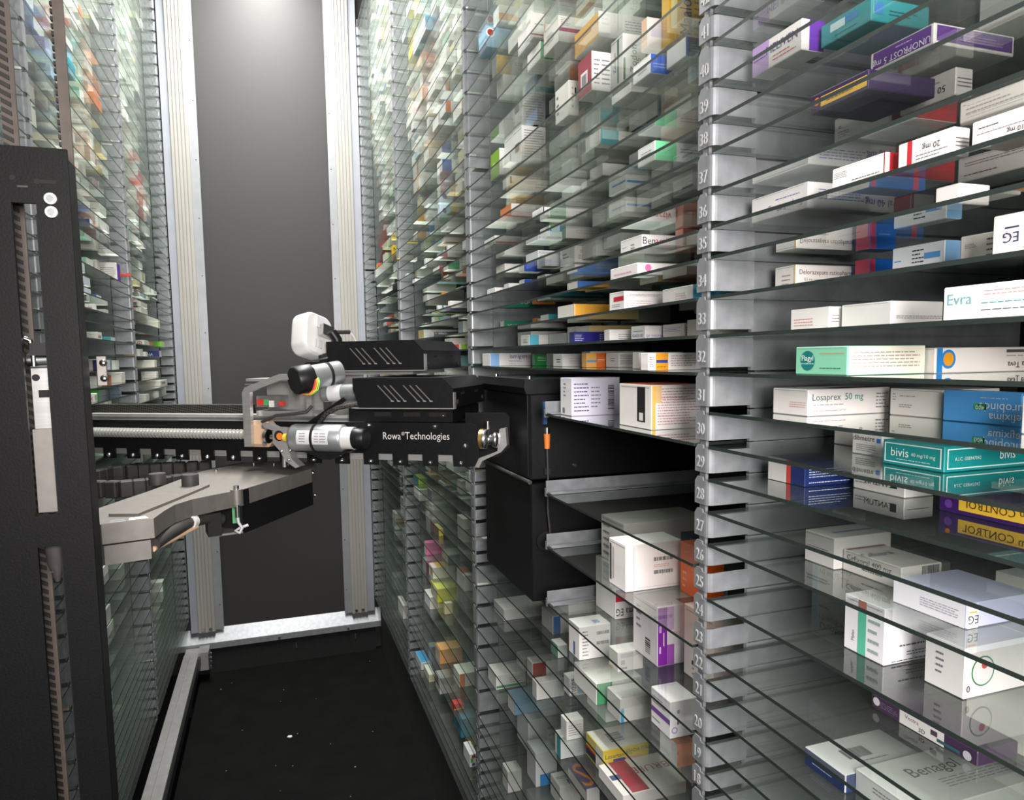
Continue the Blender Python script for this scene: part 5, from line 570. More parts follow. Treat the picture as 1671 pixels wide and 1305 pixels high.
('D', 18, 0.3992, 2.3665, 0.0832, 0.0394, 0.0152, 'DCDAD2', 'white carton with crimson end band, first from far post, shelf eighteen, farthest right rack', [('s', 'pan', 0, 0, 0.182, 1, 'B03A5A'), ('s', 'lin', 0.45, 0.35, 0.92, 0.8, 2, '8a8a8e')]),
('D', 20, 0.3901, 2.5468, 0.0854, 0.0538, 0.0256, 'EAE8E2', 'white carton with teal foot stripe, first from far post, shelf twenty, farthest right rack', [('s', 'pan', 0, 0.1, 1, 0.294, '3AA0A8'), ('s', 'lin', 0.45, 0.35, 0.92, 0.8, 4, '8a8a8e')]),
('D', 22, 0.3903, 2.7012, 0.0912, 0.0538, 0.0152, '7A4A9A', 'violet carton with white end, first from far post, shelf twenty-two, farthest right rack', [('e', 'pan', 0, 0, 1, 1, 'E4E0DA'), ('s', 'lin', 0.45, 0.35, 0.92, 0.8, 3, '8a8a8e')]),
('D', 24, 0.394, 2.3257, 0.0889, 0.0462, 0.0121, '6A8AA0', 'grey blue carton with white end, first from far post, shelf twenty-four, farthest right rack', [('e', 'pan', 0, 0, 1, 1, 'E4E0DA'), ('s', 'lin', 0.45, 0.35, 0.92, 0.8, 2, '8a8a8e')]),
('D', 26, 0.3813, 2.7505, 0.0745, 0.0721, 0.017, 'E4E6E2', 'plain white carton with grey print, first from far post, shelf twenty-six, farthest right rack', [('s', 'lin', 0.45, 0.35, 0.92, 0.8, 4, '8a8a8e')]),
('LC', 37, -0.4817, 1.5997, 0.0743, 0.0588, 0.0208, 'E2E0D8', 'white carton with olive end band, second from far post, shelf thirty-seven, middle left rack', [('s', 'pan', 0, 0, 0.244, 1, '8AA84A'), ('s', 'lin', 0.45, 0.35, 0.92, 0.8, 3, '8a8a8e')]),
('LC', 39, -0.4771, 1.4862, 0.0971, 0.0412, 0.0486, 'D8D8D0', 'plain white carton with grey print, third from far post, shelf thirty-nine, middle left rack', [('s', 'lin', 0.45, 0.35, 0.92, 0.8, 4, '8a8a8e')]),
('LC', 41, -0.4558, 1.474, 0.0812, 0.0676, 0.0142, 'E2E0D8', 'white carton with violet end band, first from far post, shelf forty-one, middle left rack', [('s', 'pan', 0, 0, 0.314, 1, '7A4A9A'), ('s', 'lin', 0.45, 0.35, 0.92, 0.8, 3, '8a8a8e')]),
('LC', 43, -0.4728, 1.974, 0.0928, 0.0746, 0.0248, 'EAE8E2', 'plain white carton with grey print, two above shelf forty-one, middle left rack', [('s', 'lin', 0.45, 0.35, 0.92, 0.8, 2, '8a8a8e')]),
('LC', 45, -0.457, 1.7942, 0.0675, 0.0423, 0.0255, 'D8804A', 'orange carton with white end, first from far post, four above shelf forty-one, middle left rack', [('e', 'pan', 0, 0, 1, 1, 'E4E0DA'), ('s', 'lin', 0.45, 0.35, 0.92, 0.8, 2, '8a8a8e')]),
('LC', 47, -0.4462, 1.3577, 0.0723, 0.0626, 0.0291, 'D8804A', 'orange carton with white end, first from far post, six above shelf forty-one, middle left rack', [('e', 'pan', 0, 0, 1, 1, 'E4E0DA'), ('s', 'lin', 0.45, 0.35, 0.92, 0.8, 2, '8a8a8e')]),
('LC', 49, -0.4954, 1.9622, 0.0908, 0.0577, 0.0206, 'EAE8E2', 'white carton with orange foot stripe, first, eight above shelf forty-one, middle left rack', [('s', 'pan', 0, 0.1, 1, 0.268, 'D8804A'), ('s', 'lin', 0.45, 0.35, 0.92, 0.8, 2, '8a8a8e')]),
('LC', 51, -0.4854, 1.5667, 0.096, 0.0676, 0.0225, '3A6AB0', 'blue carton with white end, second from far post, ten above shelf forty-one, middle left rack', [('e', 'pan', 0, 0, 1, 1, 'E4E0DA'), ('s', 'lin', 0.45, 0.35, 0.92, 0.8, 4, '8a8a8e')]),
('LC', 53, -0.4521, 1.9651, 0.0689, 0.0474, 0.0281, 'DCDAD2', 'white carton with blue end band, twelve above shelf forty-one, middle left rack', [('s', 'pan', 0, 0, 0.245, 1, '3A6AB0'), ('s', 'lin', 0.45, 0.35, 0.92, 0.8, 2, '8a8a8e')]),
('LC', 55, -0.4498, 1.8474, 0.0781, 0.0402, 0.0213, 'EFEDE8', 'white carton with orange end, first from far post, fourteen above shelf forty-one, middle left rack', [('e', 'pan', 0, 0, 1, 1, 'D8804A'), ('s', 'lin', 0.45, 0.35, 0.92, 0.8, 3, '8a8a8e')]),
('LD', 35, -0.4701, 2.4505, 0.0636, 0.0729, 0.014, '8AA84A', 'olive carton with white end, first from far post, shelf thirty-five, farthest left rack', [('e', 'pan', 0, 0, 1, 1, 'E4E0DA'), ('s', 'lin', 0.45, 0.35, 0.92, 0.8, 2, '8a8a8e')]),
('LD', 37, -0.4782, 2.244, 0.0805, 0.0721, 0.0212, 'E6E4DC', 'white carton with olive end band, second from far post, shelf thirty-seven, farthest left rack', [('s', 'pan', 0, 0, 0.191, 1, '8AA84A'), ('s', 'lin', 0.45, 0.35, 0.92, 0.8, 4, '8a8a8e')]),
('LD', 39, -0.4466, 2.2721, 0.0704, 0.0735, 0.0163, 'E2E0D8', 'white carton with amber end band, first from far post, shelf thirty-nine, farthest left rack', [('s', 'pan', 0, 0, 0.322, 1, 'D8A030'), ('s', 'lin', 0.45, 0.35, 0.92, 0.8, 3, '8a8a8e')]),
('LD', 41, -0.4508, 2.5142, 0.0695, 0.0447, 0.017, 'E4E6E2', 'plain white carton with grey print, first from far post, shelf forty-one, farthest left rack', [('s', 'lin', 0.45, 0.35, 0.92, 0.8, 2, '8a8a8e')]),
('LD', 43, -0.4498, 2.2372, 0.0696, 0.0602, 0.0235, 'EAE8E2', 'plain white carton with grey print, second, two above shelf forty-one, farthest left rack', [('s', 'lin', 0.45, 0.35, 0.92, 0.8, 3, '8a8a8e')]),
('LD', 45, -0.4334, 2.4063, 0.0646, 0.0466, 0.0301, 'E6E4DC', 'white carton with violet end band, four above shelf forty-one, farthest left rack', [('s', 'pan', 0, 0, 0.325, 1, '7A4A9A'), ('s', 'lin', 0.45, 0.35, 0.92, 0.8, 3, '8a8a8e')]),
('LD', 47, -0.4632, 2.4957, 0.0825, 0.0394, 0.0317, 'DCDAD2', 'white carton with olive end band, second, six above shelf forty-one, farthest left rack', [('s', 'pan', 0, 0, 0.38, 1, '8AA84A'), ('s', 'lin', 0.45, 0.35, 0.92, 0.8, 4, '8a8a8e')]),
('LD', 49, -0.4766, 2.6425, 0.0845, 0.0642, 0.0221, 'E2E0D8', 'white carton with green end band, first, eight above shelf forty-one, farthest left rack', [('s', 'pan', 0, 0, 0.249, 1, '4A9A6A'), ('s', 'lin', 0.45, 0.35, 0.92, 0.8, 2, '8a8a8e')]),
('LD', 51, -0.4737, 2.7445, 0.0674, 0.0605, 0.0223, 'EAE8E2', 'plain white carton with grey print, ten above shelf forty-one, farthest left rack', [('s', 'lin', 0.45, 0.35, 0.92, 0.8, 3, '8a8a8e')]),
('LD', 53, -0.4511, 2.3155, 0.0859, 0.0492, 0.0234, 'E4E6E2', 'white carton with violet end band, twelve above shelf forty-one, farthest left rack', [('s', 'pan', 0, 0, 0.177, 1, '7A4A9A'), ('s', 'lin', 0.45, 0.35, 0.92, 0.8, 4, '8a8a8e')]),
('LD', 55, -0.4694, 2.1902, 0.1, 0.0511, 0.0309, 'D8D8D0', 'plain white carton with grey print, fourteen above shelf forty-one, farthest left rack', [('s', 'lin', 0.45, 0.35, 0.92, 0.8, 4, '8a8a8e')]),
('LD', 57, -0.4444, 2.2691, 0.0632, 0.0625, 0.0262, 'D8D8D0', 'plain white carton with grey print, sixteen above shelf forty-one, farthest left rack', [('s', 'lin', 0.45, 0.35, 0.92, 0.8, 3, '8a8a8e')]),
('LC', 5, -0.4915, 1.9411, 0.0889, 0.0351, 0.0154, 'D8D8D0', 'white carton with green end band, thirteen below shelf eighteen, middle left rack', [('s', 'pan', 0, 0, 0.164, 1, '4A9A6A'), ('s', 'lin', 0.45, 0.35, 0.92, 0.8, 4, '8a8a8e')]),
('LC', 8, -0.4746, 1.8193, 0.0735, 0.0525, 0.016, 'EAE8E2', 'white carton with crimson end band, ten below shelf eighteen, middle left rack', [('s', 'pan', 0, 0, 0.351, 1, 'B03A5A'), ('s', 'lin', 0.45, 0.35, 0.92, 0.8, 4, '8a8a8e')]),
('LC', 11, -0.4499, 1.5806, 0.0678, 0.0384, 0.0293, 'EAE8E2', 'white carton with crimson end, first from far post, seven below shelf eighteen, middle left rack', [('e', 'pan', 0, 0, 1, 1, 'B03A5A'), ('s', 'lin', 0.45, 0.35, 0.92, 0.8, 2, '8a8a8e')]),
('LC', 14, -0.4533, 1.7488, 0.0733, 0.0613, 0.0329, 'E4E6E2', 'white carton with grey blue end band, four below shelf eighteen, middle left rack', [('s', 'pan', 0, 0, 0.236, 1, '6A8AA0'), ('s', 'lin', 0.45, 0.35, 0.92, 0.8, 4, '8a8a8e')]),
('LC', 17, -0.4301, 1.6668, 0.0676, 0.0621, 0.0211, 'E4E6E2', 'plain white carton with grey print, one below shelf eighteen, middle left rack', [('s', 'lin', 0.45, 0.35, 0.92, 0.8, 3, '8a8a8e')]),
('LD', 5, -0.4501, 2.2346, 0.0826, 0.0509, 0.0189, 'DCDAD2', 'white carton with olive end band, thirteen below shelf eighteen, farthest left rack', [('s', 'pan', 0, 0, 0.359, 1, '8AA84A'), ('s', 'lin', 0.45, 0.35, 0.92, 0.8, 4, '8a8a8e')]),
('LD', 8, -0.4681, 2.496, 0.0812, 0.0451, 0.013, '8AA84A', 'olive carton with white end, first from far post, ten below shelf eighteen, farthest left rack', [('e', 'pan', 0, 0, 1, 1, 'E4E0DA'), ('s', 'lin', 0.45, 0.35, 0.92, 0.8, 4, '8a8a8e')]),
('LD', 11, -0.4455, 2.4394, 0.0835, 0.0382, 0.0322, 'EFEDE8', 'white carton with green end, first from far post, seven below shelf eighteen, farthest left rack', [('e', 'pan', 0, 0, 1, 1, '4A9A6A'), ('s', 'lin', 0.45, 0.35, 0.92, 0.8, 4, '8a8a8e')]),
('LD', 14, -0.4828, 2.8244, 0.0979, 0.0601, 0.0347, 'EFEDE8', 'white carton with crimson end band, four below shelf eighteen, farthest left rack', [('s', 'pan', 0, 0, 0.39, 1, 'B03A5A'), ('s', 'lin', 0.45, 0.35, 0.92, 0.8, 4, '8a8a8e')]),
('LD', 17, -0.4429, 2.5863, 0.0637, 0.0499, 0.0281, 'E6E4DC', 'white carton with teal end band, one below shelf eighteen, farthest left rack', [('s', 'pan', 0, 0, 0.299, 1, '3AA0A8'), ('s', 'lin', 0.45, 0.35, 0.92, 0.8, 2, '8a8a8e')]),
('LD', 20, -0.4275, 2.7882, 0.0648, 0.0404, 0.0214, 'DCDAD2', 'plain white carton with grey print, first from far post, shelf twenty, farthest left rack', [('s', 'lin', 0.45, 0.35, 0.92, 0.8, 3, '8a8a8e')]),
('LD', 23, -0.4833, 2.6872, 0.0898, 0.0487, 0.0128, 'E8E4E0', 'white carton with blue foot stripe, first from far post, shelf twenty-three, farthest left rack', [('s', 'pan', 0, 0.1, 1, 0.361, '3A6AB0'), ('s', 'lin', 0.45, 0.35, 0.92, 0.8, 3, '8a8a8e')]),
('B', 14, 0.4144, 0.802, 0.0964, 0.0447, 0.0217, 'E6E4DC', 'white carton with orange end band, third, four below shelf eighteen, second right rack', [('s', 'pan', 0, 0, 0.155, 1, 'D8804A'), ('s', 'lin', 0.45, 0.35, 0.92, 0.8, 2, '8a8a8e')]),
('B', 14, 0.4238, 1.204, 0.0703, 0.041, 0.0224, 'D8D8D0', 'plain white carton with grey print, first, four below shelf eighteen, second right rack', [('s', 'lin', 0.45, 0.35, 0.92, 0.8, 4, '8a8a8e')]),
('B', 13, 0.3822, 1.1385, 0.0794, 0.0363, 0.0313, '6A8AA0', 'grey blue carton with white end, second, five below shelf eighteen, second right rack', [('e', 'pan', 0, 0, 1, 1, 'E4E0DA'), ('s', 'lin', 0.45, 0.35, 0.92, 0.8, 3, '8a8a8e')]),
('B', 13, 0.3807, 1.2425, 0.0608, 0.0534, 0.0286, 'EAE8E2', 'white carton with green foot stripe, first, five below shelf eighteen, second right rack', [('s', 'pan', 0, 0.1, 1, 0.26, '4A9A6A'), ('s', 'lin', 0.45, 0.35, 0.92, 0.8, 3, '8a8a8e')]),
('B', 11, 0.419, 1.1709, 0.0882, 0.0619, 0.0618, 'E4E6E2', 'plain white carton with grey print, first, seven below shelf eighteen, second right rack', [('s', 'lin', 0.45, 0.35, 0.92, 0.8, 2, '8a8a8e')]),
('B', 16, 0.4136, 0.8375, 0.09, 0.061, 0.0258, 'E4E6E2', 'plain white carton with grey print, third, two below shelf eighteen, second right rack', [('s', 'lin', 0.45, 0.35, 0.92, 0.8, 2, '8a8a8e')]),
('B', 16, 0.3991, 1.2435, 0.0845, 0.066, 0.022, 'EFEDE8', 'plain white carton with grey print, first, two below shelf eighteen, second right rack', [('s', 'lin', 0.45, 0.35, 0.92, 0.8, 4, '8a8a8e')]),
('B', 17, 0.4218, 1.05, 0.0725, 0.0516, 0.0309, 'EAE8E2', 'white carton with blue end band, first, one below shelf eighteen, second right rack', [('s', 'pan', 0, 0, 0.186, 1, '3A6AB0'), ('s', 'lin', 0.45, 0.35, 0.92, 0.8, 2, '8a8a8e')]),
('B', 17, 0.3861, 0.8098, 0.0673, 0.0726, 0.0294, 'EAE8E2', 'white carton with green end band, third, one below shelf eighteen, second right rack', [('s', 'pan', 0, 0, 0.345, 1, '4A9A6A'), ('s', 'lin', 0.45, 0.35, 0.92, 0.8, 2, '8a8a8e')]),
]

# ------------------------------------------------------------------ dimensions of the place (drawing units)
XR, XL = 0.3703, 0.3501            # aisle faces of the right and left racks
PY = {'A': 0.540, 'B': 1.340, 'C': 2.140, 'D': 2.940}     # far post of each bay
W = 0.80
DEPTH = 0.40
ZT = {47:1.701,46:1.663,45:1.624,44:1.598,43:1.563,42:1.532,41:1.506,40:1.472,39:1.4414,38:1.4156,37:1.381,36:1.351,35:1.3246,34:1.290,33:1.256,32:1.222,31:1.187,30:1.156,29:1.126,28:1.096,27:1.066,26:1.040,25:1.0145,24:.987,23:.9608,22:.9368,21:.909,20:.8747,19:.8447,18:.821,17:.778,16:.735,15:.692,14:.648,13:.601,12:.5536,11:.506,10:.478,9:.455,8:.4275,7:.402,6:.377,5:.347,4:.32,3:.29,2:.26,1:.235}
for k in range(48, 71): ZT[k] = ZT[k-1]+0.0385
GT = 0.0030

# ------------------------------------------------------------------ room shell
CEIL = 2.86
struct(MB().box(-0.85, 0.85, -1.2, 3.06, -0.03, 0.0).build('floor', M['floor']))
struct(MB().box(-0.85, 0.85, 0.10, 3.06, CEIL, CEIL+0.03).build('ceiling', M['panel']))
struct(MB().box(-0.80, 0.80, 2.985, 3.0, 0.0, CEIL).build('wall_back', M['panel']))
struct(MB().box(XR+DEPTH+0.012, XR+DEPTH+0.03, -0.28, 3.0, 0.0, CEIL).build('wall_right', M['matt']))
struct(MB().box(-XL-DEPTH-0.03, -XL-DEPTH-0.012, -0.28, 3.0, 0.0, CEIL).build('wall_left', M['matt']))
struct(MB().box(XR+0.02, XR+0.035, -0.26, 2.93, 0.0, 0.215).build('baseboard_right', M['matt']))
struct(MB().box(-XL-0.10, -XL-0.085, -0.26, 2.93, 0.0, 0.205).build('baseboard_left', M['matt']))
struct(MB().box(-XL, XR, 2.955, 2.968, 0.0, 0.105).build('baseboard_back', M['matt']))

# back door frame: extruded uprights with flanges, and the galvanised sill
def upright(name, s, xs, label):
    e = empty(name, (sum(xs[:1])*1.0, 2.95, 0.175), label, 'frame post')
    ex, ey, ez = sum(xs[:1])*1.0, 2.95, 0.175
    a, b, c, d = xs
    Z1 = CEIL-ez-0.002
    def part(nm, mat, x0, x1, y0, y1): return MB().box(min(x0, x1)-ex, max(x0, x1)-ex, y0-ey, y1-ey, 0, Z1).build(nm, M[mat], e)
    part('side_strip', 'strip', a, b, 2.948, 2.980)
    body = part('extrusion', 'ivory', b, c, 2.944, 2.982)
    n = 5
    for k in range(n):                       # raised ribs between the grooves
        t0 = b+(c-b)*(k+0.10)/n; t1 = b+(c-b)*(k+0.86)/n
        MB().box(min(t0, t1)-ex, max(t0, t1)-ex, 2.939-ey, 2.944-ey, 0, Z1).build('rib', M['ivory'], body)
    fl = part('flange', 'flange', c, d, 2.957, 2.962)
    for k in range(12):
        z = 0.10+k*0.215
        MB().cyl(((c*0.35+d*0.65)-ex, 2.9565-ey, z), ((c*0.35+d*0.65)-ex, 2.9572-ey, z), 0.0022, n=8).build('screw_hole', M['matt'], fl)
    for t in (0.3, 0.72):
        x = b+(c-b)*t-ex
        MB().cyl((x, 2.936-ey, 0.012), (x, 2.940-ey, 0.012), 0.006, n=10).build('bolt', M['steel'], e)
    return e
upright('door_frame_upright', -1, (-0.346, -0.319, -0.2575, -0.227), 'ribbed ivory upright left of the black back panel')
upright('door_frame_upright', 1, (0.368, 0.338, 0.274, 0.2455), 'ribbed ivory upright right of the black back panel')
e = empty('sill_beam', (0, 2.94, 0.105), 'galvanised sill beam under the black back panel', 'beam')
MB().box(-XL-0.08, XR+0.05, 0.0, 0.044, 0.0, 0.022).build('lip', M['zinc'], e)
MB().prism([(0.004, 0.023), (0.043, 0.070), (0.046, 0.070), (0.046, 0.023)], -XL-0.08, XR+0.05, 'x').build('sloped_ledge', M['zinc_dark'], e)
for x in (-0.30, -0.02, 0.255): MB().cyl((x, -0.006, 0.010), (x, 0.0, 0.010), 0.005, n=10).build('bolt', M['steel'], e)
for x, z in ((-0.285, 0.05), (0.045, 0.068), (0.285, 0.072)):
    s = tag(MB().box(x-0.0022, x+0.0022, 2.950, 2.955, z-0.012, z+0.012).build('toggle_latch', M['steel']), '%s small steel latch on the black kick board' % {-0.285: 'leftmost', 0.045: 'middle', 0.285: 'rightmost'}[x], 'latch')

# guide rail on the left of the floor
e = empty('guide_rail', (-0.34, 1.2, 0.0), 'long grey aluminium guide rail beside the left racks', 'rail')
MB().box(-0.026, 0.024, -1.3, 1.735, 0.075, 0.118).build('rail_body', M['alu'], e)
MB().box(-0.026, -0.004, -1.3, 1.66, 0.118, 0.124).build('rail_lip', M['alu'], e)
MB().box(0.000, 0.024, -1.3, 1.66, 0.118, 0.121).build('rail_lip', M['alu'], e)
MB().box(0.024, 0.032, -1.3, 1.70, 0.080, 0.112).build('rack_strip', M['black2'], e)
MB().box(0.024, 0.060, 1.66, 1.735, 0.055, 0.125).build('end_block', M['alu'], e)
for z in (0.065, 0.085, 0.100, 0.118): MB().cyl((0.066, 1.652, z), (0.066, 1.664, z), 0.0065, n=10).build('bolt', M['steel'], e)
for y in (-0.9, -0.1, 0.7, 1.4): MB().box(-0.022, 0.020, y, y+0.04, 0.0, 0.075).build('foot', M['matt'], e)

# scraps of paper and dust on the floor
mb = MB()
for k in range(34):
    x = random.uniform(-0.26, 0.33); y = random.uniform(1.3, 2.85); a = random.uniform(0, 3.14); s = random.choice((0.0006, 0.0008, 0.0011)); l = s*random.uniform(1, 2.5)
    c, d = math.cos(a), math.sin(a)
    mb.prism([(x+c*l-d*s, y+d*l+c*s), (x-c*l-d*s, y-d*l+c*s), (x-c*l+d*s, y-d*l-c*s), (x+c*l+d*s, y+d*l-c*s)], 0.0, 0.0006)
tag(mb.build('floor_dust', M['dust']), 'tiny pale specks of dust scattered over the black floor', 'dust', kind='stuff')
tag(MB().prism([(-0.006, 2.345), (0.004, 2.338), (0.010, 2.342), (0.009, 2.350), (-0.002, 2.353)], 0.0, 0.002).build('paper_scrap', M['white']), 'small white scrap of paper lying on the black floor', 'paper')

# ceiling lamp
e = empty('ceiling_lamp', (0.03, 1.85, CEIL), 'long white ceiling lamp above the aisle', 'lamp')
MB().box(-0.08, 0.08, -1.05, 1.05, -0.022, 0.0).build('housing', M['white'], e)

# ------------------------------------------------------------------ racks
def tab_mesh(h, side, cut=True):
    """folded sheet metal tab between two shelf slots, origin at the aisle corner of the post, bottom of tab"""
    mb = MB(); t = 0.0016; w = 0.0215; fl = 0.046; r = 0.006; s = 1 if side == 'R' else -1
    # profile in plan: aisle face (runs +y), rounded corner, flange (runs away from the aisle)
    prof = [(0.0, w), (0.0, w-0.004), (0.0, w*0.45), (0.0, w*0.40), (0.0, r)]
    for k in range(1, 5):
        a = math.pi/2*k/4; prof.append((r-r*math.cos(a), r-r*math.sin(a)))
    prof += [(fl, 0.0)]
    inner = [(t, w), (t, w-0.004), (t, w*0.45), (t, w*0.40), (t, r)]
    for k in range(1, 5):
        a = math.pi/2*k/4; inner.append((r-(r-t)*math.cos(a), r-(r-t)*math.sin(a)))
    inner += [(fl, t)]
    c = min(0.005, h*0.2); n = len(prof)
    def ztop(i): return (h+0.001-c, h+0.001, h+0.001)[i] if i < 3 else h-0.0022
    vs = []
    for i in range(n):
        for P, z in ((prof, 0.0), (prof, ztop(i)), (inner, 0.0), (inner, ztop(i))): vs.append((P[i][0]*s, P[i][1], z))
    fs = []; sm = []
    for i in range(n-1):
        a, b = i*4, (i+1)*4
        fs += [(a, b, b+1, a+1), (b+2, a+2, a+3, b+3), (a+1, b+1, b+3, a+3), (b, a, a+2, b+2)]
    fs += [(0, 1, 3, 2), ((n-1)*4+1, (n-1)*4, (n-1)*4+2, (n-1)*4+3)]
    if s < 0: fs = [f[::-1] for f in fs]
    mb.add(vs, fs)
    return mb

_tabs = {}
def get_tab(h, side):
    key = (round(h, 4), side)
    if key not in _tabs: _tabs[key] = tab_mesh(h, side).mesh('slot_tab', M['zinc'])
    return _tabs[key]

def make_rack(bay, side, slots, label, group):
    s = 1 if side == 'R' else -1; xf = XR*s if s > 0 else -XL
    yp = PY[bay]; y0 = yp-W
    key = bay if side == 'R' else 'L'+bay
    rack = empty('storage_rack', (xf, yp, 0.0), label, 'shelf rack', group=group)
    lo, hi = min(slots), max(slots)
    # post: neck strip, tabs and digits
    top = ZT[hi]+0.03
    post = MB().box(*sorted((0.003*s, 0.006*s)), 0.009, 0.018, ZT[lo]-0.012, top).build('post', M['zinc_dark'], rack)
    for k in range(lo, hi):
        z0 = ZT[k]+0.0060; h = ZT[k+1]+0.0005-z0
        t = put('slot_tab', get_tab(h, side), post, (0, 0, z0))
        if side == 'R' and bay == 'A' and 16 <= k <= 43:
            vs, fs, w_, H = text_mesh(str(k), 0.03); sc = 0.0105/H
            q = 0.0185
            mb = MB().add([(-0.0001-(v[2]+0.03)*0.010, 0.0125-v[0]*sc*0.86, v[1]*sc+min(0.010, h*0.40)) for v in vs], fs)
            d = mb.build('slot_number', M['emboss'], post, (0, 0, z0)); d['label'] = 'embossed slot number %d' % k
    # galvanised divider sheets behind the post, one per slot
    for k in range(lo, hi):
        if k not in DIVS: DIVS[k] = {}
        kk = (side, round(ZT[k+1]-ZT[k], 4))
        if kk not in DIV_MESH:
            hh = ZT[k+1]-ZT[k]-0.0012
            DIV_MESH[kk] = MB().box(*sorted((0.050*s, (DEPTH-0.002)*s)), 0.008, 0.012, 0.0, hh).mesh('divider_sheet', M['zinc'])
        put('divider_sheet', DIV_MESH[kk], rack, (0, 0, ZT[k]+0.0025))
    MB().box(*sorted((0.060*s, DEPTH*s)), 0.0125, 0.0155, ZT[lo], top).build('divider_core', M['zinc_dark'], rack)
    MB().box(*sorted(((DEPTH+0.001)*s, (DEPTH+0.0118)*s)), -W+0.02, 0.0, ZT[lo], top).build('back_panel', M['rackback'], rack)
    # glass shelves
    mk = (side, 'full')
    for k in slots:
        if k in MISSING.get(key, []): continue
        ya = -W+0.0225
        yb = -0.0006
        if key == 'B' and k in (30, 26, 23, 20): continue
        if mk not in GL:
            mb = MB().box(*sorted((0.0, (DEPTH-0.004)*s)), ya, yb, -GT/2, GT/2)
            mb.mi = [0, 0, 1, 1, 1, 1]
            GL[mk] = mb.mesh('glass_shelf', [M['glass'], M['glassedge']])
        put('glass_shelf', GL[mk], rack, (0, 0, ZT[k]))
    return rack
DIVS = {}; DIV_MESH = {}; GL = {}

rackA = make_rack('A', 'R', range(3, 60), 'nearest right glass shelf rack with numbered steel post', 'pharmacy robot shelf racks')
rackB = make_rack('B', 'R', range(3, 57), 'second right glass shelf rack holding the black housing', 'pharmacy robot shelf racks')
rackC = make_rack('C', 'R', range(1, 68), 'third right glass shelf rack behind the gripper', 'pharmacy robot shelf racks')
rackD = make_rack('D', 'R', range(1, 70), 'farthest right glass shelf rack beside the back panel', 'pharmacy robot shelf racks')
rackLA = make_rack('A', 'L', range(3, 60), 'nearest left glass shelf rack behind the black mast', 'pharmacy robot shelf racks')
rackLB = make_rack('B', 'L', range(1, 57), 'second left glass shelf rack just past the black mast', 'pharmacy robot shelf racks')
rackLC = make_rack('C', 'L', range(1, 68), 'third left glass shelf rack beyond the silver bracket', 'pharmacy robot shelf racks')
rackLD = make_rack('D', 'L', range(1, 70), 'farthest left glass shelf rack beside the back panel', 'pharmacy robot shelf racks')
# half-width trays in the second right rack, next to the numbered post
for k in (30, 26, 23, 20):
    ya, yb = 0.5635-1.34, 0.9415-1.34
    mb = MB().box(0.0, DEPTH-0.004, ya, yb, -GT/2, GT/2); mb.mi = [0, 0, 1, 1, 1, 1]
    g = mb.build('glass_shelf', [M['glass'], M['glassedge']], rackB, (0, 0, ZT[k]))
    MB().box(0.0, DEPTH-0.004, 0.9425-1.34, 0.9440-1.34, -0.003, 0.0195).build('tray_flange', M['zinc'], rackB, (0, 0, ZT[k]))
    MB().box(0.002, DEPTH-0.004, 0.925-1.34, 0.9425-1.34, 0.0021, 0.0034).build('tray_angle', M['zinc'], rackB, (0, 0, ZT[k]))
    MB().box(0.0, 0.006, 0.945-1.34, 0.949-1.34, -0.004, 0.008).build('tray_hook', M['zinc'], rackB, (0, 0, ZT[k]))
# coloured label strips caught in the post slots
tag(MB().box(-XL-0.05, -XL+0.003, PY['C']-0.006, PY['C']-0.001, ZT[40]-0.002, ZT[40]+0.004).build('marker_strip', M['red']), 'red marker strip clipped to the left rack post', 'strip')
tag(MB().box(XR-0.003, XR+0.06, PY['C']-0.012, PY['C']-0.004, ZT[42]+0.003, ZT[42]+0.006).build('marker_strip', M['yellow']), 'yellow marker strip clipped to the third right post', 'strip')

# ------------------------------------------------------------------ cartons
def face_frame(face, x0, x1, y0, y1, h, side):
    """origin (lower left as seen), u axis, v axis, outward normal, width, height for a face of a carton"""
    if face == 's': return Vector((x0, y0, 0)), Vector((1, 0, 0)), Vector((0, 0, 1)), Vector((0, -1, 0)), x1-x0, h
    if face == 't': return Vector((x0, y0, h)), Vector((1, 0, 0)), Vector((0, 1, 0)), Vector((0, 0, 1)), x1-x0, y1-y0
    if side == 'R': return Vector((x0, y1, 0)), Vector((0, -1, 0)), Vector((0, 0, 1)), Vector((-1, 0, 0)), y1-y0, h
    return Vector((x1, y0, 0)), Vector((0, 1, 0)), Vector((0, 0, 1)), Vector((1, 0, 0)), y1-y0, h

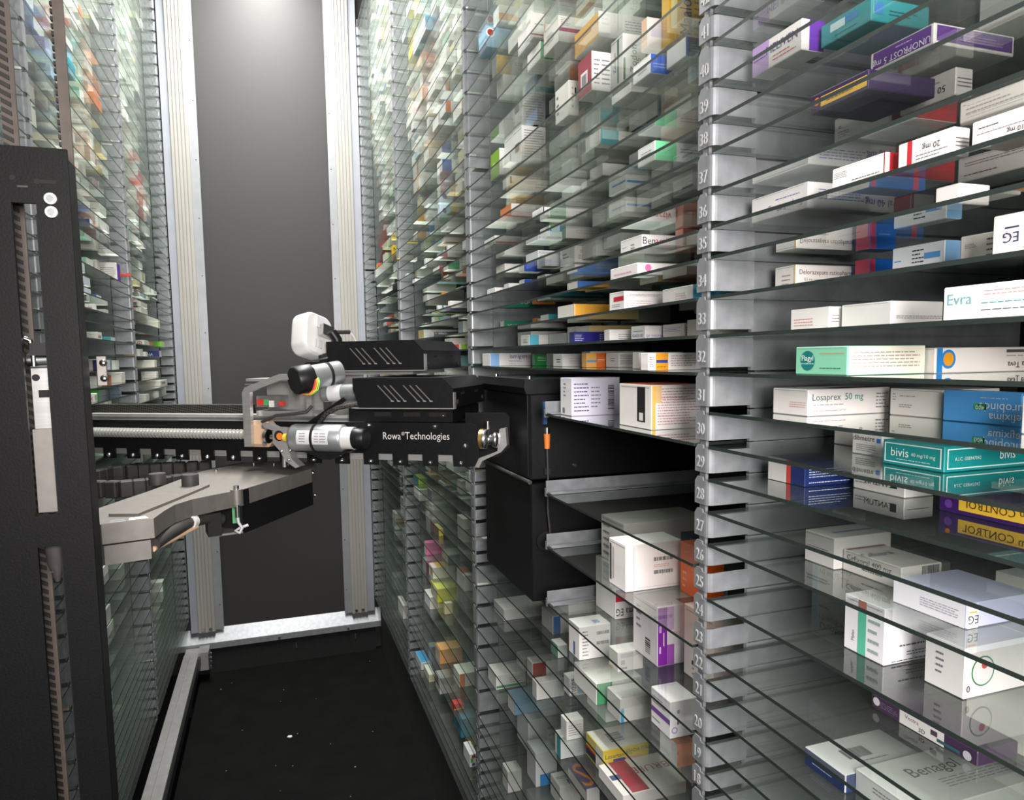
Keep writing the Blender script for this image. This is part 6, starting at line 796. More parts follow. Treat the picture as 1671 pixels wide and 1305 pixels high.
def carton(bay, slot, x, y, lx, wy, h, base, label, pans):
    side = 'L' if bay[0] == 'L' else 'R'
    z = ZT[slot]+GT/2+0.0002
    hx, hy = lx/2, wy/2
    c = 0.0006
    rz = random.uniform(-0.010, 0.010) if min(lx, wy) > 0.02 else 0
    o = MB().cbox(-hx, hx, -hy, hy, 0, h, c).build('medicine_box', card(base), None, (x+hx, y+hy, z))
    o.rotation_euler = (0, 0, 0)
    tag(o, label, 'medicine box', 'cartons on the glass shelves')
    lay = 0
    # lid seam on the end flap
    F, u, v, n, fw, fh = face_frame('e', -hx, hx, -hy, hy, h, side)
    if lx > 0.03 and h > 0.012:
        a = F+u*fw*0.06+v*fh*0.93+n*0.00015; b = F+u*fw*0.94+v*fh*0.945+n*0.00015
        du = u*fw*0.88; dv = v*fh*0.012
        MB().add([a, a+du, a+du+dv, a+dv], [(0, 1, 2, 3)]).build('flap_seam', card('8F8A84'), o)
    for p in pans:
        F, u, v, n, fw, fh = face_frame(p[0], -hx, hx, -hy, hy, h, side)
        lay += 1; off = n*(0.00012+0.00005*lay)
        k = p[1]
        def P(a, b): return F+u*(fw*a)+v*(fh*b)+off
        if k == 'pan':
            a0, b0, a1, b1 = (max(0.012, p[2]), max(0.012, p[3]), min(0.988, p[4]), min(0.988, p[5]))
            MB().add([P(a0, b0), P(a1, b0), P(a1, b1), P(a0, b1)], [(0, 1, 2, 3)]).build('printed_band', card(p[6]), o)
        elif k == 'dot':
            r = p[4]*min(fh, fw) if fh < fw else p[4]*fw
            cc = P(p[2], p[3]); vs = [cc+u*(r*math.cos(2*math.pi*i/20))+v*(r*math.sin(2*math.pi*i/20)) for i in range(20)]
            MB().add(vs, [tuple(range(20))]).build('printed_disc', card(p[5]), o)
        elif k == 'lin':
            a0, b0, a1, b1, nn, col = p[2:8]; mb = MB(); rows = nn
            st = (b1-b0)/rows
            for i in range(rows):
                t = b0+st*(i+0.2); e_ = a1-(a1-a0)*random.choice((0, 0, 0.08, 0.25)); s0 = a0
                while s0 < e_-0.01:                      # words
                    s1 = min(e_, s0+random.uniform(0.02, 0.08)); hh = st*0.32
                    mb.add([P(s0, t), P(s1, t), P(s1, t+hh), P(s0, t+hh)], [(0, 1, 2, 3)]); s0 = s1+0.012
            mb.build('small_print', card(col), o)
        elif k == 'bar':
            a0, b0, a1, b1 = p[2:6]; mb = MB(); t = a0; vert = (a1-a0)*fw < (b1-b0)*fh
            if vert:
                t = b0
                while t < b1:
                    w_ = random.choice((0.012, 0.02, 0.03)); mb.add([P(a0, t), P(a1, t), P(a1, min(b1, t+w_)), P(a0, min(b1, t+w_))], [(0, 1, 2, 3)]); t += w_+random.choice((0.012, 0.022))
            else:
                st = (a1-a0)/26
                while t < a1:
                    w_ = st*random.choice((0.5, 0.8, 1.2)); mb.add([P(t, b0), P(min(a1, t+w_), b0), P(min(a1, t+w_), b1), P(t, b1)], [(0, 1, 2, 3)]); t += w_+st*random.choice((0.5, 0.9))
            mb.build('barcode', card('3A3638'), o)
        elif k == 'txt':
            s_, a, b, hh, col, fl = p[2:8]
            vs, fs, tw, H = text_mesh(s_); sc = hh*fh/0.72
            room = fw if fl != 2 else fh
            if fl == 2: sc = hh*fw/0.72
            lim = 0.92*room*(1-abs(2*((a if fl != 2 else b)-0.5))*0.55)
            sx = min(sc, lim/max(tw, 1e-6))
            if sx < sc*0.5: sc = sx*2
            cc = P(a, b); q = []
            for (X, Y, Z) in vs:
                X *= sx; Y *= sc
                if fl == 1: X, Y = -X, -Y
                elif fl == 2: X, Y = -Y, X
                q.append(cc+u*X+v*Y+n*0.0001)
            MB().add(q, fs).build('lettering', card(col), o)
    return o

for row in CARTONS: carton(*row)

# the many more cartons standing deeper in the racks, behind the ones that can be told apart
def deep_cartons():
    rnd = random.Random(5)
    pal = ['E6E4DC','E2E0D8','EAE8E2','DCDAD2','E8E4E0','E4E6E2','EFEDE8','F0EEEA']*6+['B87A6A','7A94B4','8AB09A','D0B880','A090B0','8AB4B8','B88A98','8A9AA4','B0BC90','D0A888','B4CCD8','E0C8B8','DCD4A8']
    mats = [card(h) for h in sorted(set(pal))]; idx = {h: i for i, h in enumerate(sorted(set(pal)))}
    taken = {}
    for r in CARTONS: taken.setdefault((r[0]), []).append((r[2], r[2]+r[4], r[3], r[3]+r[5], ZT[r[1]], ZT[r[1]]+r[6]))
    mb = MB()
    plan = [('A', range(6, 58), 0.10, 0.10, 0.40), ('B', range(4, 57), 0.06, 0.62, 1.30), ('C', range(2, 67), 0.012, 1.37, 2.09), ('D', range(2, 69), 0.012, 2.17, 2.89),
            ('LA', range(10, 56), 0.02, 0.0, 0.5), ('LB', range(2, 56), 0.02, 0.57, 1.30), ('LC', range(2, 66), 0.02, 1.37, 2.09), ('LD', range(2, 68), 0.02, 2.17, 2.89)]
    dens = {'A': 0.45, 'B': 0.66, 'C': 0.28, 'D': 0.18, 'LA': 0.4, 'LB': 0.38, 'LC': 0.30, 'LD': 0.2}
    for bay, slots, d0, ya, yb in plan:
        L = bay[0] == 'L'; miss = MISSING.get(bay, [])
        for k in slots:
            if k in miss: continue
            y_lo, y_hi = ya, yb
            if bay == 'B' and 19 < k < 32:
                if k not in (23, 20): continue
                y_hi = 0.91
            k2 = k+1
            while k2 in miss: k2 += 1
            room = ZT.get(k2, 9)-ZT[k]-GT-0.002
            if room > 0.2: continue
            lowf = (0.08 if ZT[k] < 0.60 else 0.2) if ZT[k] < 0.92 else 1.0
            for row in range(3):
                xa = d0+row*0.115+rnd.uniform(0, 0.02); y = y_lo+rnd.uniform(0, 0.05)
                while y < y_hi-0.03:
                    w_ = rnd.uniform(0.03, 0.075); l_ = rnd.uniform(0.06, 0.105); h_ = room*rnd.uniform(0.5, 0.97)
                    go = rnd.random() < dens[bay]*lowf
                    xa2 = xa+rnd.uniform(0, 0.015)
                    if go and y+w_ < y_hi and xa2+l_ < DEPTH-0.01:
                        x0, x1 = (XR+xa2, XR+xa2+l_) if not L else (-XL-xa2-l_, -XL-xa2)
                        z0 = ZT[k]+GT/2+0.0002
                        if not any(a0 < x1+0.001 and a1 > x0-0.001 and b0 < y+w_+0.001 and b1 > y-0.001 and c0 < z0+h_ and c1 > z0-0.001 for a0, a1, b0, b1, c0, c1 in taken.get(bay, [])):
                            b = idx[rnd.choice(pal)]; e_ = idx[rnd.choice(pal)]; s_ = idx[rnd.choice(pal)] if rnd.random() < 0.3 else b
                            mb.box(x0, x1, y, y+w_, z0, z0+h_)
                            mb.mi[-6:] = [b, b, s_, e_ if L else b, b, b if L else e_]
                            taken.setdefault(bay, []).append((x0, x1, y, y+w_, z0, z0+h_))
                    y += w_+rnd.uniform(0.002, 0.03)
    o = mb.build('deep_cartons', mats)
    tag(o, 'dim crowd of further medicine cartons deep inside the glass racks', 'medicine boxes', kind='stuff')
deep_cartons()

# ------------------------------------------------------------------ black transfer housing in the second right rack
hx, hy = XR+0.001, 1.012
e = empty('transfer_housing', (hx, hy, 0.853), 'tall black metal housing set into the second right rack', 'housing')
D_ = 0.30; L_ = 0.252
up = MB().cbox(0.0, D_, 0.0, L_, 0.196, 0.330, 0.002).build('upper_body', M['black2'], e)
MB().box(-0.002, 0.0, 0.006, L_-0.006, 0.200, 0.328).build('front_panel', M['black'], up)
lw = MB().cbox(0.002, D_, 0.004, L_, 0.0, 0.190, 0.002).build('lower_body', M['black'], e)
MB().prism([(-0.010, 0.340), (-0.006, 0.330), (D_, 0.330), (D_, 0.353), (-0.008, 0.353)], -0.004, L_+0.002, 'y').build('lid', M['black2'], e)
MB().box(0.002, 0.05, -0.0015, 0.0, 0.200, 0.328).build('corner_fold', M['black2'], up)
MB().tube([(-0.001, -0.001, 0.193), (-0.003, 0.12, 0.1935), (-0.001, L_, 0.194)], 0.0035).build('seal', M['rubber'], e)
for p in ((0.004, 0.01, 0.357), (0.01, 0.20, 0.357)): MB().cyl((p[0], p[1], 0.352), p, 0.004, n=10).build('bolt', M['steel'], e)
for p in ((0.0, 0.012, 0.333), (0.0, L_-0.012, 0.333)): MB().dome(p, 0.0045, (-1, 0, 0.5)).build('hinge_ball', M['steel'], e)
# sensor, plug and cable on the side that faces the camera
MB().box(0.020, 0.026, -0.008, 0.0, 0.283, 0.318).build('sensor', M['blue'], e)
pl = MB().cyl((0.026, -0.006, 0.245), (0.026, -0.006, 0.268), 0.0042, 0.0052, n=12).build('plug', M['orange'], e)
MB().cyl((0.026, -0.006, 0.268), (0.026, -0.006, 0.278), 0.0046, n=12).build('collar', M['steel'], pl)
MB().tube([(0.026, -0.006, 0.245), (0.0265, -0.007, 0.20), (0.026, -0.006, 0.15), (0.029, -0.008, 0.11), (0.036, -0.006, 0.092), (0.04, 0.0, 0.09)], 0.0018).build('cable', M['rubber'], e)
MB().box(0.021, 0.031, -0.008, -0.001, 0.204, 0.214).build('cable_clip', M['matt'], e)
MB().cyl((0.026, -0.0005, 0.097), (0.026, 0.0042, 0.097), 0.016, n=24).build('cable_port', M['matt'], lw)
for p in ((0.075, 0.215), (0.06, 0.30)): MB().cyl((p[0], -0.002, p[1]), (p[0], 0.001, p[1]), 0.0028, n=10).build('screw', M['steel'], up)

# ------------------------------------------------------------------ gripper arm (local x along the beam, y away from camera)
GX, GY, GZ = 0.28525, 1.10614, 1.0620
RZ = math.radians(-33.0)
g = empty('gripper_arm', (GX, GY, GZ), 'black robotic gripper arm with white lettering across the aisle', 'robot arm', RZ)
def z(v): return v-GZ
bolts = [-0.69223+0.05327*i for i in range(-1, 14)]
# front plate, notched along its lower edge
poly = [(-0.752, z(1.134)), (0.018, z(1.134)), (0.0265, z(1.1315)), (0.031, z(1.125)), (0.0315, z(1.079))]
poly += [(0.024, z(1.064)), (0.0150, z(1.0625))]
for b in reversed(bolts):
    poly += [(b+0.0135, z(1.0625)), (b-0.0131, z(1.0625)), (b-0.0135, z(1.0815)), (b-0.0394, z(1.0815))]
poly = [p for p in poly if p[0] >= -0.752]+[(-0.752, z(1.0815))]
plate = MB().prism(poly, -0.0015, 0.0015, 'y').build('front_plate', M['black'], g)
MB().box(-0.752, 0.020, 0.0025, 0.0050, z(1.0705), z(1.0830)).build('clamp_strip', M['alu'], g)
for b in bolts: MB().dome((b, -0.0015, z(1.0685)), 0.0045, (0, -1, 0), 12).build('bolt', M['steel'], plate)
for p in ((-0.160, 1.1295), (-0.043, 1.1285), (0.0085, 1.0965)): MB().dome((p[0], -0.0015, z(p[1])), 0.0048, (0, -1, 0), 12).build('bolt', M['steel'], plate)
vs, fs, tw, H = text_mesh('Rowa'); lt = MB(); sz = 0.0178
lt.add([(-0.1196+v[0]*0.0318/tw, -0.0019, z(1.1118)+v[1]*sz*0.98) for v in vs], fs)
vs, fs, tw, H = text_mesh('®')
lt.add([(-0.0995+v[0]*0.0060/tw, -0.0019, z(1.1158)+v[1]*0.0060/H) for v in vs], fs)
vs, fs, tw, H = text_mesh('Technologies')
lt.add([(-0.0572+v[0]*0.0778/tw, -0.0019, z(1.1105)+v[1]*sz*0.98) for v in vs], fs)
lt.build('lettering', M['letter'], plate, label='white maker name lettering')
MB().box(-0.752, 0.02, 0.012, 0.20, z(1.084), z(1.126)).build('beam_body', M['matt'], g)
MB().box(-0.770, -0.185, 0.030, 0.052, z(1.1315), z(1.1430)).build('slide_rail', M['rail'], g)
MB().box(-0.770, -0.185, 0.028, 0.031, z(1.1340), z(1.1380)).build('rail_groove', M['motor'], g)
MB().box(-0.784, -0.425, 0.054, 0.070, z(1.1400), z(1.1590)).build('woven_belt', M['woven'], g)
sb = MB().box(-0.560, -0.515, 0.020, 0.032, z(1.1190), z(1.1310)).build('sensor_block', M['cast'], g)
for x in (-0.553, -0.524): MB().dome((x, 0.020, z(1.125)), 0.0022, (0, -1, 0), 8).build('screw', M['matt'], sb)
# threaded spindle
prof = []; nT = 52
for k in range(nT):
    t = k/nT; prof += [(t, 0.0046), (t+0.34/nT, 0.0089), (t+0.46/nT, 0.0089), (t+0.8/nT, 0.0046)]
sp = MB().lathe((-0.738, -0.020, z(1.1130)), (-0.368, -0.020, z(1.1130)), prof, 14); sp.s = [False]*len(sp.s)
sp.build('threaded_spindle', M['thread'], g)
# end plate, nut block and coupling bracket
fr = MB().prism([(-0.3775, z(1.0935)), (-0.3775, z(1.186)), (-0.372, z(1.195)), (-0.305, z(1.2170)), (-0.255, z(1.217)), (-0.255, z(1.208)), (-0.300, z(1.2075)), (-0.362, z(1.187)), (-0.3640, z(1.0935))], -0.036, -0.028, 'y').build('end_frame', M['alu'], g)
MB().box(-0.374, -0.27, -0.028, 0.040, z(1.2050), z(1.2095)).build('top_plate', M['alu'], g)
MB().box(-0.366, -0.258, 0.020, 0.024, z(1.145), z(1.205)).build('rear_plate', M['alu'], g)
MB().box(-0.362, -0.255, -0.020, 0.018, z(1.1450), z(1.1540)).build('carriage_plate', M['alu'], g)
rl = MB().box(-0.358, -0.312, -0.024, 0.0, z(1.1610), z(1.1800)).build('relay_block', M['cast'], g)
MB().box(-0.3565, -0.3440, -0.0255, -0.0235, z(1.1640), z(1.1740)).build('terminal', M['red'], rl)
MB().box(-0.3435, -0.3340, -0.0255, -0.0235, z(1.1640), z(1.1740)).build('terminal', M['green'], rl)
MB().box(-0.3330, -0.3240, -0.0258, -0.0235, z(1.1610), z(1.1720)).build('terminal', M['white'], rl)
MB().box(-0.3140, -0.3070, -0.0255, -0.0150, z(1.1630), z(1.1700)).build('terminal', M['red'], rl)
nb = MB().cbox(-0.388, -0.3345, -0.0275, 0.0, z(1.0915), z(1.1365), 0.006).build('nut_block', M['beige'], g)
for p in ((-0.3435, 1.1275), (-0.3435, 1.0985)): MB().cyl((p[0], -0.0290, z(p[1])), (p[0], -0.0272, z(p[1])), 0.0042, n=12).build('screw', M['motor'], nb)
MB().cyl((-0.3345, -0.036, z(1.112)), (-0.329, -0.036, z(1.112)), 0.012, n=16).build('bearing', M['steel'], nb)
cb = MB().prism([(-0.3130, z(1.102)), (-0.3130, z(1.122)), (-0.3030, z(1.1285)), (-0.2910, z(1.1275)), (-0.2850, z(1.118)), (-0.2850, z(1.094)), (-0.2790, z(1.076)), (-0.2650, z(1.064)), (-0.2730, z(1.061)), (-0.2910, z(1.073)), (-0.3010, z(1.090))], -0.050, -0.032, 'y').build('coupling_bracket', M['alu'], g)
MB().prism([(-0.322, z(1.1355)), (-0.336, z(1.1345)), (-0.330, z(1.127)), (-0.292, z(1.118)), (-0.292, z(1.123))], -0.046, -0.036, 'y').build('coupling_link', M['alu'], g)
MB().cyl((-0.301, -0.0508, z(1.1150)), (-0.301, -0.0495, z(1.1150)), 0.0088, n=18).build('bore', M['matt'], cb)
MB().cyl((-0.299, -0.0514, z(1.1140)), (-0.299, -0.0506, z(1.1140)), 0.0060, n=18).build('orange_seal', M['orange'], cb)
MB().cyl((-0.322, -0.041, z(1.1120)), (-0.290, -0.041, z(1.1120)), 0.0045, n=12).build('shaft', M['steel'], g)
MB().cyl((-0.291, -0.050, z(1.1120)), (-0.285, -0.050, z(1.1120)), 0.0070, n=12).build('yellow_clamp', M['yellow'], g)
for p in ((-0.281, 1.091), (-0.284, 1.075), (-0.297, 1.089)): MB().dome((p[0], -0.050, z(p[1])), 0.0032, (0, -1, 0), 10).build('screw', M['steel'], cb)
MB().cyl((-0.295, -0.046, z(1.062)), (-0.295, -0.046, z(1.095)), 0.004, n=10).build('standoff', M['steel'], g)
# main drive motor
my, mz = -0.040, z(1.1115)
mot = MB().lathe((-0.281, my, mz), (-0.186, my, mz), [(0, 0.018), (0.015, 0.0215), (0.06, 0.0228), (0.97, 0.0228), (1.0, 0.0205)], 28).build('drive_motor', M['motor'], g)
mb = MB(); R_ = 0.02295
for k in range(6):
    a0 = math.radians(-112+k*10); a1 = math.radians(-112+(k+1)*10)
    # band of the printed type plate wrapped on the visible side
    A = lambda a: (my+R_*math.sin(a)*1.0, mz+R_*math.cos(a))
    q = [(-0.262, *A(a0)), (-0.205, *A(a0)), (-0.205, *A(a1)), (-0.262, *A(a1))]
    mb.add(q, [(0, 1, 2, 3)])
MB().add(mb.v, mb.f).build('type_plate', M['label'], mot)
mb = MB()
for k in range(4):
    a = math.radians(-101+k*11); a2 = a+math.radians(2.2)
    for x0, x1 in ((-0.257, -0.246), (-0.229, -0.222), (-0.220, -0.209)):
        mb.add([(x0, my+0.0231*math.sin(a), mz+0.0231*math.cos(a)), (x1, my+0.0231*math.sin(a), mz+0.0231*math.cos(a)), (x1, my+0.0231*math.sin(a2), mz+0.0231*math.cos(a2)), (x0, my+0.0231*math.sin(a2), mz+0.0231*math.cos(a2))], [(0, 1, 2, 3)])
mb.build('small_print', M['beltdark'], mot)
MB().cyl((-0.2380, my, mz), (-0.2335, my, mz), 0.0238, n=28).build('cable_tie', M['matt'], mot)
MB().cyl((-0.186, my, mz), (-0.168, my, mz), 0.0185, n=24).build('encoder_collar', M['white'], mot)
MB().lathe((-0.168, my, mz), (-0.147, my, mz), [(0, 0.0175), (0.9, 0.0175), (1, 0.0155)], 24).build('encoder_cap', M['black2'], mot)
MB().prism([(-0.27, z(1.092)), (-0.17, z(1.092)), (-0.21, z(1.076)), (-0.225, z(1.076))], -0.046, -0.02, 'y').build('motor_saddle', M['black2'], g)

# the two slotted covers over the gripper jaws
def cover(name_label, x0, x1, zt, zb, y0, y1, slits, ch=0.0176):
    c = MB().prism([(x0, z(zt)), (x1-ch, z(zt)), (x1, z(zt-ch)), (x1, z(zb)), (x0+0.011, z(zb)), (x0, z(zb)+0.030)], y0, y1, 'y').build('jaw_cover', M['black2'], g, label=name_label)
    MB().prism([(x0+0.004, z(zb-0.0016)), (x1+0.0016, z(zb-0.0016)), (x1+0.0016, z(zt-ch-0.006)), (x1+0.0002, z(zt-ch-0.006)), (x1+0.0002, z(zb-0.0002)), (x0+0.004, z(zb-0.0002))], y0-0.0008, y0+0.010, 'y').build('bent_edge', M['alu'], c)
    for s in slits:
        a = (x0+s, zt-0.012); b = (x0+s+0.026, zb+0.010); w = 0.0012
        MB().prism([(a[0]-w, z(a[1])), (a[0]+w, z(a[1])), (b[0]+w, z(b[1])), (b[0]-w, z(b[1]))], y0-0.0004, y0+0.0002, 'y').build('vent_slit', M['cast'], c)  # grey strip proud of the cover, standing in for light inside the slit
        MB().prism([(b[0]-0.004, z(b[1]+0.002)), (b[0]+0.001, z(b[1]+0.002)), (b[0]+0.0025, z(b[1])), (b[0]-0.002, z(b[1]))], y0-0.0008, y0, 'y').build('slit_glint', M['alu'], c)  # bright metal chip modelled as a glint at the slit's lower end
    for t in (0.28, 0.72):
        y = y0+(y1-y0)*t
        MB().box(x1-0.0004, x1+0.0004, y-0.009, y+0.009, z(zb+0.020), z(zb+0.024)).build('end_slot', M['matt'], c)
    for t in (0.12, 0.92):
        y = y0+(y1-y0)*t
        MB().cyl((x1, y, z(zb+0.009)), (x1+0.001, y, z(zb+0.009)), 0.004, n=12).build('rivet', M['rubber'], c)
    return c
SL = (0.045, 0.056, 0.067, 0.090, 0.101, 0.112)
cover('lower black slotted cover', -0.179, -0.0040, 1.2088, 1.1600, -0.020, 0.156, SL)
cover('upper black slotted cover', -0.252, -0.0715, 1.2710, 1.2210, 0.030, 0.226, SL)
bs = MB().box(-0.200, -0.014, 0.004, 0.150, z(1.1350), z(1.1570)).build('cover_base', M['black'], g)
for x in (-0.152, -0.100, -0.055): MB().box(x, x+0.030, 0.0030, 0.0042, z(1.144), z(1.151)).build('base_slot', M['matt'], bs)
MB().dome((-0.030, 0.003, z(1.146)), 0.003, (0, -1, 0), 10).build('bolt', M['steel'], bs)
MB().box(-0.268, -0.205, 0.072, 0.074, z(1.130), z(1.2205)).build('jaw_side_sheet', M['alu'], g)
MB().box(-0.26, -0.10, 0.05, 0.21, z(1.2130), z(1.2195)).build('upper_bed', M['alu'], g)
MB().box(-0.190, -0.02, -0.005, 0.16, z(1.1575), z(1.1598)).build('lower_bed', M['alu'], g)
MB().cyl((-0.247, 0.010, z(1.182)), (-0.180, 0.010, z(1.185)), 0.0145, n=20).build('jaw_motor', M['motor'], g)
MB().cyl((-0.236, 0.010, z(1.1825)), (-0.212, 0.010, z(1.1835)), 0.0148, n=20).build('motor_label', M['label'], g)
# black bar and braided cable
MB().prism([(-0.2690, z(1.1345)), (-0.2540, z(1.1345)), (-0.1960, z(1.1720)), (-0.2010, z(1.1770))], -0.012, -0.008, 'y').build('brace_bar', M['black2'], g)
MB().tube([(-0.243, -0.020, z(1.134)), (-0.228, -0.022, z(1.150)), (-0.208, -0.018, z(1.160)), (-0.176, -0.006, z(1.166))], 0.0042, 8).build('braided_cable', M['woven'], g)
MB().tube([(-0.345, -0.030, z(1.136)), (-0.315, -0.034, z(1.1475)), (-0.285, -0.032, z(1.1500)), (-0.262, -0.026, z(1.1530)), (-0.255, -0.02, z(1.163))], 0.0026, 8).build('grey_cable', M['rubber'], g)
# upper rotary motor with black cap and coloured wires
p0 = Vector((-0.272, -0.045, z(1.2060))); ax = Vector((0.52, 0.83, 0.14)).normalized()
um = MB().lathe(p0+ax*0.022, p0+ax*0.085, [(0, 0.0205), (0.05, 0.0205), (1, 0.0205)], 24).build('rotary_motor', M['motor'], g)
MB().lathe(p0, p0+ax*0.030, [(0, 0.022), (0.10, 0.0245), (1, 0.0245)], 10).build('motor_cap', M['black2'], um)
MB().cyl(p0+ax*0.060, p0+ax*0.065, 0.0215, n=24).build('cable_tie', M['matt'], um)
for k, (mt, dx) in enumerate((('orange', 0.0), ('yellow', 0.002), ('wiregreen', 0.004), ('red', -0.002))):
    MB().tube([(-0.255+dx, -0.047, z(1.184)), (-0.244+dx, -0.050+0.002*k, z(1.183)), (-0.234+dx*1.6, -0.046, z(1.191)), (-0.233+dx*1.4, -0.040, z(1.203)), (-0.238+dx, -0.032, z(1.210))], 0.0011, 6).build('wire', M[mt], um)
MB().prism([(-0.345, z(1.205)), (-0.340, z(1.212)), (-0.300, z(1.236)), (-0.230, z(1.236)), (-0.230, z(1.205))], 0.045, 0.049, 'y').build('back_shield', M['black2'], g)
MB().box(-0.268, -0.258, -0.016, -0.008, z(1.145), z(1.205)).build('column_strut', M['alu'], g)
MB().box(-0.3775, -0.41, 0.02, 0.024, z(1.197), z(1.1985)).build('pointer_plate', M['alu'], g)
MB().cyl((-0.374, 0.022, z(1.1985)), (-0.374, 0.022, z(1.204)), 0.003, n=10).build('pointer_bolt', M['steel'], g)
# head of the beam: pulley, clamp and rounded rear plate
hd = MB().prism([(0.0, z(1.075)), (0.055, z(1.075)), (0.076, z(1.092)), (0.076, z(1.142)), (0.070, z(1.149)), (0.0, z(1.149))], 0.028, 0.031, 'y').build('rear_plate', M['black'], g)
MB().cyl((0.0325, 0.006, z(1.108)), (0.0385, 0.006, z(1.108)), 0.0165, n=20).build('brass_ring', M['brass'], g)
MB().lathe((0.0385, 0.006, z(1.108)), (0.064, 0.006, z(1.106)), [(0, 0.0165), (0.25, 0.0165), (0.3, 0.009), (0.6, 0.009), (0.62, 0.0125), (0.9, 0.0125), (1, 0.006)], 20).build('end_pulley', M['steel'], g)
MB().cyl((0.045, 0.006, z(1.124)), (0.045, 0.006, z(1.137)), 0.003, n=10).build('tension_screw', M['steel'], g)
MB().prism([(0.020, z(1.0625)), (0.028, z(1.0755)), (0.060, z(1.088)), (0.064, z(1.124)), (0.074, z(1.126)), (0.076, z(1.098)), (0.066, z(1.0865)), (0.034, z(1.0715)), (0.028, z(1.0600))], 0.008, 0.022, 'y').build('head_clamp', M['alu'], g)

# white module on top of the gripper
wm = empty('white_module', (0.115, 1.305, 1.245), 'white rounded plastic module perched above the gripper covers', 'device', RZ)
wm.location = vec(GX+(-0.288)*math.cos(RZ)-0.045*math.sin(RZ), GY+(-0.288)*math.sin(RZ)+0.045*math.cos(RZ), 1.281)
wm.rotation_euler = (math.radians(-10), math.radians(16), math.radians(40))
def round_slab(w, h, t, r, n=6):
    pts = []
    for cx, cz, a0 in ((w/2-r, h/2-r, 0), (-w/2+r, h/2-r, 90), (-w/2+r, -h/2+r, 180), (w/2-r, -h/2+r, 270)):
        for k in range(n+1):
            a = math.radians(a0+90*k/n); pts.append((cx+r*math.cos(a), cz+r*math.sin(a)))
    mb = MB(); N = len(pts); lev = [(-t/2, 0.90), (-t/2+0.003, 0.97), (-t/2+0.007, 1.0), (t/2-0.007, 1.0), (t/2-0.003, 0.97), (t/2, 0.90)]
    vs = [(x*s, y, q*s) for y, s in lev for x, q in pts]
    fs = [(i*N+k, i*N+(k+1) % N, (i+1)*N+(k+1) % N, (i+1)*N+k) for i in range(len(lev)-1) for k in range(N)]
    mb.add(vs, fs, True); mb.add(vs[:N], [tuple(range(N))[::-1]]); mb.add(vs[-N:], [tuple(range(N))])
    return mb
sh = round_slab(0.064, 0.076, 0.038, 0.018).build('shell', M['white'], wm)
MB().box(-0.012, 0.004, -0.0245, -0.0228, 0.010, 0.030).build('sticker', M['label'], sh)
MB().box(-0.006, 0.020, -0.034, -0.0228, -0.004, 0.016).build('clamp', M['steel'], wm)
for k in range(3): MB().box(-0.012+0.006*k, -0.0095+0.006*k, -0.0240, -0.0228, -0.026, -0.012).build('slot', M['grey'], sh)
MB().tube([(0.014, -0.034, 0.006), (0.024, -0.038, -0.006), (0.028, -0.038, -0.022), (0.024, -0.034, -0.036), (0.010, -0.012, -0.042)], 0.0090, 10).build('bracket_arm', M['black2'], wm)
cb = MB().tube([(0.018, -0.030, 0.008), (0.034, -0.036, 0.012), (0.050, -0.042, 0.016)], 0.0042, 8).build('lead_sleeve', M['rubber'], wm)
MB().tube([(0.050, -0.042, 0.016), (0.058, -0.046, 0.008), (0.064, -0.048, -0.004)], 0.0010, 6).build('white_wire', M['white'], wm)
MB().tube([(0.064, -0.048, -0.004), (0.068, -0.050, -0.014), (0.069, -0.050, -0.030)], 0.0018, 6).build('red_wire', M['red'], wm)

# ------------------------------------------------------------------ cast bracket that carries the arm
BZ = 1.050
br = empty('support_bracket', (-0.10, 1.10, 1.00), 'cast aluminium bracket reaching from mast to under the arm', 'bracket')
def rel(poly): return [(a+0.10, b-1.10) for a, b in poly]
def zz(v): return v-1.00
top = [(-0.199, 0.929), (-0.145, 0.941), (-0.139, 0.985), (-0.131, 1.022), (-0.113, 1.053), (-0.085, 1.078), (-0.050, 1.105), (0.057, 1.270), (0.070, 1.345), (-0.010, 1.400), (-0.060, 1.395), (-0.123, 1.322), (-0.180, 1.150), (-0.245, 0.985)]
bd = MB().prism(rel(top), zz(1.026), zz(BZ), 'z').build('casting', M['cast'], br)
MB().prism(rel([(-0.200, 0.975), (-0.165, 0.962), (-0.120, 1.085), (-0.098, 1.150), (-0.112, 1.152), (-0.150, 1.080)]), zz(BZ), zz(1.0535), 'z').build('raised_rib', M['cast'], bd)
MB().prism(rel([(-0.199, 0.930), (-0.1475, 0.942), (-0.153, 0.962), (-0.200, 0.955)]), zz(BZ), zz(BZ+0.0006), 'z').build('type_plate', M['cast'], bd)
MB().prism(rel([(-0.192, 0.935), (-0.175, 0.939), (-0.177, 0.950), (-0.193, 0.948)]), zz(BZ+0.0006), zz(BZ+0.0009), 'z').build('printed_block', M['motor'], bd)
MB().prism(rel([(-0.172, 0.940), (-0.151, 0.944), (-0.156, 0.957), (-0.173, 0.952)]), zz(BZ+0.0006), zz(BZ+0.0009), 'z').build('printed_block', M['label'], bd)
MB().prism(rel([(-0.198, 0.931), (-0.150, 0.943), (-0.150, 0.985), (-0.205, 1.02), (-0.238, 0.99)]), zz(1.000), zz(1.0235), 'z').build('lower_shoe', M['cast'], br)
for p in ((-0.177, 1.206), (-0.127, 1.174)):
    MB().lathe((p[0]+0.10, p[1]-1.10, zz(BZ)), (p[0]+0.10, p[1]-1.10, zz(BZ+0.0175)), [(0, 0.0125), (0.95, 0.0125), (1, 0.0118)], 22).build('rubber_stop', M['rubber'], br)
cx, cy = -0.058+0.10, 1.099-1.10
se = MB().cyl((cx, cy, zz(1.030)), (cx, cy, zz(1.052)), 0.0085, n=18).build('sensor_eye', M['cast'], br)
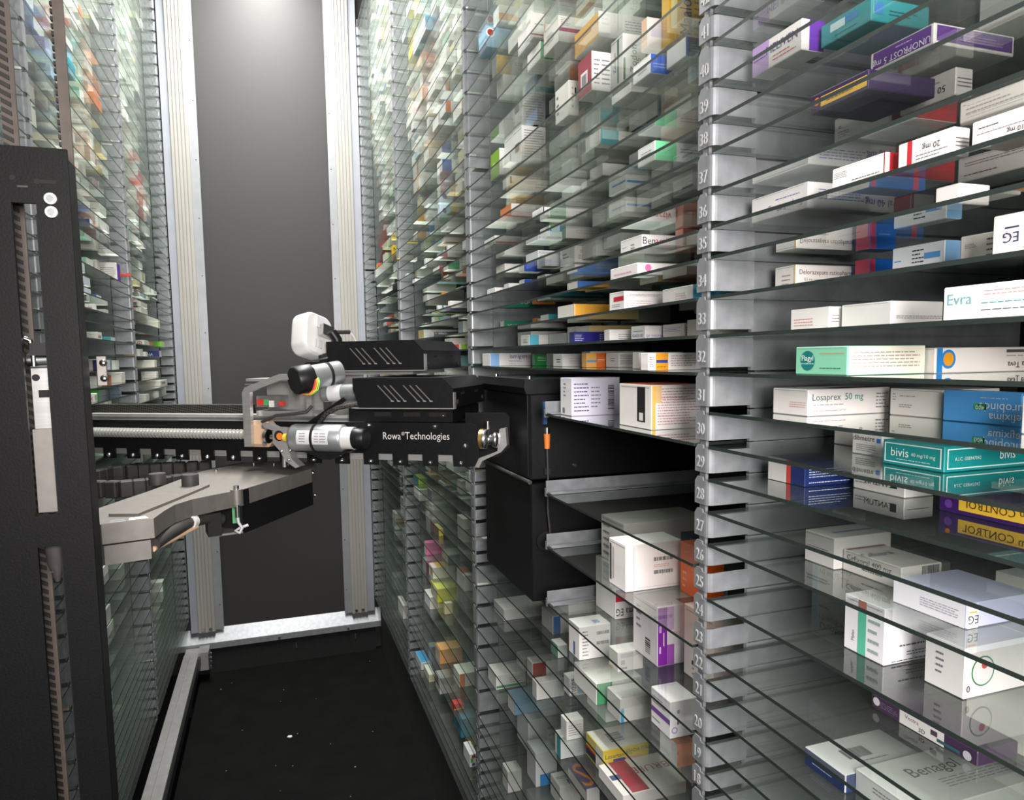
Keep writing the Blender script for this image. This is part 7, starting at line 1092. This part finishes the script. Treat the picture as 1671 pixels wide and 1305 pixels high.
MB().cyl((cx, cy, zz(1.052)), (cx, cy, zz(1.0575)), 0.0042, n=12).build('sensor_nut', M['steel'], se)
MB().cyl((cx, cy, zz(1.010)), (cx, cy, zz(1.030)), 0.0030, n=12).build('sensor_tube', M['steel'], se)
MB().tube([(cx, cy, zz(1.010)), (cx+0.001, cy, zz(1.002)), (cx+0.006, cy-0.002, zz(0.994)), (cx+0.002, cy-0.006, zz(0.988)), (cx-0.004, cy-0.002, zz(0.990)), (cx+0.002, cy+0.004, zz(0.993)), (cx+0.014, cy+0.006, zz(0.996))], 0.0022, 8).build('grey_cable', M['grey'], se)
MB().box(cx-0.008, cx+0.008, cy+0.016, cy+0.019, zz(0.998), zz(1.022)).build('circuit_board', M['green'], se)
# black controller box under the bracket
ct = MB().prism(rel([(-0.050, 1.108), (0.0575, 1.2815), (0.0575, 1.33), (-0.02, 1.36), (-0.10, 1.17)]), zz(0.986), zz(1.0255), 'z').build('controller_box', M['matt'], br)
MB().prism(rel([(-0.0490, 1.1060), (0.0585, 1.2795), (0.0570, 1.2815), (-0.0515, 1.108)]), zz(0.984), zz(1.0490), 'z').build('side_cover', M['black'], ct)
MB().prism(rel([(-0.088, 1.098), (-0.052, 1.107), (-0.052, 1.135), (-0.10, 1.128)]), zz(0.984), zz(0.987), 'z').build('base_tray', M['cast'], ct)
MB().prism(rel([(-0.098, 1.090), (-0.080, 1.095), (-0.085, 1.135), (-0.105, 1.128)]), zz(0.986), zz(1.020), 'z').build('end_cover', M['matt'], ct)
for p in ((0.060, 1.285, 1.040), (0.062, 1.286, 1.000)): MB().dome((p[0]+0.10, p[1]-1.10, zz(p[2])), 0.004, (0.6, -0.6, 0), 10).build('bolt', M['steel'], ct)
MB().tube([(-0.150+0.10, 0.962-1.10, zz(1.013)), (-0.138+0.10, 1.00-1.10, zz(1.016)), (-0.118+0.10, 1.055-1.10, zz(1.018)), (-0.098+0.10, 1.095-1.10, zz(1.014)), (-0.082+0.10, 1.115-1.10, zz(1.006))], 0.0085, 10).build('cable_bundle', M['rubber'], br)
MB().tube([(-0.150+0.10, 0.958-1.10, zz(1.008)), (-0.135+0.10, 1.01-1.10, zz(1.006)), (-0.11+0.10, 1.06-1.10, zz(1.010))], 0.0035, 8).build('cable_tape', M['beige'], br)
MB().cyl((-0.118+0.10, 1.052-1.10, zz(1.018)), (-0.114+0.10, 1.062-1.10, zz(1.0178)), 0.0098, n=14).build('cable_tie', M['white'], br)
for p in ((-0.04, 1.365), (-0.005, 1.345), (0.02, 1.33), (-0.10, 1.31)): MB().cyl((p[0]+0.10, p[1]-1.10, zz(BZ)), (p[0]+0.10, p[1]-1.10, zz(BZ+0.003)), 0.003, n=10).build('bolt', M['steel'], bd)

# cable chain looping behind the bracket
ch = empty('cable_chain', (-0.20, 1.30, 1.035), 'black plastic cable chain looping behind the cast bracket', 'cable chain')
path = [(-0.055, 1.425), (-0.123, 1.352), (-0.190, 1.300), (-0.245, 1.288), (-0.290, 1.310), (-0.318, 1.360), (-0.320, 1.420), (-0.295, 1.470), (-0.250, 1.490), (-0.190, 1.490), (-0.120, 1.480)]
seg = []
for i in range(len(path)-1):
    a = Vector((*path[i], 0)); b = Vector((*path[i+1], 0)); nseg = max(1, round((b-a).length/0.022))
    for k in range(nseg): seg.append((a.lerp(b, (k+0.5)/nseg), (b-a).normalized(), (b-a).length/nseg))
lm = None
for c_, t, L in seg:
    if lm is None: lm = MB().cbox(-0.0100, 0.0100, -0.009, 0.009, -0.016, 0.012, 0.002).mesh('chain_link', M['rubber'])
    o = put('chain_link', lm, ch, (c_.x+0.20, c_.y-1.30, 0.0)); o.rotation_euler = (0, 0, math.atan2(t.y, t.x))

# ------------------------------------------------------------------ lift mast with its carriage plate, left foreground
mx, myy = -0.2, 0.70
ms = empty('lift_mast', (mx, myy, 0.0), 'tall black lift carriage plate with slots, left foreground', 'mast')
T_ = 0.004
XRt = -0.1565
def mbox(nm, mt, x0, x1, y0, y1, z0, z1, par=ms): return MB().box(x0-mx, x1-mx, y0-myy, y1-myy, z0, z1).build(nm, M[mt], par)
pl = MB()
for (x0, x1, z0, z1) in ((-0.300, -0.1995, 0.05, 1.420), (-0.1815, XRt, 0.05, 1.420), (-0.1995, -0.1815, 1.374, 1.420), (-0.1995, -0.1815, 1.081, 1.109)):
    pl.box(x0-mx, x1-mx, 0.0, T_, z0, z1)
plate = pl.build('carriage_plate', M['mast'], ms)
mbox('side_flange', 'black', XRt-0.0012, XRt, 0.7045, 0.726, 0.05, 1.412)
mbox('slot_wall', 'matt', -0.1835, -0.1800, 0.7045, 0.752, 0.05, 1.366)
mbox('rear_channel', 'matt', -0.300, -0.2150, 0.710, 0.760, 0.05, 1.40)
for zb in (1.378, 1.3670):
    w_ = MB().cyl((-0.1702-mx, -0.0030, zb), (-0.1702-mx, 0.0, zb), 0.0048, n=18).build('washer', M['motor'], ms)
    MB().cyl((-0.1702-mx, -0.0042, zb), (-0.1702-mx, -0.0030, zb), 0.0028, n=14).build('socket', M['steel'], w_)
MB().cyl((-0.1970-mx, -0.0004, 1.394), (-0.1970-mx, 0.0002, 1.394), 0.0022, n=14).build('hole', M['matt'], plate)
kh = MB().box(-0.1795-mx, -0.1655-mx, -0.0004, 0.0002, 1.3905, 1.3935).build('keyhole_slot', M['matt'], plate)
MB().cyl((-0.1795-mx, -0.0005, 1.392), (-0.1795-mx, 0.0002, 1.392), 0.0024, n=14).build('keyhole', M['matt'], plate)
MB().box(-0.1940-mx, -0.1865-mx, -0.0004, 0.0002, 1.3865, 1.3880).build('scratch', M['rubber'], plate)
MB().box(-0.1925-mx, -0.1885-mx, -0.0004, 0.0002, 1.058, 1.0590).build('scratch', M['rubber'], plate)
# machinery seen through the slot
mbox('slide_block', 'cast', -0.2000, -0.1837, 0.712, 0.745, 1.1095, 1.183)
bl = mbox('bearing_block', 'alu', -0.2000, -0.1837, 0.720, 0.750, 1.183, 1.236)
MB().cyl((-0.2000-mx, 0.016, 1.243), (-0.184-mx, 0.016, 1.2435), 0.0060, n=16).build('shaft', M['steel'], ms)
MB().tube([(-0.2005-mx, 0.010, 1.262), (-0.1960-mx, 0.010, 1.260), (-0.1945-mx, 0.010, 1.250), (-0.1945-mx, 0.010, 1.238)], 0.0022, 8).build('hook', M['steel'], ms)
mbox('hook_bracket', 'black2', -0.196, -0.184, 0.706, 0.712, 1.247, 1.258)
mbox('dark_gap', 'matt', -0.195, -0.184, 0.7185, 0.7200, 1.2105, 1.2170, bl)
MB().cyl((-0.1965-mx, 0.0190, 1.228), (-0.1965-mx, 0.0203, 1.228), 0.0030, n=12).build('bolt_hole', M['matt'], bl)
MB().lathe((-0.1910-mx, 0.018, 1.045), (-0.1910-mx, 0.018, 1.079), [(0, 0.002), (0.5, 0.007), (1, 0.0085)], 16).build('cone_stop', M['rubber'], ms)
# small aluminium ear on the right of the mast
ear = MB().box(-0.1555-mx, -0.1480-mx, 0.052, 0.056, 1.219, 1.246).build('side_ear', M['cast'], ms)
for zb in (1.2255, 1.2400): MB().dome((-0.1500-mx, 0.051, zb), 0.0035, (0.3, -1, 0), 10).build('bolt', M['steel'], ear)
mbox('mast_foot', 'matt', -0.300, -0.16, 0.69, 0.79, 0.0, 0.05)

def belt(x0, x1, y, teeth_left, pitch, label, slant):
    o = empty('toothed_belt', ((x0+x1)/2, y, 0.06), label, 'belt')
    cx_ = (x0+x1)/2
    MB().box(x0-cx_, x1-cx_, -0.0015, 0.0015, 0.0, 2.78).build('belt_band', M['belt'], o)
    mb = MB(); n = int(1.9/pitch)
    for k in range(n):
        zc = 0.75+k*pitch
        if teeth_left:
            mb.box(x0-cx_-0.0018, x0-cx_, -0.0025, 0.0015, zc, zc+pitch*0.55)
        else:
            mb.prism([(x0-cx_+0.0005, zc+slant), (x1-cx_-0.0035, zc), (x1-cx_-0.0035, zc+pitch*0.5), (x0-cx_+0.0005, zc+pitch*0.5+slant)], -0.0030, -0.0015, 'y')
    t = mb.build('belt_teeth', M['beltdark'], o); t['kind'] = 'stuff'
    return o
belt(-0.1668, -0.1585, 0.732, True, 0.0062, 'thin brown toothed belt rising behind the mast corner', 0)
belt(-0.2130, -0.2015, 0.742, False, 0.0075, 'wide dark toothed belt seen through the mast slot', 0.004)
